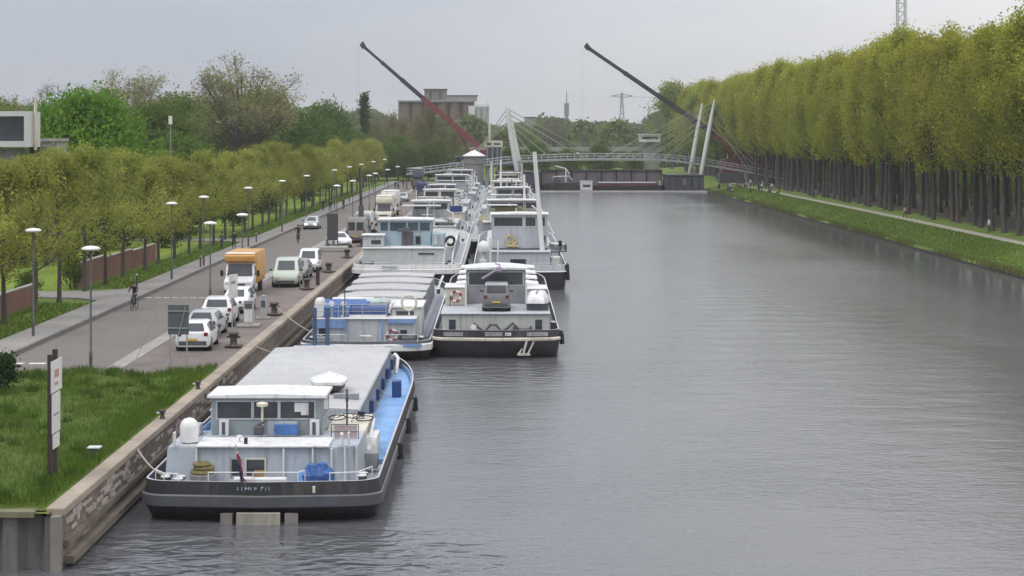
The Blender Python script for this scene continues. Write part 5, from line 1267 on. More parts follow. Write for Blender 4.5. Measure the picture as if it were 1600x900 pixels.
for x, z in ((-.35,4.6),(.25,4.4),(.72,4.35)):
    b = MB(); b.tube([(x,6.6,3.5),(x,6.6,z)], .012, 5); b.build('antenna', white, t)
# casing to the right of the wheelhouse
b = MB(); b.box(1.72,3.0,5.85,9.6,.86,2.05,c=.05); cas = b.build('deckhouse', cream, t)
b = MB(); b.box(1.66,3.06,5.78,9.66,2.053,2.12,c=.02); b.build('roof', cream, cas)
b = MB(); b.tube([(2.36,6.3,2.12),(2.36,6.3,3.55)], .035, 8); b.box(2.31,2.41,6.25,6.35,3.1,3.25); b.build('mast', dgrey, t)
b = MB(); b.tube([(2.3,5.7,.9),(2.3,5.7,1.75)], .04, 6); b.torus((2.3,5.66,1.72), .11, .035, 'y', 12, 6); b.build('hose_reel', dgrey, t)
railing(t, [(2.0,4.1,2.12),(2.95,4.1,2.12)], .5, True, dgrey, .02); b = MB(); b.box(2.1,2.9,4.14,4.16,2.14,2.58); b.build('windbreak', M("faded_pink_sheet", (.42,.33,.33), .8), t)
b = MB(); b.tube([(3.1,5.5,1.0),(3.15,7.2,1.75),(3.1,9.5,1.95)], .07, 8); b.build('white_pipe', white, t); b = MB(); b.xprism([(6.2,1.0),(8.6,1.0),(8.3,1.75),(6.6,1.75)], 3.02, 3.42); b.build('side_locker', offwhite, t)
clutter(t, 3.2, 4.8, 1.0, 'box')
b = MB(); b.tube([(1.9,2.45,.9),(1.9,2.42,1.6),(2.05,2.5,2.0)], .03, 6); b.build('cable', rubber, cabn)
b = MB(); b.tube([(-3.3,1.6,.95),(-2.4,1.1,.90),(-1.5,1.4,.90),(-.9,1.15,.90),(.2,1.5,.90),(1.2,1.3,.90)], .035, 6); b.build('deck_hose', M("green_hose", (.05,.09,.06), .7), t, smooth=True)
b = MB(); b.box(-3.3,-2.7,4.6,5.4,2.13,2.5,c=.04); b.build('roof_locker', lgrey, t)
b = MB(); b.tube([(2.5,2.75,2.13),(2.5,2.75,2.45),(2.5,2.6,2.55)], .06, 8); b.build('vent_pipe', white, t)
for x in (-3.2, 2.75):
    b = MB(); b.box(x-.03,x+.03,2.3,2.6,2.13,2.62); b.build('roof_stanchion', offwhite, t)
# stern details
railing(t, [(-3.6,1.2,.86),(-3.2,.55,.86),(-2.7,.42,.86)], .72, False); railing(t, [(-1.7,.36,.86),(1.25,.36,.86),(1.45,.7,.86)], .78, False); railing(t, [(2.3,.42,.86),(3.2,.6,.86),(3.62,1.6,.86)], .75, False)
b = MB(); b.box(-.9,.85,.4,.75,1.15,1.42,c=.03); b.build('stern_bench', white, t)
deck_bollards(t, [(-3.25,1.3),(3.3,1.5),(-2.75,.9)], .86)
b = MB(); b.lathe(-2.15,1.9,[(.42,.86),(.44,1.3),(.42,1.32)],16,1); b.torus((-2.15,1.9,1.38),.33,.09,'z',18,6,0); b.torus((-2.1,1.9,1.52),.28,.08,'z',18,6,0); b.torus((-2.17,1.85,1.64),.24,.07,'z',18,6,0); b.build('rope_coil', [M("olive_rope", (.17,.14,.06), .9, var=.4, scale=9), mgrey], t, smooth=True)
b = MB(); rbt = random.Random(2)
for k in range(9): b.lathe(1.75+rbt.uniform(-.32,.32), 1.6+rbt.uniform(-.2,.2), [(.05,.86),(.25,.95),(.27,1.2+rbt.uniform(0,.35)),(.16,1.4+rbt.uniform(0,.3)),(.01,1.5+rbt.uniform(0,.25))], 7)
b.build('tarp_bundle', bluetarp, t); b = MB(); b.loft([[(1.05,1.2,.87),(1.45,1.1,.87),(1.4,1.6,.87),(1.1,1.6,.87)],[(1.15,1.3,1.5),(1.4,1.25,1.5),(1.38,1.55,1.5),(1.18,1.55,1.5)]]); b.build('tarp_fold', M("pale_blue_tarp", (.14,.30,.55), .6, var=.3, scale=5), t)
b = MB(); b.box(2.15,2.3,.9,1.4,.87,1.2); b.box(1.9,2.05,1.0,1.3,.87,1.12); b.build('jerrycan', dgrey, t)
# rudder blade and its side plates at the waterline
b = MB(); b.box(-.72,.72,-.10,.0,-.5,.40,c=.02); b.build('rudder', M("rudder_primer", (.30,.285,.24), .7, var=.3, scale=2, streak=.3, dirt=(.14,.11,.08)), t)
for s in (-1,1):
    b = MB(); b.zprism([(s*.86,-.02),(s*1.28,.18),(s*.86,.30)], -.4, .34); b.build('rudder_fin', M("fin_pink", (.22,.19,.18), .7, var=.3), t)
name_board(t, -.75, .55, .055, 1.08, 1.26, 5, None, M("pale_blue_letters", (.40,.48,.60), .5))
b = MB(); b.box(1.78,1.86,-.04,.06,1.05,1.25); b.build('stern_lamp', cream, t)
# flag on a raked staff, hanging in folds
fs = thing('flag', 'furled red white and blue flag hanging on the stern of the nearest barge', 'flag', (BX-.62, BY+.32, 1.3))
b = MB(); b.tube([(.02,.15,-.2),(-.12,-.35,1.35)], .022, 6); b.build('staff', white, fs)
b = MB(); ncol = 7; rowsf = []
for i in range(10):
    f = i/9; base = Vector((-.12+.14*f, -.33+.30*f, 1.25-1.35*f)); rowsf.append([(base.x+.05*j/2.2*(0.35+.65*math.sin(1.3*j+f*4)**2)*(1+1.4*f)+.02*math.sin(j*2+f*6), base.y+.09*math.sin(j*2.1+f*3), base.z-.05*j) for j in range(ncol)])
o_ = len(b.v)
for j in range(ncol-1):
    b.loft([[r_[j], r_[j+1]] for r_ in rowsf], j//2, cap=False, closed=False)
b.build('cloth', [M("flag_blue", (.02,.035,.12), .8), M("flag_white", (.6,.6,.6), .8), M("flag_red", (.28,.03,.04), .8)], fs)
# hold, hatch and foredeck
hatches(t, -3.3, 2.45, 10.4, 30.6, 8, .86, 2.12, hatchg, bluegrey, .10)
for y in (12.2, 15.6, 19.0, 22.4, 25.8, 29.2):
    b = MB(); b.box(2.52,2.66,y,y+.55,1.25,1.75,c=.02); b.build('coaming_box', navy, t)
b = MB(); b.box(3.05,3.45,21.5,22.1,1.02,1.75,c=.03); b.build('deck_locker', navy, t)
b = MB(); b.box(1.25,2.25,12.9,13.2,2.22,2.42); b.build('hatch_slot', mgrey, t)
b = MB(); b.box(-.9,-.35,13.2,14.0,2.28,2.55,c=.04); b.build('hatch_crate', mgrey, t)
for i,(x,y) in enumerate([(-1.9,30.75),(-.8,30.8),(.5,30.8),(1.6,30.75)]):
    b = MB(); b.xprism([(y,.9),(y+1.6,.9),(y+1.5,1.9+.2*(i%2)),(y+.2,2.25)], x-.55, x+.55); b.build('foredeck_locker', white, t)
for x in (-1.60, -.95):
    b = MB(); b.tube([(x,32.9,.9),(x,32.9,3.95)], .11, 10); b.build('bow_post', M("blue_steel_post", (.05,.085,.17), .5, var=.3, scale=2), t)
clutter(t, .3, 33.0, .9, 'winch'); deck_bollards(t, [(-2.3,31.6),(2.3,31.6)], .9)
b = MB(); b.tube([(2.75,29.6,1.0),(2.8,30.4,1.7),(2.6,31.4,1.75),(2.2,32.4,1.2)], .09, 8); b.build('white_pipe', white, t)
for y in (10, 16, 22):
    b = MB(); b.tube([(4.05,y,.95),(4.08,y,.35)], .13, 10); b.build('fender', rubber, t)
dinghy('white covered dinghy stored on the hatch of the nearest barge', (BX+.85, BY+15.2, 2.27), R(4), 2.7, 1.5, True, .40)
bk = bicycle('bicycle lying on the cream deckhouse roof of the nearest barge', (BX+2.3, BY+7.6, 2.15), R(90)); bk.rotation_euler = (0, R(82), R(80)); bk.location.z = 2.2

def generic_barge(name_label, cx, y0, p):
    t = thing('cargo_barge', name_label, 'barge', (cx, y0, 0)); hw = p['hw']; L = p['L']; zd = p.get('zd', 1.0)
    hull_set(t, hw, L, p.get('rs', 1.4), p.get('lb', 5.0), zd, p.get('zb', zd+.5), p.get('hull', black), p.get('band', offwhite), p.get('bul', black), p.get('cap', offwhite), p.get('zband', zd-.35), p.get('deck', mgrey), p.get('lift', .7), p.get('zband1', zd+.06))
    cx0, cx1, cy0, cy1, cz = p['cabin']; b = MB(); b.box(cx0, cx1, cy0, cy1, zd, cz, c=.04); c = b.build('aft_cabin', p.get('cabm', offwhite), t)
    b = MB(); b.box(cx0-.08, cx1+.08, cy0-.12, cy1+.02, cz+.003, cz+.07, c=.02); b.build('roof', p.get('roofc', white), c)
    for u0, u1, z0, z1 in p.get('cwin', []): pane_box(c, u0, u1, cy0, z0, z1, fm=p.get('wfm', lgrey))
    if 'wh' in p:
        x0, x1, ya, yb, zs, zw, zr, cuts = p['wh']; wheelhouse(t, x0, x1, ya, yb, p.get('whz0', cz-.5 if ya < cy1 else zd), zs, zw, zr, p.get('whm', offwhite), p.get('roofm', white), cuts, gm=p.get('gm'), fm=p.get('whf'))
    h0, h1, hn, hz = p['hatch']; hatches(t, -hw+1.0, hw-1.0, h0, h1, hn, zd, hz, p.get('hm', hatchg), p.get('cm', lgrey), p.get('crown', .1), step=p.get('step', 0))
    deck_bollards(t, [(-hw+.6,1.5),(hw-.6,1.5),(-hw+.75,L-5),(hw-.75,L-5)], zd)
    clutter(t, 0, L-3.6, zd+.25, 'winch')
    if p.get('rail', True): railing(t, [(-hw*.8,.5,zd),(-hw*.3,.4,zd)], .75, True); railing(t, [(hw*.3,.4,zd),(hw*.8,.5,zd)], .75, True)
    for s in (-1,1):
        for y in (L*.35, L*.6, L*.8):
            b = MB(); b.tube([(s*(hw+.1),y,zd),(s*(hw+.1),y,zd-.65)], .13, 10); b.build('fender', rubber, t)
    for m_ in p.get('masts', []):
        (xa,ya,za),(xb,yb,zb_),r_ = m_; b = MB(); b.tube([(xa,ya,za),(xb,yb,zb_)], [r_,r_*.75], 10); b.build('mast', white, t, smooth=True)
    if p.get('bowmast', True):
        b = MB(); b.tube([(0,L-2.3,zd),(0,L-2.3,zd+3.6)], .07, 8); b.tube([(-.6,L-2.3,zd+2.8),(.6,L-2.3,zd+2.8)], .035, 6); b.build('bow_mast', white, t)
    return t

# ---- second barge, inside, with blue covers
B2X, B2Y = -7.75, 100.9
t = generic_barge('moored barge with dark blue covers and white life ring behind the nearest barge', B2X, B2Y, dict(hw=3.7, L=38.5, zd=.75, zb=1.15, zband=.55, zband1=.98, band=white, bul=dgrey, cap=offwhite, deck=lgrey,
    cabin=(-3.05,2.75,1.6,5.6,2.25), cabm=lgrey, cwin=[(-2.75,-2.35,1.1,1.75),(1.9,2.3,1.05,1.65)], hatch=(9.2,32,8,2.35), step=.12, bowmast=False))
b = MB(); b.box(-2.9,-.1,3.4,6.6,2.33,2.95,c=.06); b.build('blue_cover', bluetarp, t); b = MB(); b.box(-1.05,1.15,2.2,4.4,2.33,2.85,c=.12); b.build('blue_cover', M("navy_tarp", (.04,.075,.19), .6, var=.3, scale=3, bump=.4, bscale=6), t)
b = MB(); b.box(-1.05,1.1,2.1,2.18,2.33,2.45); b.build('cover_edge', white, t)
b = MB(); b.box(1.25,3.05,3.2,7.0,.75,2.75,c=.08); ch = b.build('deckhouse', offwhite, t); b = MB(); b.box(1.15,3.15,3.05,7.1,2.753,2.86,c=.03); b.build('roof', white, ch); pane_box(ch, 1.6, 2.6, 3.2, 2.2, 2.55)
b = MB(); b.torus((2.35,2.7,3.1), .42, .07, 'y', 22, 8); b.tube([(2.35,2.75,2.3),(2.35,2.75,2.75)], .05, 6); b.build('radar_hoop', cream, t, smooth=True)
b = MB(); b.tube([(1.0,2.6,2.35),(1.45,2.6,3.05),(1.5,3.4,3.1)], .07, 8); b.build('davit', white, t)
dome(t, -2.75, 1.95, 2.33, .27, 1.15)
life_ring(t, 1.45, 1.52, 1.35)
b = MB(); b.tube([(-2.6,8.4,2.75),(-.1,8.4,2.75)], .16, 10); b.build('white_boom', white, t, smooth=True); b = MB(); b.tube([(-3.3,6.0,2.9),(-1.6,5.4,2.72)], .1, 8); b.build('white_boom', white, t, smooth=True)
b = MB(); b.box(-2.2,.6,7.0,7.8,.76,2.5,c=.05); wh2 = b.build('wheelhouse', lgrey, t); pane_box(wh2, -2.0, -.8, 7.0, 1.95, 2.4); pane_box(wh2, -.6, .4, 7.0, 1.95, 2.4)
for x in (-.75,-.3,.1): clutter(t, x, 1.0, .76, 'plant')
coil(t, -1.0, .9, .76, M("green_rope", (.07,.09,.05), .9, var=.3), .3, 3); b = MB(); b.box(-.35,.35,.65,.95,1.3,1.42,c=.03); b.build('white_tray', cream, t)
for x in (-2.6,-2.1,-1.4): clutter(t, x, 2.6, 2.33, 'vent')
b = MB(); b.box(3.05,3.45,4,30,.76,.98); b.build('side_deck', M("mauve_grey_deck", (.24,.245,.30), .6, var=.2), t)
b = MB(); b.tube([(2.9,33.5,1.2),(3.25,35,2.1),(2.9,36.5,1.5)], .08, 8); b.build('white_pipe', white, t)

for x, y, k_ in ((-2.9,5.2,'vent'),(-.2,5.0,'box'),(.75,5.2,'vent'),(-1.6,5.3,'box'),(2.4,1.0,'winch'),(-2.4,1.0,'box')): clutter(t, x, y, .76 if y < 1.5 else 2.33, k_)
railing(t, [(-3.0,1.62,2.33),(1.1,1.62,2.33)], .75, True, lgrey, .02)
b = MB(); b.tube([(-1.3,2.0,2.33),(-1.3,2.0,4.1)], .035, 6); b.tube([(-1.75,2.0,3.7),(-.85,2.0,3.8)], .03, 5); b.build('mast', dgrey, t)
for x in (-2.35,-1.75):
    b = MB(); b.box(x-.22,x+.22,1.9,2.3,2.34,2.95,c=.05); b.build('blue_drum', M("drum_blue", (.06,.16,.36), .5, var=.2), t)
b = MB(); b.box(1.35,2.9,7.4,8.6,.76,2.3,c=.06); b.build('generator_box', mgrey, t)
pblue = M("faded_blue_paint", (.17,.28,.50), .55, var=.2, scale=1.5, dirt=(.3,.3,.32), runs=.3)
b = MB(); b.box(-3.12,-1.25,1.48,1.57,1.75,2.27); b.build('blue_band', pblue, t); b = MB(); b.box(1.2,2.8,1.48,1.57,2.02,2.27); b.build('blue_band', pblue, t)
b = MB(); b.box(-3.0,-2.35,2.7,3.3,2.34,3.0,c=.05); b.box(-1.3,-1.05,2.3,2.9,2.34,2.9,c=.04); b.build('locker', pblue, t)
for x in (-3.0,-1.2,.9):
    b = MB(); b.tube([(x,1.45,.8),(x,1.45,2.3)], .05, 6); b.build('stanchion', pblue, t)
b = MB(); b.box(-3.6,3.2,.20,.24,.80,1.0); b.build('stern_trim', pblue, t)
b = MB(); b.box(-.4,1.0,5.4,6.6,2.33,3.0,c=.1); b.build('skylight', M("pale_teal", (.40,.48,.46), .5), t)
# ---- third barge, outside, dark hull with a car on its cabin roof
B3X, B3Y = -.35, 102.3
t = generic_barge('dark hulled barge moored outside the second one, with a car on its cabin roof', B3X, B3Y, dict(hw=3.68, L=40, zd=.95, zb=1.62, zband=.98, zband1=1.2, band=cream, bul=black, cap=offwhite, rs=1.1, hull=M("charcoal_hull", (.045,.046,.05), .5, var=.3, scale=.5, streak=.3, dirt=(.11,.09,.08), dirt_amt=.6, runs=0.45), lift=.5,
    cabin=(-3.15,3.05,1.5,7.4,2.40), cabm=M("cabin_stone", (.46,.47,.44), .5, var=.1, scale=.8, dirt=(.3,.28,.24), runs=0.4), roofc=lgrey, cwin=[(-2.75,-2.35,1.45,2.1),(2.25,2.65,1.45,2.1)], wh=(-1.85,1.75,7.5,10.2,3.62,4.38,4.55,[(-1.7,1.6)]), whm=mgrey, roofm=offwhite, hatch=(11.2,33,9,2.9), step=.18, crown=.22, hm=white, cm=offwhite, rail=False))
for x0,x1,z1,m_ in ((-3.1,-1.95,3.55,cream),(1.85,3.0,3.45,offwhite)):
    b = MB(); b.box(x0,x1,6.0,8.6,2.47,z1,c=.08); h_ = b.build('side_house', m_, t); b = MB(); b.box(x0-.05,x1+.05,5.9,8.7,z1+.003,z1+.08,c=.02); b.build('roof', white, h_)
life_ring(t, -2.45, 5.92, 3.05)
b = MB(); b.tube([(-2.8,5.85,2.48),(-2.8,5.85,3.1)], .03, 6); b.build('hose_post', dgrey, t)
b = MB(); b.tube([(-1.85,5.6,2.48),(-1.85,5.6,3.9)], .06, 8); b.tube([(1.78,5.6,2.48),(1.78,5.6,3.9)], .06, 8); b.build('roof_post', white, t)
b = MB(); b.tube([(-.9,7.2,4.0),(.05,7.0,4.6)], .07, 8); b.box(-.05,.3,6.9,7.2,4.45,4.75,c=.06); b.tube([(.25,7.05,4.6),(.15,7.0,4.9),(-.1,7.0,4.95)], .05, 6); b.build('searchlight_arm', M("mauve_metal", (.34,.28,.36), .5), t)
for k,(x0,x1,sd) in enumerate(((-3.0,-1.9,1),(-.65,.35,2),(1.75,2.95,3))): name_board(t, x0, x1, .06, 1.30, 1.52, 20+sd, M("hull_plate", (.35,.35,.34), .6, dirt=(.1,.1,.1)), dgrey)
name_board(t, .5, .85, .06, 1.32, 1.5, 33, white, dgrey)
b = MB(); b.tube([(1.75,-.02,1.05),(1.55,-.12,.35)], .07, 6); b.tube([(2.15,-.02,1.0),(1.8,-.12,.3)], .05, 6); b.zprism([(1.2,-.2),(1.95,-.2),(1.9,-.05),(1.25,-.05)], .22, .34); b.loft([[(1.2,-.18,.3),(1.35,-.18,.3),(1.35,-.06,.3),(1.2,-.06,.3)],[(1.45,-.14,.62),(1.5,-.14,.62),(1.5,-.08,.62),(1.45,-.08,.62)]]); b.build('anchor', M("white_anchor", (.45,.43,.38), .7, dirt=(.2,.14,.09)), t)
coil(t, -.7, 1.0, 1.0, dgrey, .4, 4); coil(t, .7, 1.1, 1.0, M("green_rope", (.07,.09,.05), .9), .42, 5); clutter(t, -1.3, 1.05, 1.0, 'vent'); clutter(t, 1.5, 1.1, 1.0, 'winch'); clutter(t, .1, 1.0, 1.0, 'box')
b = MB(); rr3 = random.Random(7); pts3 = [(-1.3+.32*k, .95, 1.95-.5*math.sin(k*.9)**2) for k in range(9)]; b.tube(pts3, .075, 8); b.build('hose', dgrey, t, smooth=True)
deck_bollards(t, [(3.3,2.6)], 1.35)
for y in (1.0, 2.4): 
    b = MB(); b.tube([(3.75,y,1.35),(3.8,y,.75)], .14, 10); b.build('fender', rubber, t)
cdk = make_car('deck_car', 'grey hatchback standing on the cabin roof of the dark hulled barge', 'car', MPV, cg); cdk.location = (B3X-.0, B3Y+4.1, 2.475); cdk.scale = (.94,.94,.9)
dinghy('white dinghy lying keel up on the right side of the dark hulled barge', (B3X+2.45, B3Y+4.2, 2.9), R(-6), 2.9, 1.45, flip=True, h=.6)
b = MB(); b.box(1.8,3.05,3.0,5.4,2.47,2.9); b.build('dinghy_cradle', dgrey, t)

# ---- fourth barge, inside, teal wheelhouse
B4X, B4Y = -7.75, 144.2
t = generic_barge('white sterned barge with a teal wheelhouse and bright white roof', B4X, B4Y, dict(hw=4.45, L=44, zd=1.75, zb=2.35, zband=1.55, zband1=2.0, band=white, bul=white, cap=white, hull=M("navy_black_hull", (.020,.022,.038), .5, var=.25, dirt=(.06,.05,.05), runs=0.45), deck=lgrey, rs=1.8,
    cabin=(-3.6,2.9,1.7,6.0,3.55), cabm=M("pale_grey_green", (.46,.49,.47), .5, var=.1, dirt=(.32,.31,.28), runs=0.4), cwin=[(.9,2.2,3.05,3.2)], whz0=3.4, wh=(-2.5,1.85,4.6,8.0,4.85,5.55,5.72,[(-2.38,-1.75),(-1.6,-.25),(-.1,.75),(.9,1.72)]), whm=teal, gm=glassb, whf=teal, hatch=(10.2,36,9,3.1)))
b = MB(); b.box(-3.7,-2.0,2.6,4.4,3.62,4.55,c=.06); bx = b.build('deckhouse', lgrey, t); b = MB(); b.box(-3.8,-1.9,2.45,4.5,4.553,4.66,c=.03); b.build('roof', white, bx); pane_box(bx, -3.0, -2.2, 2.6, 3.85, 4.2)
b = MB(); b.box(-.45,.35,4.5,4.58,3.65,4.8,c=.01); b.build('door', dgrey, t); b = MB(); b.box(.55,.95,4.52,4.58,3.75,4.4); b.build('door', rubber, t)
b = MB(); b.tube([(-.55,4.2,3.6),(-.5,4.2,5.1)], .06, 8); b.tube([(-.9,4.2,4.9),(-.1,4.2,5.05)], .12, 8); b.box(-.35,.15,4.05,4.35,4.75,5.15,c=.06); b.build('radar_mast', dgrey, t)
b = MB(); b.box(1.95,3.0,3.4,6.0,3.62,4.7,c=.05); b.build('side_house', teal, t); b = MB(); b.box(2.1,2.4,3.32,3.38,3.75,4.6); b.box(2.6,2.9,3.32,3.38,3.75,4.6); b.build('locker_door', lgrey, t)
for x in (3.15, 3.85):
    b = MB(); b.tube([(x-.25,1.6,1.8),(x-.15,1.8,3.0),(x+.1,2.2,4.2),(x+.15,2.9,4.5)], .09, 8); b.build('davit', white, t, smooth=True)
b = MB(); b.torus((3.5,2.2,4.15), .34, .12, 'y', 20, 8); b.torus((3.45,2.0,2.2), .28, .1, 'y', 16, 8); b.build('fender_ring', rubber, t, smooth=True)
b = MB(); b.tube([(-3.1,3.0,3.62),(-3.1,3.0,4.2)], .09, 8); b.lathe(-3.1,3.0,[(.15,4.2),(.16,4.4),(.02,4.5)],10); b.build('ventilator', dgrey, t)
name_board(t, -2.0, -.7, .03, 2.05, 2.28, 41, offwhite, mgrey)
clutter(t, -3.3, 1.4, 1.8, 'winch'); clutter(t, -1.6, 1.2, 1.8, 'box')

# ---- fifth barge, outside, with the yellow emblem and a tall white mast
B5X, B5Y = 1.45, 147.3
t = generic_barge('grey barge with a yellow emblem on its cabin and a tall leaning white mast', B5X, B5Y, dict(hw=3.9, L=44, zd=1.5, zb=2.1, zband=1.45, zband1=1.6, band=offwhite, bul=lgrey, cap=white, hull=M("charcoal_hull_b", (.045,.045,.055), .5, var=.3, dirt=(.1,.09,.08), runs=0.45), deck=mgrey, rs=1.2,
    cabin=(-2.3,2.5,1.5,5.0,3.05), cabm=lgrey, roofc=lgrey, cwin=[(-.8,.5,1.95,2.5)], whz0=2.9, wh=(-2.35,2.35,4.2,7.6,5.1,5.85,6.05,[(-2.15,.25),(.5,1.35),(1.6,2.15)]), whm=lgrey, whf=offwhite, hatch=(10.5,36,9,3.0), masts=[((1.9,3.5,3.1),(1.25,3.5,11.4),.23),((-2.45,1.2,1.5),(-2.45,1.2,4.3),.09)]))
b = MB(); b.box(1.65,2.15,4.12,4.18,3.75,4.3,c=.01); b.build('dark_port', rubber, t)
b = MB(); b.box(-2.3,2.35,3.9,4.17,3.12,3.25); b.build('ledge', dgrey, t)
b = MB()   # yellow emblem: an anchor like curl with shank and stock
b.torus((-.75,4.10,3.85), .42, .08, 'y', 18, 6, 0, 200, 380); b.torus((-.85,4.10,4.0), .30, .07, 'y', 16, 6, 0, 70, 270); b.tube([(-.55,4.10,3.3),(-.55,4.10,4.45)], .07, 6); b.tube([(-1.15,4.10,3.42),(-.1,4.10,3.42)], .07, 6); b.build('emblem', M("emblem_yellow", (.55,.43,.20), .5), t)
b = MB(); b.lathe(-3.0,2.4,[(.2,2.4),(.2,3.0),(.48,3.05),(.56,3.4),(.46,3.75),(.2,3.95),(.01,4.0)],18); b.build('satellite_dome', white, t, smooth=True); b = MB(); b.box(-3.35,-2.7,2.0,2.8,1.5,2.4,c=.04); b.build('dome_base', offwhite, t)
name_board(t, -.6, 1.2, .04, 1.72, 1.98, 51, offwhite, rubber)
dinghy('dark dinghy hanging beside the leaning white mast', (B5X+3.2, B5Y+6.5, 3.0), R(8), 3.4, 1.3, False, .5)
b = MB(); b.tube([(3.3,4.5,1.6),(3.45,4.6,3.4)], .06, 8); b.tube([(2.6,4.4,2.9),(3.9,4.5,2.95)], .06, 6); b.lathe(3.9,4.5,[(.1,2.9),(.12,3.5),(.02,3.6)],10); b.build('davit', dgrey, t); b = MB(); b.box(2.6,3.4,2.6,4.0,1.5,2.6,c=.05); b.build('deck_locker', offwhite, t)
for x in (3.9,):
    for y in (.9, 2.2):
        b = MB(); b.tube([(x,y,2.1),(x+.08,y,.8)], .16, 10); b.build('fender', rubber, t)
clutter(t, -1.5, 1.0, 1.5, 'winch'); clutter(t, 1.9, 1.0, 1.5, 'box'); coil(t, -2.9, 1.2, 1.5, navy, .35, 3)

# ---- farther barges
far_g = 'barges moored farther along the quay'
def FP(hw, L, zd, cz, cabm, wh, whm, hm=None, masts=(), roofm=None):
    d = dict(hw=hw, L=L, zd=zd, zb=zd+.5, cabin=(-3.1,3.1,1.5,5,cz), cabm=cabm, wh=wh, whm=whm, hatch=(8.6,L-6.5,5,zd+1.45), masts=list(masts))
    if hm: d['hm'] = hm
    if roofm: d['roofm'] = roofm
    return d
og = M("olive_grey", (.28,.28,.22), .6, var=.1)
FAR = [
 ('moored barge just behind the teal wheelhouse, with a pale roofed wheelhouse', -8.2, 190.5, FP(4.2,28,1.5,3.0,offwhite,(-1.6,2.4,4.5,7.5,4.75,5.4,5.6,[(-1.4,.2),(.4,2.2)]),lgrey)),
 ('moored barge with an olive tarpaulin over its cabin, outside the row', 1.0, 193.5, FP(4.7,30,1.6,3.3,mgrey,(-2.6,3.0,5.0,8.0,4.7,5.35,5.55,[(-2.3,-.4),(-.1,1.3),(1.6,2.8)]),og,olive_t,[((1.5,7.5,2),(1.45,7.5,8.4),.16)])),
 ('moored barge with a cream cabin and a thin white mast in the inner row', -7.9, 221, FP(4.2,28,1.6,3.2,cream,(-2.0,2.0,4.5,7.5,5.0,5.7,5.9,[(-1.8,-.2),(.2,1.8)]),offwhite,None,[((-2.8,2,2),(-2.8,2,6.0),.1)])),
 ('moored barge with a grey wheelhouse and a white mast in the outer row', 1.0, 226, FP(4.7,30,1.7,3.5,lgrey,(-1.8,2.4,5.0,8.0,5.2,5.8,6.0,[(-1.6,.2),(.5,2.2)]),mgrey,None,[((-1.2,9,2),(-1.2,9,9.6),.16)])),
 ('moored barge with a low navy wheelhouse in the middle of the inner row', -8.0, 251, FP(4.2,28,1.6,3.2,lgrey,(-2.4,1.2,4.5,7.5,4.9,5.5,5.7,[(-2.2,-.8),(-.5,1.0)]),navy)),
 ('moored barge with a cream wheelhouse in the middle of the outer row', 1.1, 258.5, FP(4.7,30,1.7,3.4,offwhite,(-2.6,1.6,5.0,8.0,5.2,5.8,6.0,[(-2.3,-.6),(-.3,1.4)]),cream,mgrey)),
 ('moored barge with a high dark windowed wheelhouse near the bridge', -7.8, 281, FP(4.4,28,1.8,3.6,bluegrey,(-2.9,2.2,5.0,8.5,5.35,6.25,6.45,[(-2.6,-.3),(0,1.9)]),bluegrey,None,(),white)),
 ('moored barge with white masts towards the outer end of the row', 1.2, 291, FP(4.7,30,1.7,3.5,offwhite,(-2.0,1.4,5.0,8.0,4.7,5.3,5.5,[(-1.8,1.2)]),offwhite,None,[((-3.0,5,2),(-3.0,5,8.6),.18)])),
 ('moored barge second from the far end of the inner row', -7.8, 311, FP(4.3,28,1.7,3.5,lgrey,(-2.0,2.0,5.0,8.0,4.9,5.5,5.7,[(-1.8,1.8)]),cream)),
 ('moored barge with a teal cabin at the outer far end', 1.0, 323.5, FP(4.6,30,1.7,3.4,teal,(-1.6,2.4,5.0,8.0,5.0,5.7,5.9,[(-1.4,2.2)]),lgrey,None,[((2.6,5,2),(2.6,5,7.6),.14)])),
 ('moored barge at the far end of the inner row before the bridge', -7.8, 341.5, FP(4.3,30,1.7,3.5,mgrey,(-2.2,2.0,5.0,8.0,5.2,5.9,6.1,[(-2,1.8)]),white))]
rf = random.Random(12)
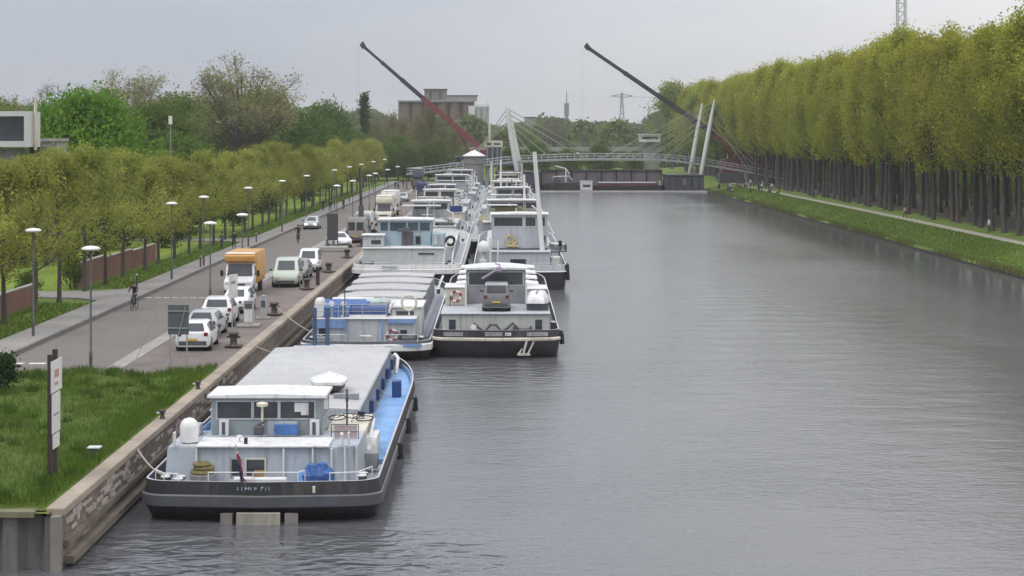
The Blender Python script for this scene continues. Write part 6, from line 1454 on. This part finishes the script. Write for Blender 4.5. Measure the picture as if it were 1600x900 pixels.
for k,(lb,cx,y0,p) in enumerate(FAR):
    p['bul'] = rf.choice([offwhite, lgrey, white, bluegrey]); p['deck'] = rf.choice([lgrey, mgrey, bluegrey]); t = generic_barge(lb, cx, y0, p); t['group'] = far_g; zd = p['zd']; cz = p['cabin'][4]
    dome(t, rf.uniform(-2.8,-1.8), 2.2, cz+.07, .4, 1.0); 
    for i in range(4): clutter(t, rf.uniform(-2.6,2.6), rf.uniform(2,4.2), cz+.07, rf.choice(['vent','box','vent']))
    for i in range(3): clutter(t, rf.uniform(-2.8,2.8), .95, zd+.0, rf.choice(['winch','box']))
    hz_ = p['hatch'][3]
    for i in range(5):
        x = rf.uniform(-2.8,2.8); y = rf.choice([rf.uniform(1.8,4), rf.uniform(9,20)]); z = cz+.07 if y < 5 else hz_+.1; h_ = rf.uniform(1.2,3.2)
        b = MB(); b.tube([(x,y,z),(x+rf.uniform(-.2,.2),y,z+h_)], rf.uniform(.04,.09), 7)
        if i % 2: b.tube([(x-.6,y,z+h_*.8),(x+.6,y,z+h_*.82)], .035, 5)
        b.build('pole', rf.choice([white, dgrey, white, mgrey]), t)
    for i in range(6):
        x = rf.uniform(-2.7,2.7); y = rf.choice([rf.uniform(1.8,4), rf.uniform(9,20)]); z = cz+.07 if y < 5 else hz_+.1; w_ = rf.uniform(.3,.8); h_ = rf.uniform(.4,1.2)
        b = MB(); b.box(x-w_,x+w_,y-.4,y+.4,z,z+h_,c=.05); b.build('deck_crate', rf.choice([bluetarp, olive_t, mgrey, offwhite, dgrey, navy, cream, teal]), t)
    x0_, x1_ = -2.6, 2.6; y_ = rf.uniform(2.0,3.2); za = cz+.07+rf.uniform(1.5,2.1)
    b = MB(); b.box(x0_,x1_*rf.uniform(.2,1),y_-1,y_+1,za,za+.08)
    for x in (x0_+.1, 0): b.tube([(x,y_,cz+.07),(x,y_,za)], .04, 5)
    b.build('awning', rf.choice([white, offwhite, cream]), t)
    life_ring(t, rf.uniform(-2,2), p['cabin'][2]-.1, zd+.9)
    railing(t, [(-3.0,1.7,cz+.07),(3.0,1.7,cz+.07)], .8, True); railing(t, [(p['hw']-.3,4,zd),(p['hw']-.3,20,zd)], .9, True, white, .03)
    b = MB(); b.tube([(2.8,2.5,zd),(2.9,2.5,cz+1.3),(2.2,2.5,cz+1.8)], .09, 8); b.build('davit', white, t)
    short = ' '.join(lb.replace('moored ','').split()[:9]).rstrip(',')
    dinghy('white covered dinghy on the '+short, (cx+rf.uniform(-1,1.2), y0+3.0, cz+.08), R(90+rf.uniform(-20,20)), 2.6, 1.2, True, .4, group='dinghies on the far barges')
    if k % 2: continue
    cc = make_car('deck_car', 'car carried on the hatches of the '+short, 'car', HATCH, [cs_,cw,cg,cb][k % 4], 'cars carried on the far barges'); cc.location = (cx+rf.uniform(-.8,.8), y0+(9.2 if False else 8.9)+2.8, p['hatch'][3]+.18); cc.rotation_euler.z = R(90)
b = MB(); b.box(-2.4,.6,1.4,2.6,0,1.6,c=.08); o_ = tag(b.build('tarp_heap', olive_t), 'olive tarpaulin covered stack on the outer barge behind the emblem barge', 'tarp'); o_.location = (1.6, 194.5, 3.39)
# mooring lines
def rope(label, a, e, sag=.3, r=.022):
    A, E_ = Vector(a), Vector(e); b = MB(); b.tube([tuple(A.lerp(E_, f)+Vector((0,0,-sag*4*f*(1-f)))) for f in [i/10 for i in range(11)]], r, 6)
    tag(b.build('mooring_rope', rope_m), label, 'rope', 'mooring ropes from barges to the quay')
rope('mooring rope from the nearest barge stern to the quay wall', (BX-3.35, BY+1.2, 1.4), (-12.9, 63.2, Q), .15, .028)
rope('mooring rope from the blue covered barge to the quay bollard', (B2X-2.5, B2Y+1.0, 1.35), (-13.85, 109.6, Q+.6), .25, .03)
rope('mooring rope from the bow of the nearest barge to the bollard', (BX-2.3, BY+31.6, 1.4), (-13.85, 93.1, Q+.55), .1, .022)
rope('mooring rope from the teal wheelhouse barge to the quay', (B4X-3.9, B4Y+1.5, 2.2), (-13.85, 143.9, Q+.6), .1, .025)

# ------------------------------------------------------------------ bridges, cranes, far structures
BRY = 410.0
t = thing('footbridge', 'cable stayed footbridge with white leaning masts across the canal', 'bridge', (0, BRY, 0))
dk_pts = [(-22,4.0),(-9,5.5),(2.2,6.95),(17,7.55),(37,7.45),(46,6.4),(59.5,4.1),(66,2.6)]
fxs = np.linspace(-22, 66, 45); fz = np.interp(fxs, [p[0] for p in dk_pts], [p[1] for p in dk_pts]); fz = np.convolve(np.pad(fz, 2, 'edge'), np.ones(5)/5, 'valid')
brw = M("bridge_white", (.58,.58,.55), .5, var=.08, scale=.3)
b = MB(); b.loft([[(x,0,z-.45),(x,3.6,z-.45),(x,3.7,z),(x,-.1,z)] for x, z in zip(fxs, fz)]); b.build('bridge_deck', M("bridge_deck_grey", (.40,.41,.40), .6), t)
for yy in (-.05, 3.65):
    b = MB(); b.tube([(x,yy,z+1.1) for x, z in zip(fxs, fz)], .06, 6); b.tube([(x,yy,z+.55) for x, z in zip(fxs, fz)], .04, 5)
    for x in np.arange(-21, 66, 1.5): zz = float(np.interp(x, fxs, fz)); b.tube([(x,yy,zz),(x,yy,zz+1.1)], .04, 5)
    b.build('railing', lgrey, t)
def dz(x): return float(np.interp(x, fxs, fz))
masts = [((3.4,-1.2,3.9),(.75,-1.0,19.4)),((4.4,5.2,3.9),(1.5,5.0,19.2)),((43.4,5.4,3.7),(46.3,5.0,20.3)),((45.2,-1.4,3.3),(48.4,-1.0,21.0))]
for a, c in masts:
    A, C_ = Vector(a), Vector(c); b = MB(); b.tube([A, A.lerp(C_, .2), A.lerp(C_, .55), A.lerp(C_, .85), C_], [.42,.52,.50,.34,.16], 12); b.build('mast', brw, t, smooth=True)
cab = M("cable_sheath", (.27,.285,.21), .6)
for i,(a, c) in enumerate(masts):
    A, C_ = Vector(a), Vector(c); left = i < 2; yy = -.05 if a[1] < 0 else 3.65
    for k, f in enumerate((.97,.9,.82,.74,.66)):
        p = A.lerp(C_, f); x = (22.5-3.7*k) if left else (22.8+3.6*k); b = MB(); b.tube([p, (x, yy, dz(x)+.1)], .06, 5); b.build('cable', cab, t)
    for k, f in enumerate((.95,.78)):
        p = A.lerp(C_, f); x = (-8-3*k) if left else (57+4*k); b = MB(); b.tube([p, (x, yy, dz(x)+.1)], .09, 5); b.build('cable', cab, t)
for x in (-3.5, 56):
    b = MB(); b.tube([(x,1.8,-1),(x,1.8,dz(x)-.45)], .45, 12); b.build('pier', brw if x < 0 else lgrey, t)
person('person in white standing on the footbridge', (17.2, BRY+1.0, dz(17.2)), 0, 'stand', (.65,.65,.65), (.05,.05,.06)); person('person in black beside the person in white on the footbridge', (16.1, BRY+.9, dz(16.1)), 2, 'stand', (.02,.02,.025), (.03,.03,.04))
person('person in pink walking at the left part of the footbridge', (9.5, BRY+1.6, dz(9.5)), 1.5, 'walk', (.6,.35,.33), (.1,.1,.12))
def pier_block(label, x0, x1, y0, y1, z1):
    t = thing('bridge_pier', label, 'bridge pier', ((x0+x1)/2, y0, 0)); w = (x1-x0)/2; b = MB(); b.box(-w,w,0,y1-y0,-1.5,z1,c=.12); b.build('body', M("pier_dark", (.055,.062,.078), .7, var=.25, scale=.4, streak=.4), t)
    b = MB(); b.box(-w-.15,w+.15,-.15,y1-y0+.15,z1+.003,z1+.35,c=.05); b.build('cap', dgrey, t); b = MB()
    for k in range(5): b.box(-w+.5+k*(2*w-1)/4.5, -w+.75+k*(2*w-1)/4.5, -.14, -.01, -1, z1-.2)
    b.build('fender_timber', timber, t); b = MB(); b.box(-.5,.0,-.05,.0,1.6,3.0); b.build('notice', lgrey, t)
pier_block('dark blue grey pier under the right bridge masts', 37.2, 45.7, 406, 416, 3.6)
pier_block('dark pier under the left bridge masts', -1.5, 8.6, 406, 416, 4.3)
t = thing('guide_wall', 'grey panelled guide wall across the canal under the footbridge', 'wall', (8.6, 418, 0))
b = MB(); b.box(0,28.6,0,.4,1.2,4.6); b.build('wall', M("guide_panel", (.20,.185,.195), .8, var=.3, scale=.35, streak=.3, dirt=(.09,.075,.08), dirt_amt=.6), t)
b = MB()
for k in range(9): b.box(.3+3.5*k,.62+3.5*k,-.25,-.003,-1,4.8)
b.build('post', timber, t); b = MB(); b.box(-.1,28.7,-.3,.5,4.603,4.85); b.build('capping_beam', dgrey, t); b = MB(); b.box(0,28.6,.0,.4,-1,1.19); b.build('footing', M("wet_dark", (.04,.032,.034), .6), t)
t = thing('floating_boom', 'pale floating boom lying on the water before the bridge', 'boom', (8, 404.6, 0)); b = MB(); b.box(0,40,0,.6,-.2,.32,c=.06); b.build('boom', M("pale_timber", (.42,.41,.39), .8, var=.25, scale=.5, dirt=(.2,.18,.16)), t)
b = MB(); b.tube([(41,1.5,-1),(41,1.5,1.4)], .3, 10); b.tube([(43,-2,-1),(43,-2,1.2)], .25, 10); b.build('pile', timber, t)
t = thing('work_boat', 'black work boat with a white knuckle crane under the left part of the bridge', 'boat', (13.5, 408.5, 0))
b = MB(); b.loft([[(-3.6,0,-.5),(3.4,0,-.5),(3.6,3.5,-.5),(-3.6,3.5,-.5)],[(-3.8,-.1,1.9),(3.9,-.1,2.1),(3.9,3.7,2.1),(-3.8,3.7,1.9)]]); b.build('hull', black, t); b = MB(); b.box(-2.6,-.2,.5,2.8,2.12,2.9,c=.05); b.build('cabin', dgrey, t); b = MB(); b.tube([(-2.2,.6,2.2),(-1.9,.4,3.4),(1.8,.4,3.5),(2.4,.4,2.6)], .13, 8); b.build('rail_arch', offwhite, t)
b = MB(); b.tube([(1.0,1.5,2.1),(1.0,1.5,5.2),(-1.4,1.5,5.8)], .18, 8); b.tube([(1.0,1.5,5.2),(1.8,1.5,4.0)], .14, 8); b.build('crane_arm', white, t)
t = thing('site_hut', 'small white hut standing at the waterline under the bridge', 'hut', (19.1, 407.2, 0)); b = MB(); b.box(-1.35,1.35,0,2.2,.35,2.3,c=.04); hbod = b.build('body', white, t); pane_box(hbod, -.8, .9, 0, 1.1, 1.6, fm=mgrey); b = MB(); b.box(-1.45,1.45,-.1,2.3,2.303,2.45); b.build('roof', offwhite, t); b = MB(); b.box(-1.5,1.5,-.1,2.4,-.3,.34); b.build('pontoon', dgrey, t)
t = thing('moored_boat', 'maroon barge with pale hatches lying under the bridge', 'boat', (29, 411, 0)); b = MB(); b.loft([[(-7.6,0,-.5),(7.2,0,-.5),(7.6,1.8,-.5),(7.2,3.6,-.5),(-7.6,3.6,-.5)],[(-8,-.1,1.2),(7.6,-.1,1.2),(8.2,1.8,1.3),(7.6,3.7,1.2),(-8,3.7,1.2)]]); b.build('hull', rubber, t)
b = MB(); b.box(-7.2,6.6,.3,3.3,1.22,1.9,c=.05); b.build('hold', darkred, t); b = MB(); b.loft([[(-7,.4,1.92),(6.4,.4,1.92),(6.4,3.2,1.92),(-7,3.2,1.92)],[(-6.8,1.5,2.15),(6.2,1.5,2.15),(6.2,2.1,2.15),(-6.8,2.1,2.15)]]); b.build('hatch_cover', lgrey, t); b = MB(); b.box(7.0,7.5,1,2.6,1.3,2.4,c=.05); b.build('cabin', cream, t)
# road bridge behind
t = thing('road_bridge', 'low flat road bridge behind the footbridge', 'bridge', (0, 520, 0))
b = MB(); b.box(-10,46,0,9,8.2,9.4); b.build('bridge_deck', M("road_bridge_beam", (.24,.24,.22), .7, var=.1, scale=.3), t); b = MB(); b.box(-10,46,.2,.3,9.403,9.5); b.box(-10,46,.2,.3,10.2,10.28)
for x in range(-10, 47, 2): b.box(x,x+.12,.2,.3,9.5,10.2)
b.build('railing', mgrey, t)
for x in (-8, 12, 30, 45):
    b = MB(); b.box(x-.8,x+.8,1,8,1.7,8.197); b.build('pier', concrete, t)
t = thing('signal_cabin', 'pale flat roofed lookout cabin right of the road bridge', 'cabin', (42.2, 512, Q)); b = MB(); b.box(-1.7,1.7,.5,3.6,0,9.2); b.build('base', M('cabin_base', (.22,.235,.205), .8, var=.2, scale=.3), t); b = MB(); b.box(-2.9,2.9,-.6,4.6,9.203,11.2,c=.05); cbn = b.build('cabin', offwhite, t); pane_box(cbn, -2.3, 2.3, -.6, 10.0, 10.7); b = MB(); b.box(-3.3,3.3,-1,5,11.203,11.45); b.build('roof', white, cbn)
# mobile cranes
def telecrane(label, loc, tip, seglens, base_m, top_m, nred=2):
    t = thing('mobile_crane', label, 'crane', loc, 0); bz = 3.4; foot = Vector((0,0,bz)); T = Vector(tip)-Vector(loc); d = (T-foot)
    up = Vector((0,1,0)); n = d.normalized(); u = n.cross(up).normalized()
    f0 = 0
    for k, f1 in enumerate(seglens):
        w_ = .78-.105*k; a = foot+d*max(0, f0-.015); e = foot+d*f1
        b = MB(); ringf = lambda p, w: [p+u*w*.9+up*w*.62, p-u*w*.9+up*w*.62, p-u*w*.9-up*w*.62, p+u*w*.9-up*w*.62]
        b.loft([ringf(a, w_), ringf(e, w_)]); b.loft([ringf(e-n*.5, w_*1.14), ringf(e+n*.05, w_*1.14)]); b.build('boom_section', base_m if k < nred else top_m, t); f0 = f1
    e = foot+d; b = MB(); b.loft([[e+u*.7+up*.5,e-u*.55+up*.5,e-u*.55-up*.5,e+u*.7-up*.5],[e+n*1.2+u*.35+up*.4,e+n*1.2-u*.9+up*.4,e+n*1.2-u*.9-up*.4,e+n*1.2+u*.35-up*.4]]); b.build('boom_head', top_m, t)
    for s in (-.35,.35):
        p = e+n*.8+Vector((-.9+s,0,-.4)); b = MB(); b.tube([p, (p.x, p.y, 7.0)], .018, 4); b.build('hoist_rope', steel, t)
    p0 = foot+d*.02+Vector((0,0,-1)); p1 = foot+d*.27-u*.6; b = MB(); b.tube([p0-Vector((2.0 if d.x < 0 else -2.0,0,.6)), p1], .24, 10); b.build('luffing_ram', base_m or top_m, t)
    b = MB(); b.box(-1.6,4.2,-1.4,1.4,1.7,3.1,c=.1) if d.x < 0 else b.box(-4.2,1.6,-1.4,1.4,1.7,3.1,c=.1); b.build('superstructure', redp, t)
    b = MB(); s = -1 if d.x < 0 else 1; b.box(min(s*.6,s*2.2),max(s*.6,s*2.2),-2.4,-1.42,1.6,3.3,c=.1); cb_ = b.build('cab', redp, t); pane_box(cb_, min(s*.8,s*2.0), max(s*.8,s*2.0), -2.4, 2.2, 3.1, fm=dgrey)
    b = MB(); b.box(-6.5,6.5,-1.35,1.35,.7,1.6,c=.08); b.build('chassis', dgrey, t)
    for x in (-5.4,-3.8,-2.2,2.6,4.2,5.6):
        b = MB(); b.tube([(x,-1.4,.7),(x,1.4,.7)], .68, 16); b.build('wheel', tyre_m, t, smooth=True)
    return t
telecrane('red mobile crane on the left with a long dark telescopic boom', (-5.2, 436, 6.2), (-33.6, 436, 34.3), (.27,.50,.68,.85,1.0), redp, craneg)
telecrane('mobile crane on the right bank with a black telescopic boom over the bridge', (60.5, 436, 3.6), (21.0, 436, 34.0), (.22,.52,.78,1.0), redp, M("black_boom", (.022,.022,.028), .5), 1)
t = thing('work_pontoon', 'dark raised pontoon deck carrying the red crane', 'pontoon', (-5, 432, 0)); b = MB(); b.box(-9,9,-1,10,-.6,2.0,c=.1); b.box(-8,8,0,9,5.6,6.18); b.build('platform', dgrey, t)
for x in (-7.4,-2.5,2.5,7.4):
    b = MB(); b.tube([(x,.8,1.9),(x,.8,5.65)], .35, 10); b.build('leg', timber, t)
t = thing('red_cabin', 'dark red sloped container beneath the right crane boom', 'container', (53.8, 424, 4.0)); b = MB(); b.yprism([(-1.8,0),(3.6,0),(2.2,2.2),(-.5,3.4),(-1.8,3.0)], 0, 3); b.build('body', darkred, t); b = MB(); b.box(-2.4,5.6,-.4,3.4,-2.4,-.003); b.build('base', dgrey, t)
t = thing('kiosk', 'round grey kiosk with a white cone roof left of the bridge', 'kiosk', (-6.4, 405, 0)); b = MB(); b.lathe(0,0,[(2.2,-1),(2.2,6.2),(2.3,6.3),(2.3,8.0),(2.2,8.05)],24); b.build('body', M("kiosk_grey", (.20,.20,.195), .7), t, smooth=True); b = MB(); b.lathe(0,0,[(2.6,8.06),(2.65,8.2),(1.2,9.0),(.1,9.5),(.0,9.52)],24); b.build('roof', white, t, smooth=True)
# silo block
t = thing('silo_building', 'tall brown silo building with a pale round tower at its right side', 'building', (-24, 700, Q))
sb_m = M("silo_brown", (.145,.105,.090), .85, var=.18, scale=.12, streak=.25, dirt=(.10,.08,.07)); 
b = MB()
for k in range(6): b.lathe(-14.2+k*4.9+.0, 2.5, [(2.6,0),(2.6,24.0)], 16)
b.box(-16.6,12.6,2.6,14,0,24.2); b.build('silo', sb_m, t, smooth=True)
b = MB(); b.box(-17,13,-.5,14.4,24.2,24.8); b.build('roof_slab', mgrey, t)
b = MB(); b.box(-6.6,2.0,3,10,24.8,29.0); hd_ = b.build('head_house', M("head_house", (.19,.165,.14), .8, var=.2, scale=.2), t)
for x in (-4.8,-.9):
    b = MB(); b.box(x,x+1.1,2.95,2.99,25.2,28.4); b.build('window', dgrey, hd_)
b = MB(); b.box(-7,2.4,2.6,10.4,29.0,29.4); b.build('roof', dgrey, hd_)
b = MB(); b.box(2.0,14,3,10,24.8,26.6); g_ = b.build('gallery', M("gallery_grey", (.24,.24,.225), .7), t); b = MB(); b.box(1.9,14.4,2.8,10.2,26.6,26.95); b.build('roof', M("slate_roof", (.12,.14,.15), .6), g_)
for k in range(2):
    b = MB(); b.lathe(14.6+k*2.6, 1.5, [(1.6,0),(1.6,21.5),(1.7,21.6),(1.7,22.4),(.3,22.9)], 18); b.build('tower', M("tower_pale", (.36,.36,.37), .7, var=.12, scale=.2), t, smooth=True)
b = MB(); b.box(10.8,13.4,-.6,2.2,17.6,22.6,c=.05); b.build('hoist_house', offwhite, t)
b = MB()
for x in (13.2,18.4): b.tube([(x,.0,17),(x,.0,24.2)], .12, 5)
for z in (18.5,20,21.5,23.0): b.tube([(13.2,0,z),(18.4,0,z)], .1, 5)
b.build('stair_frame', steel, t)
t = thing('office_block', 'small grey box building right of the silo building', 'building', (11.6, 760, Q)); b = MB(); b.box(-2.2,2.6,0,8,0,18.6); b.build('body', M("block_grey", (.20,.21,.22), .8), t); b = MB(); b.box(-2.4,2.8,-.2,8.2,18.603,19.0); b.build('roof', dgrey, t)
t = thing('dolphin_house', 'pale boxy control house on dark legs right of the red crane', 'control house', (-1.9, 420, 0)); b = MB(); b.box(-2.3,2.0,0,3,10.0,11.6,c=.05); hb2_ = b.build('cabin', M("pale_yellow_paint", (.52,.49,.36), .6), t); pane_box(hb2_, -1.8, -.7, 0, 10.5, 11.1); pane_box(hb2_, -.1, 1.4, 0, 10.6, 11.0)
b = MB(); b.box(-1.9,1.7,.3,2.7,6.2,9.98); b.build('shaft', dgrey, t)
for x in (-1.6,-.4,.7,1.6):
    b = MB(); b.tube([(x,.2,-1),(x,.2,10)], .14, 8); b.build('leg', steel, t)
b = MB(); b.tube([(-1.1,1,11.6),(-1.1,1,15.6)], .32, 10); b.build('funnel', cream, t)
# masts and pylon on the horizon
far_steel = M("far_steel", (.20,.21,.22), .6)
t = thing('telecom_mast', 'slim grey telecom mast on the skyline', 'mast', (43, 1200, 0)); b = MB(); b.tube([(0,0,0),(0,0,34)], [1.3,.9], 10); b.build('post', far_steel, t); b = MB(); b.tube([(0,0,26),(0,0,34.5)], 1.7, 10); b.build('antenna_drum', far_steel, t); b = MB(); b.tube([(0,0,34),(0,0,43.5)], [.5,.2], 6); b.build('antenna', far_steel, t)
t = thing('power_pylon', 'pale lattice power pylon on the skyline', 'pylon', (100, 1500, 0)); b = MB()
for sx in (-1,1):
    for sy in (-1,1): b.tube([(sx*4.5,sy*4.5,0),(sx*1.5,sy*1.5,30),(sx*.5,sy*.5,49)], .32, 4)
for z in range(4, 48, 5):
    w0 = max(.5, 4.5-z*.1); w1 = max(.5, 4.5-(z+5)*.1)
    for sy in (-1,1): b.tube([(-w0,sy*w0,z),(w1,sy*w1,z+5)], .2, 3); b.tube([(w0,sy*w0,z),(-w1,sy*w1,z+5)], .2, 3)
b.build('lattice', far_steel, t); b = MB()
for s in (-1,1): b.tube([(0,0,47.5),(s*9,0,46)], .38, 4); b.tube([(0,0,44.6),(s*9,0,46)], .3, 4)
b.build('cross_arm', far_steel, t)
b = MB(); rr5 = [(100+9, 1500, 45.6), (160, 1350, 38), (230, 1200, 44)]; 
for s in (-9, 9): b.tube([(100+s,1500,45.6),(180+s,1280,37.5),(260+s,1060,45)], .10, 4)
b.build('power_line', far_steel, t).location = (-100,-1500,0)
t = thing('tower_crane', 'pale lattice tower crane rising behind the poplars', 'crane', (111.3, 500, Q)); b = MB(); w_ = 1.1
for sx in (-w_,w_):
    for sy in (-w_,w_): b.tube([(sx,sy,0),(sx,sy,66)], .17, 4)
z = 0
while z < 65:
    for s in (-w_,w_): b.tube([(-w_,s,z),(w_,s,z+2.4)], .09, 3); b.tube([(s,-w_,z),(s,w_,z+2.4)], .09, 3); b.tube([(-w_,s,z),(w_,s,z)], .09, 3); b.tube([(s,-w_,z),(s,w_,z)], .09, 3)
    z += 2.4
b.build('mast', M("crane_pale", (.42,.42,.43), .6), t); b = MB(); b.box(-14,42,-.7,.7,66.2,67.6); b.build('jib', MATS["crane_pale"], t)

# ------------------------------------------------------------------ air
hz = MB(); hz.box(-4300, 4300, -200, 5300, -3.0, 95)
hm_ = bpy.data.materials.new("haze_air"); hm_.use_nodes = True
hn, hl = hm_.node_tree.nodes, hm_.node_tree.links; hn.clear()
ho = hn.new("ShaderNodeOutputMaterial"); hv = hn.new("ShaderNodeVolumePrincipled")
hv.inputs['Color'].default_value = (0.86, 0.86, 0.86, 1); hv.inputs['Density'].default_value = 0.00018
hl.new(hv.outputs[0], ho.inputs['Volume'])
hazeo = hz.build('haze', hm_); hazeo['kind'] = 'stuff'; hazeo['label'] = 'thin pale haze in the air over the canal'
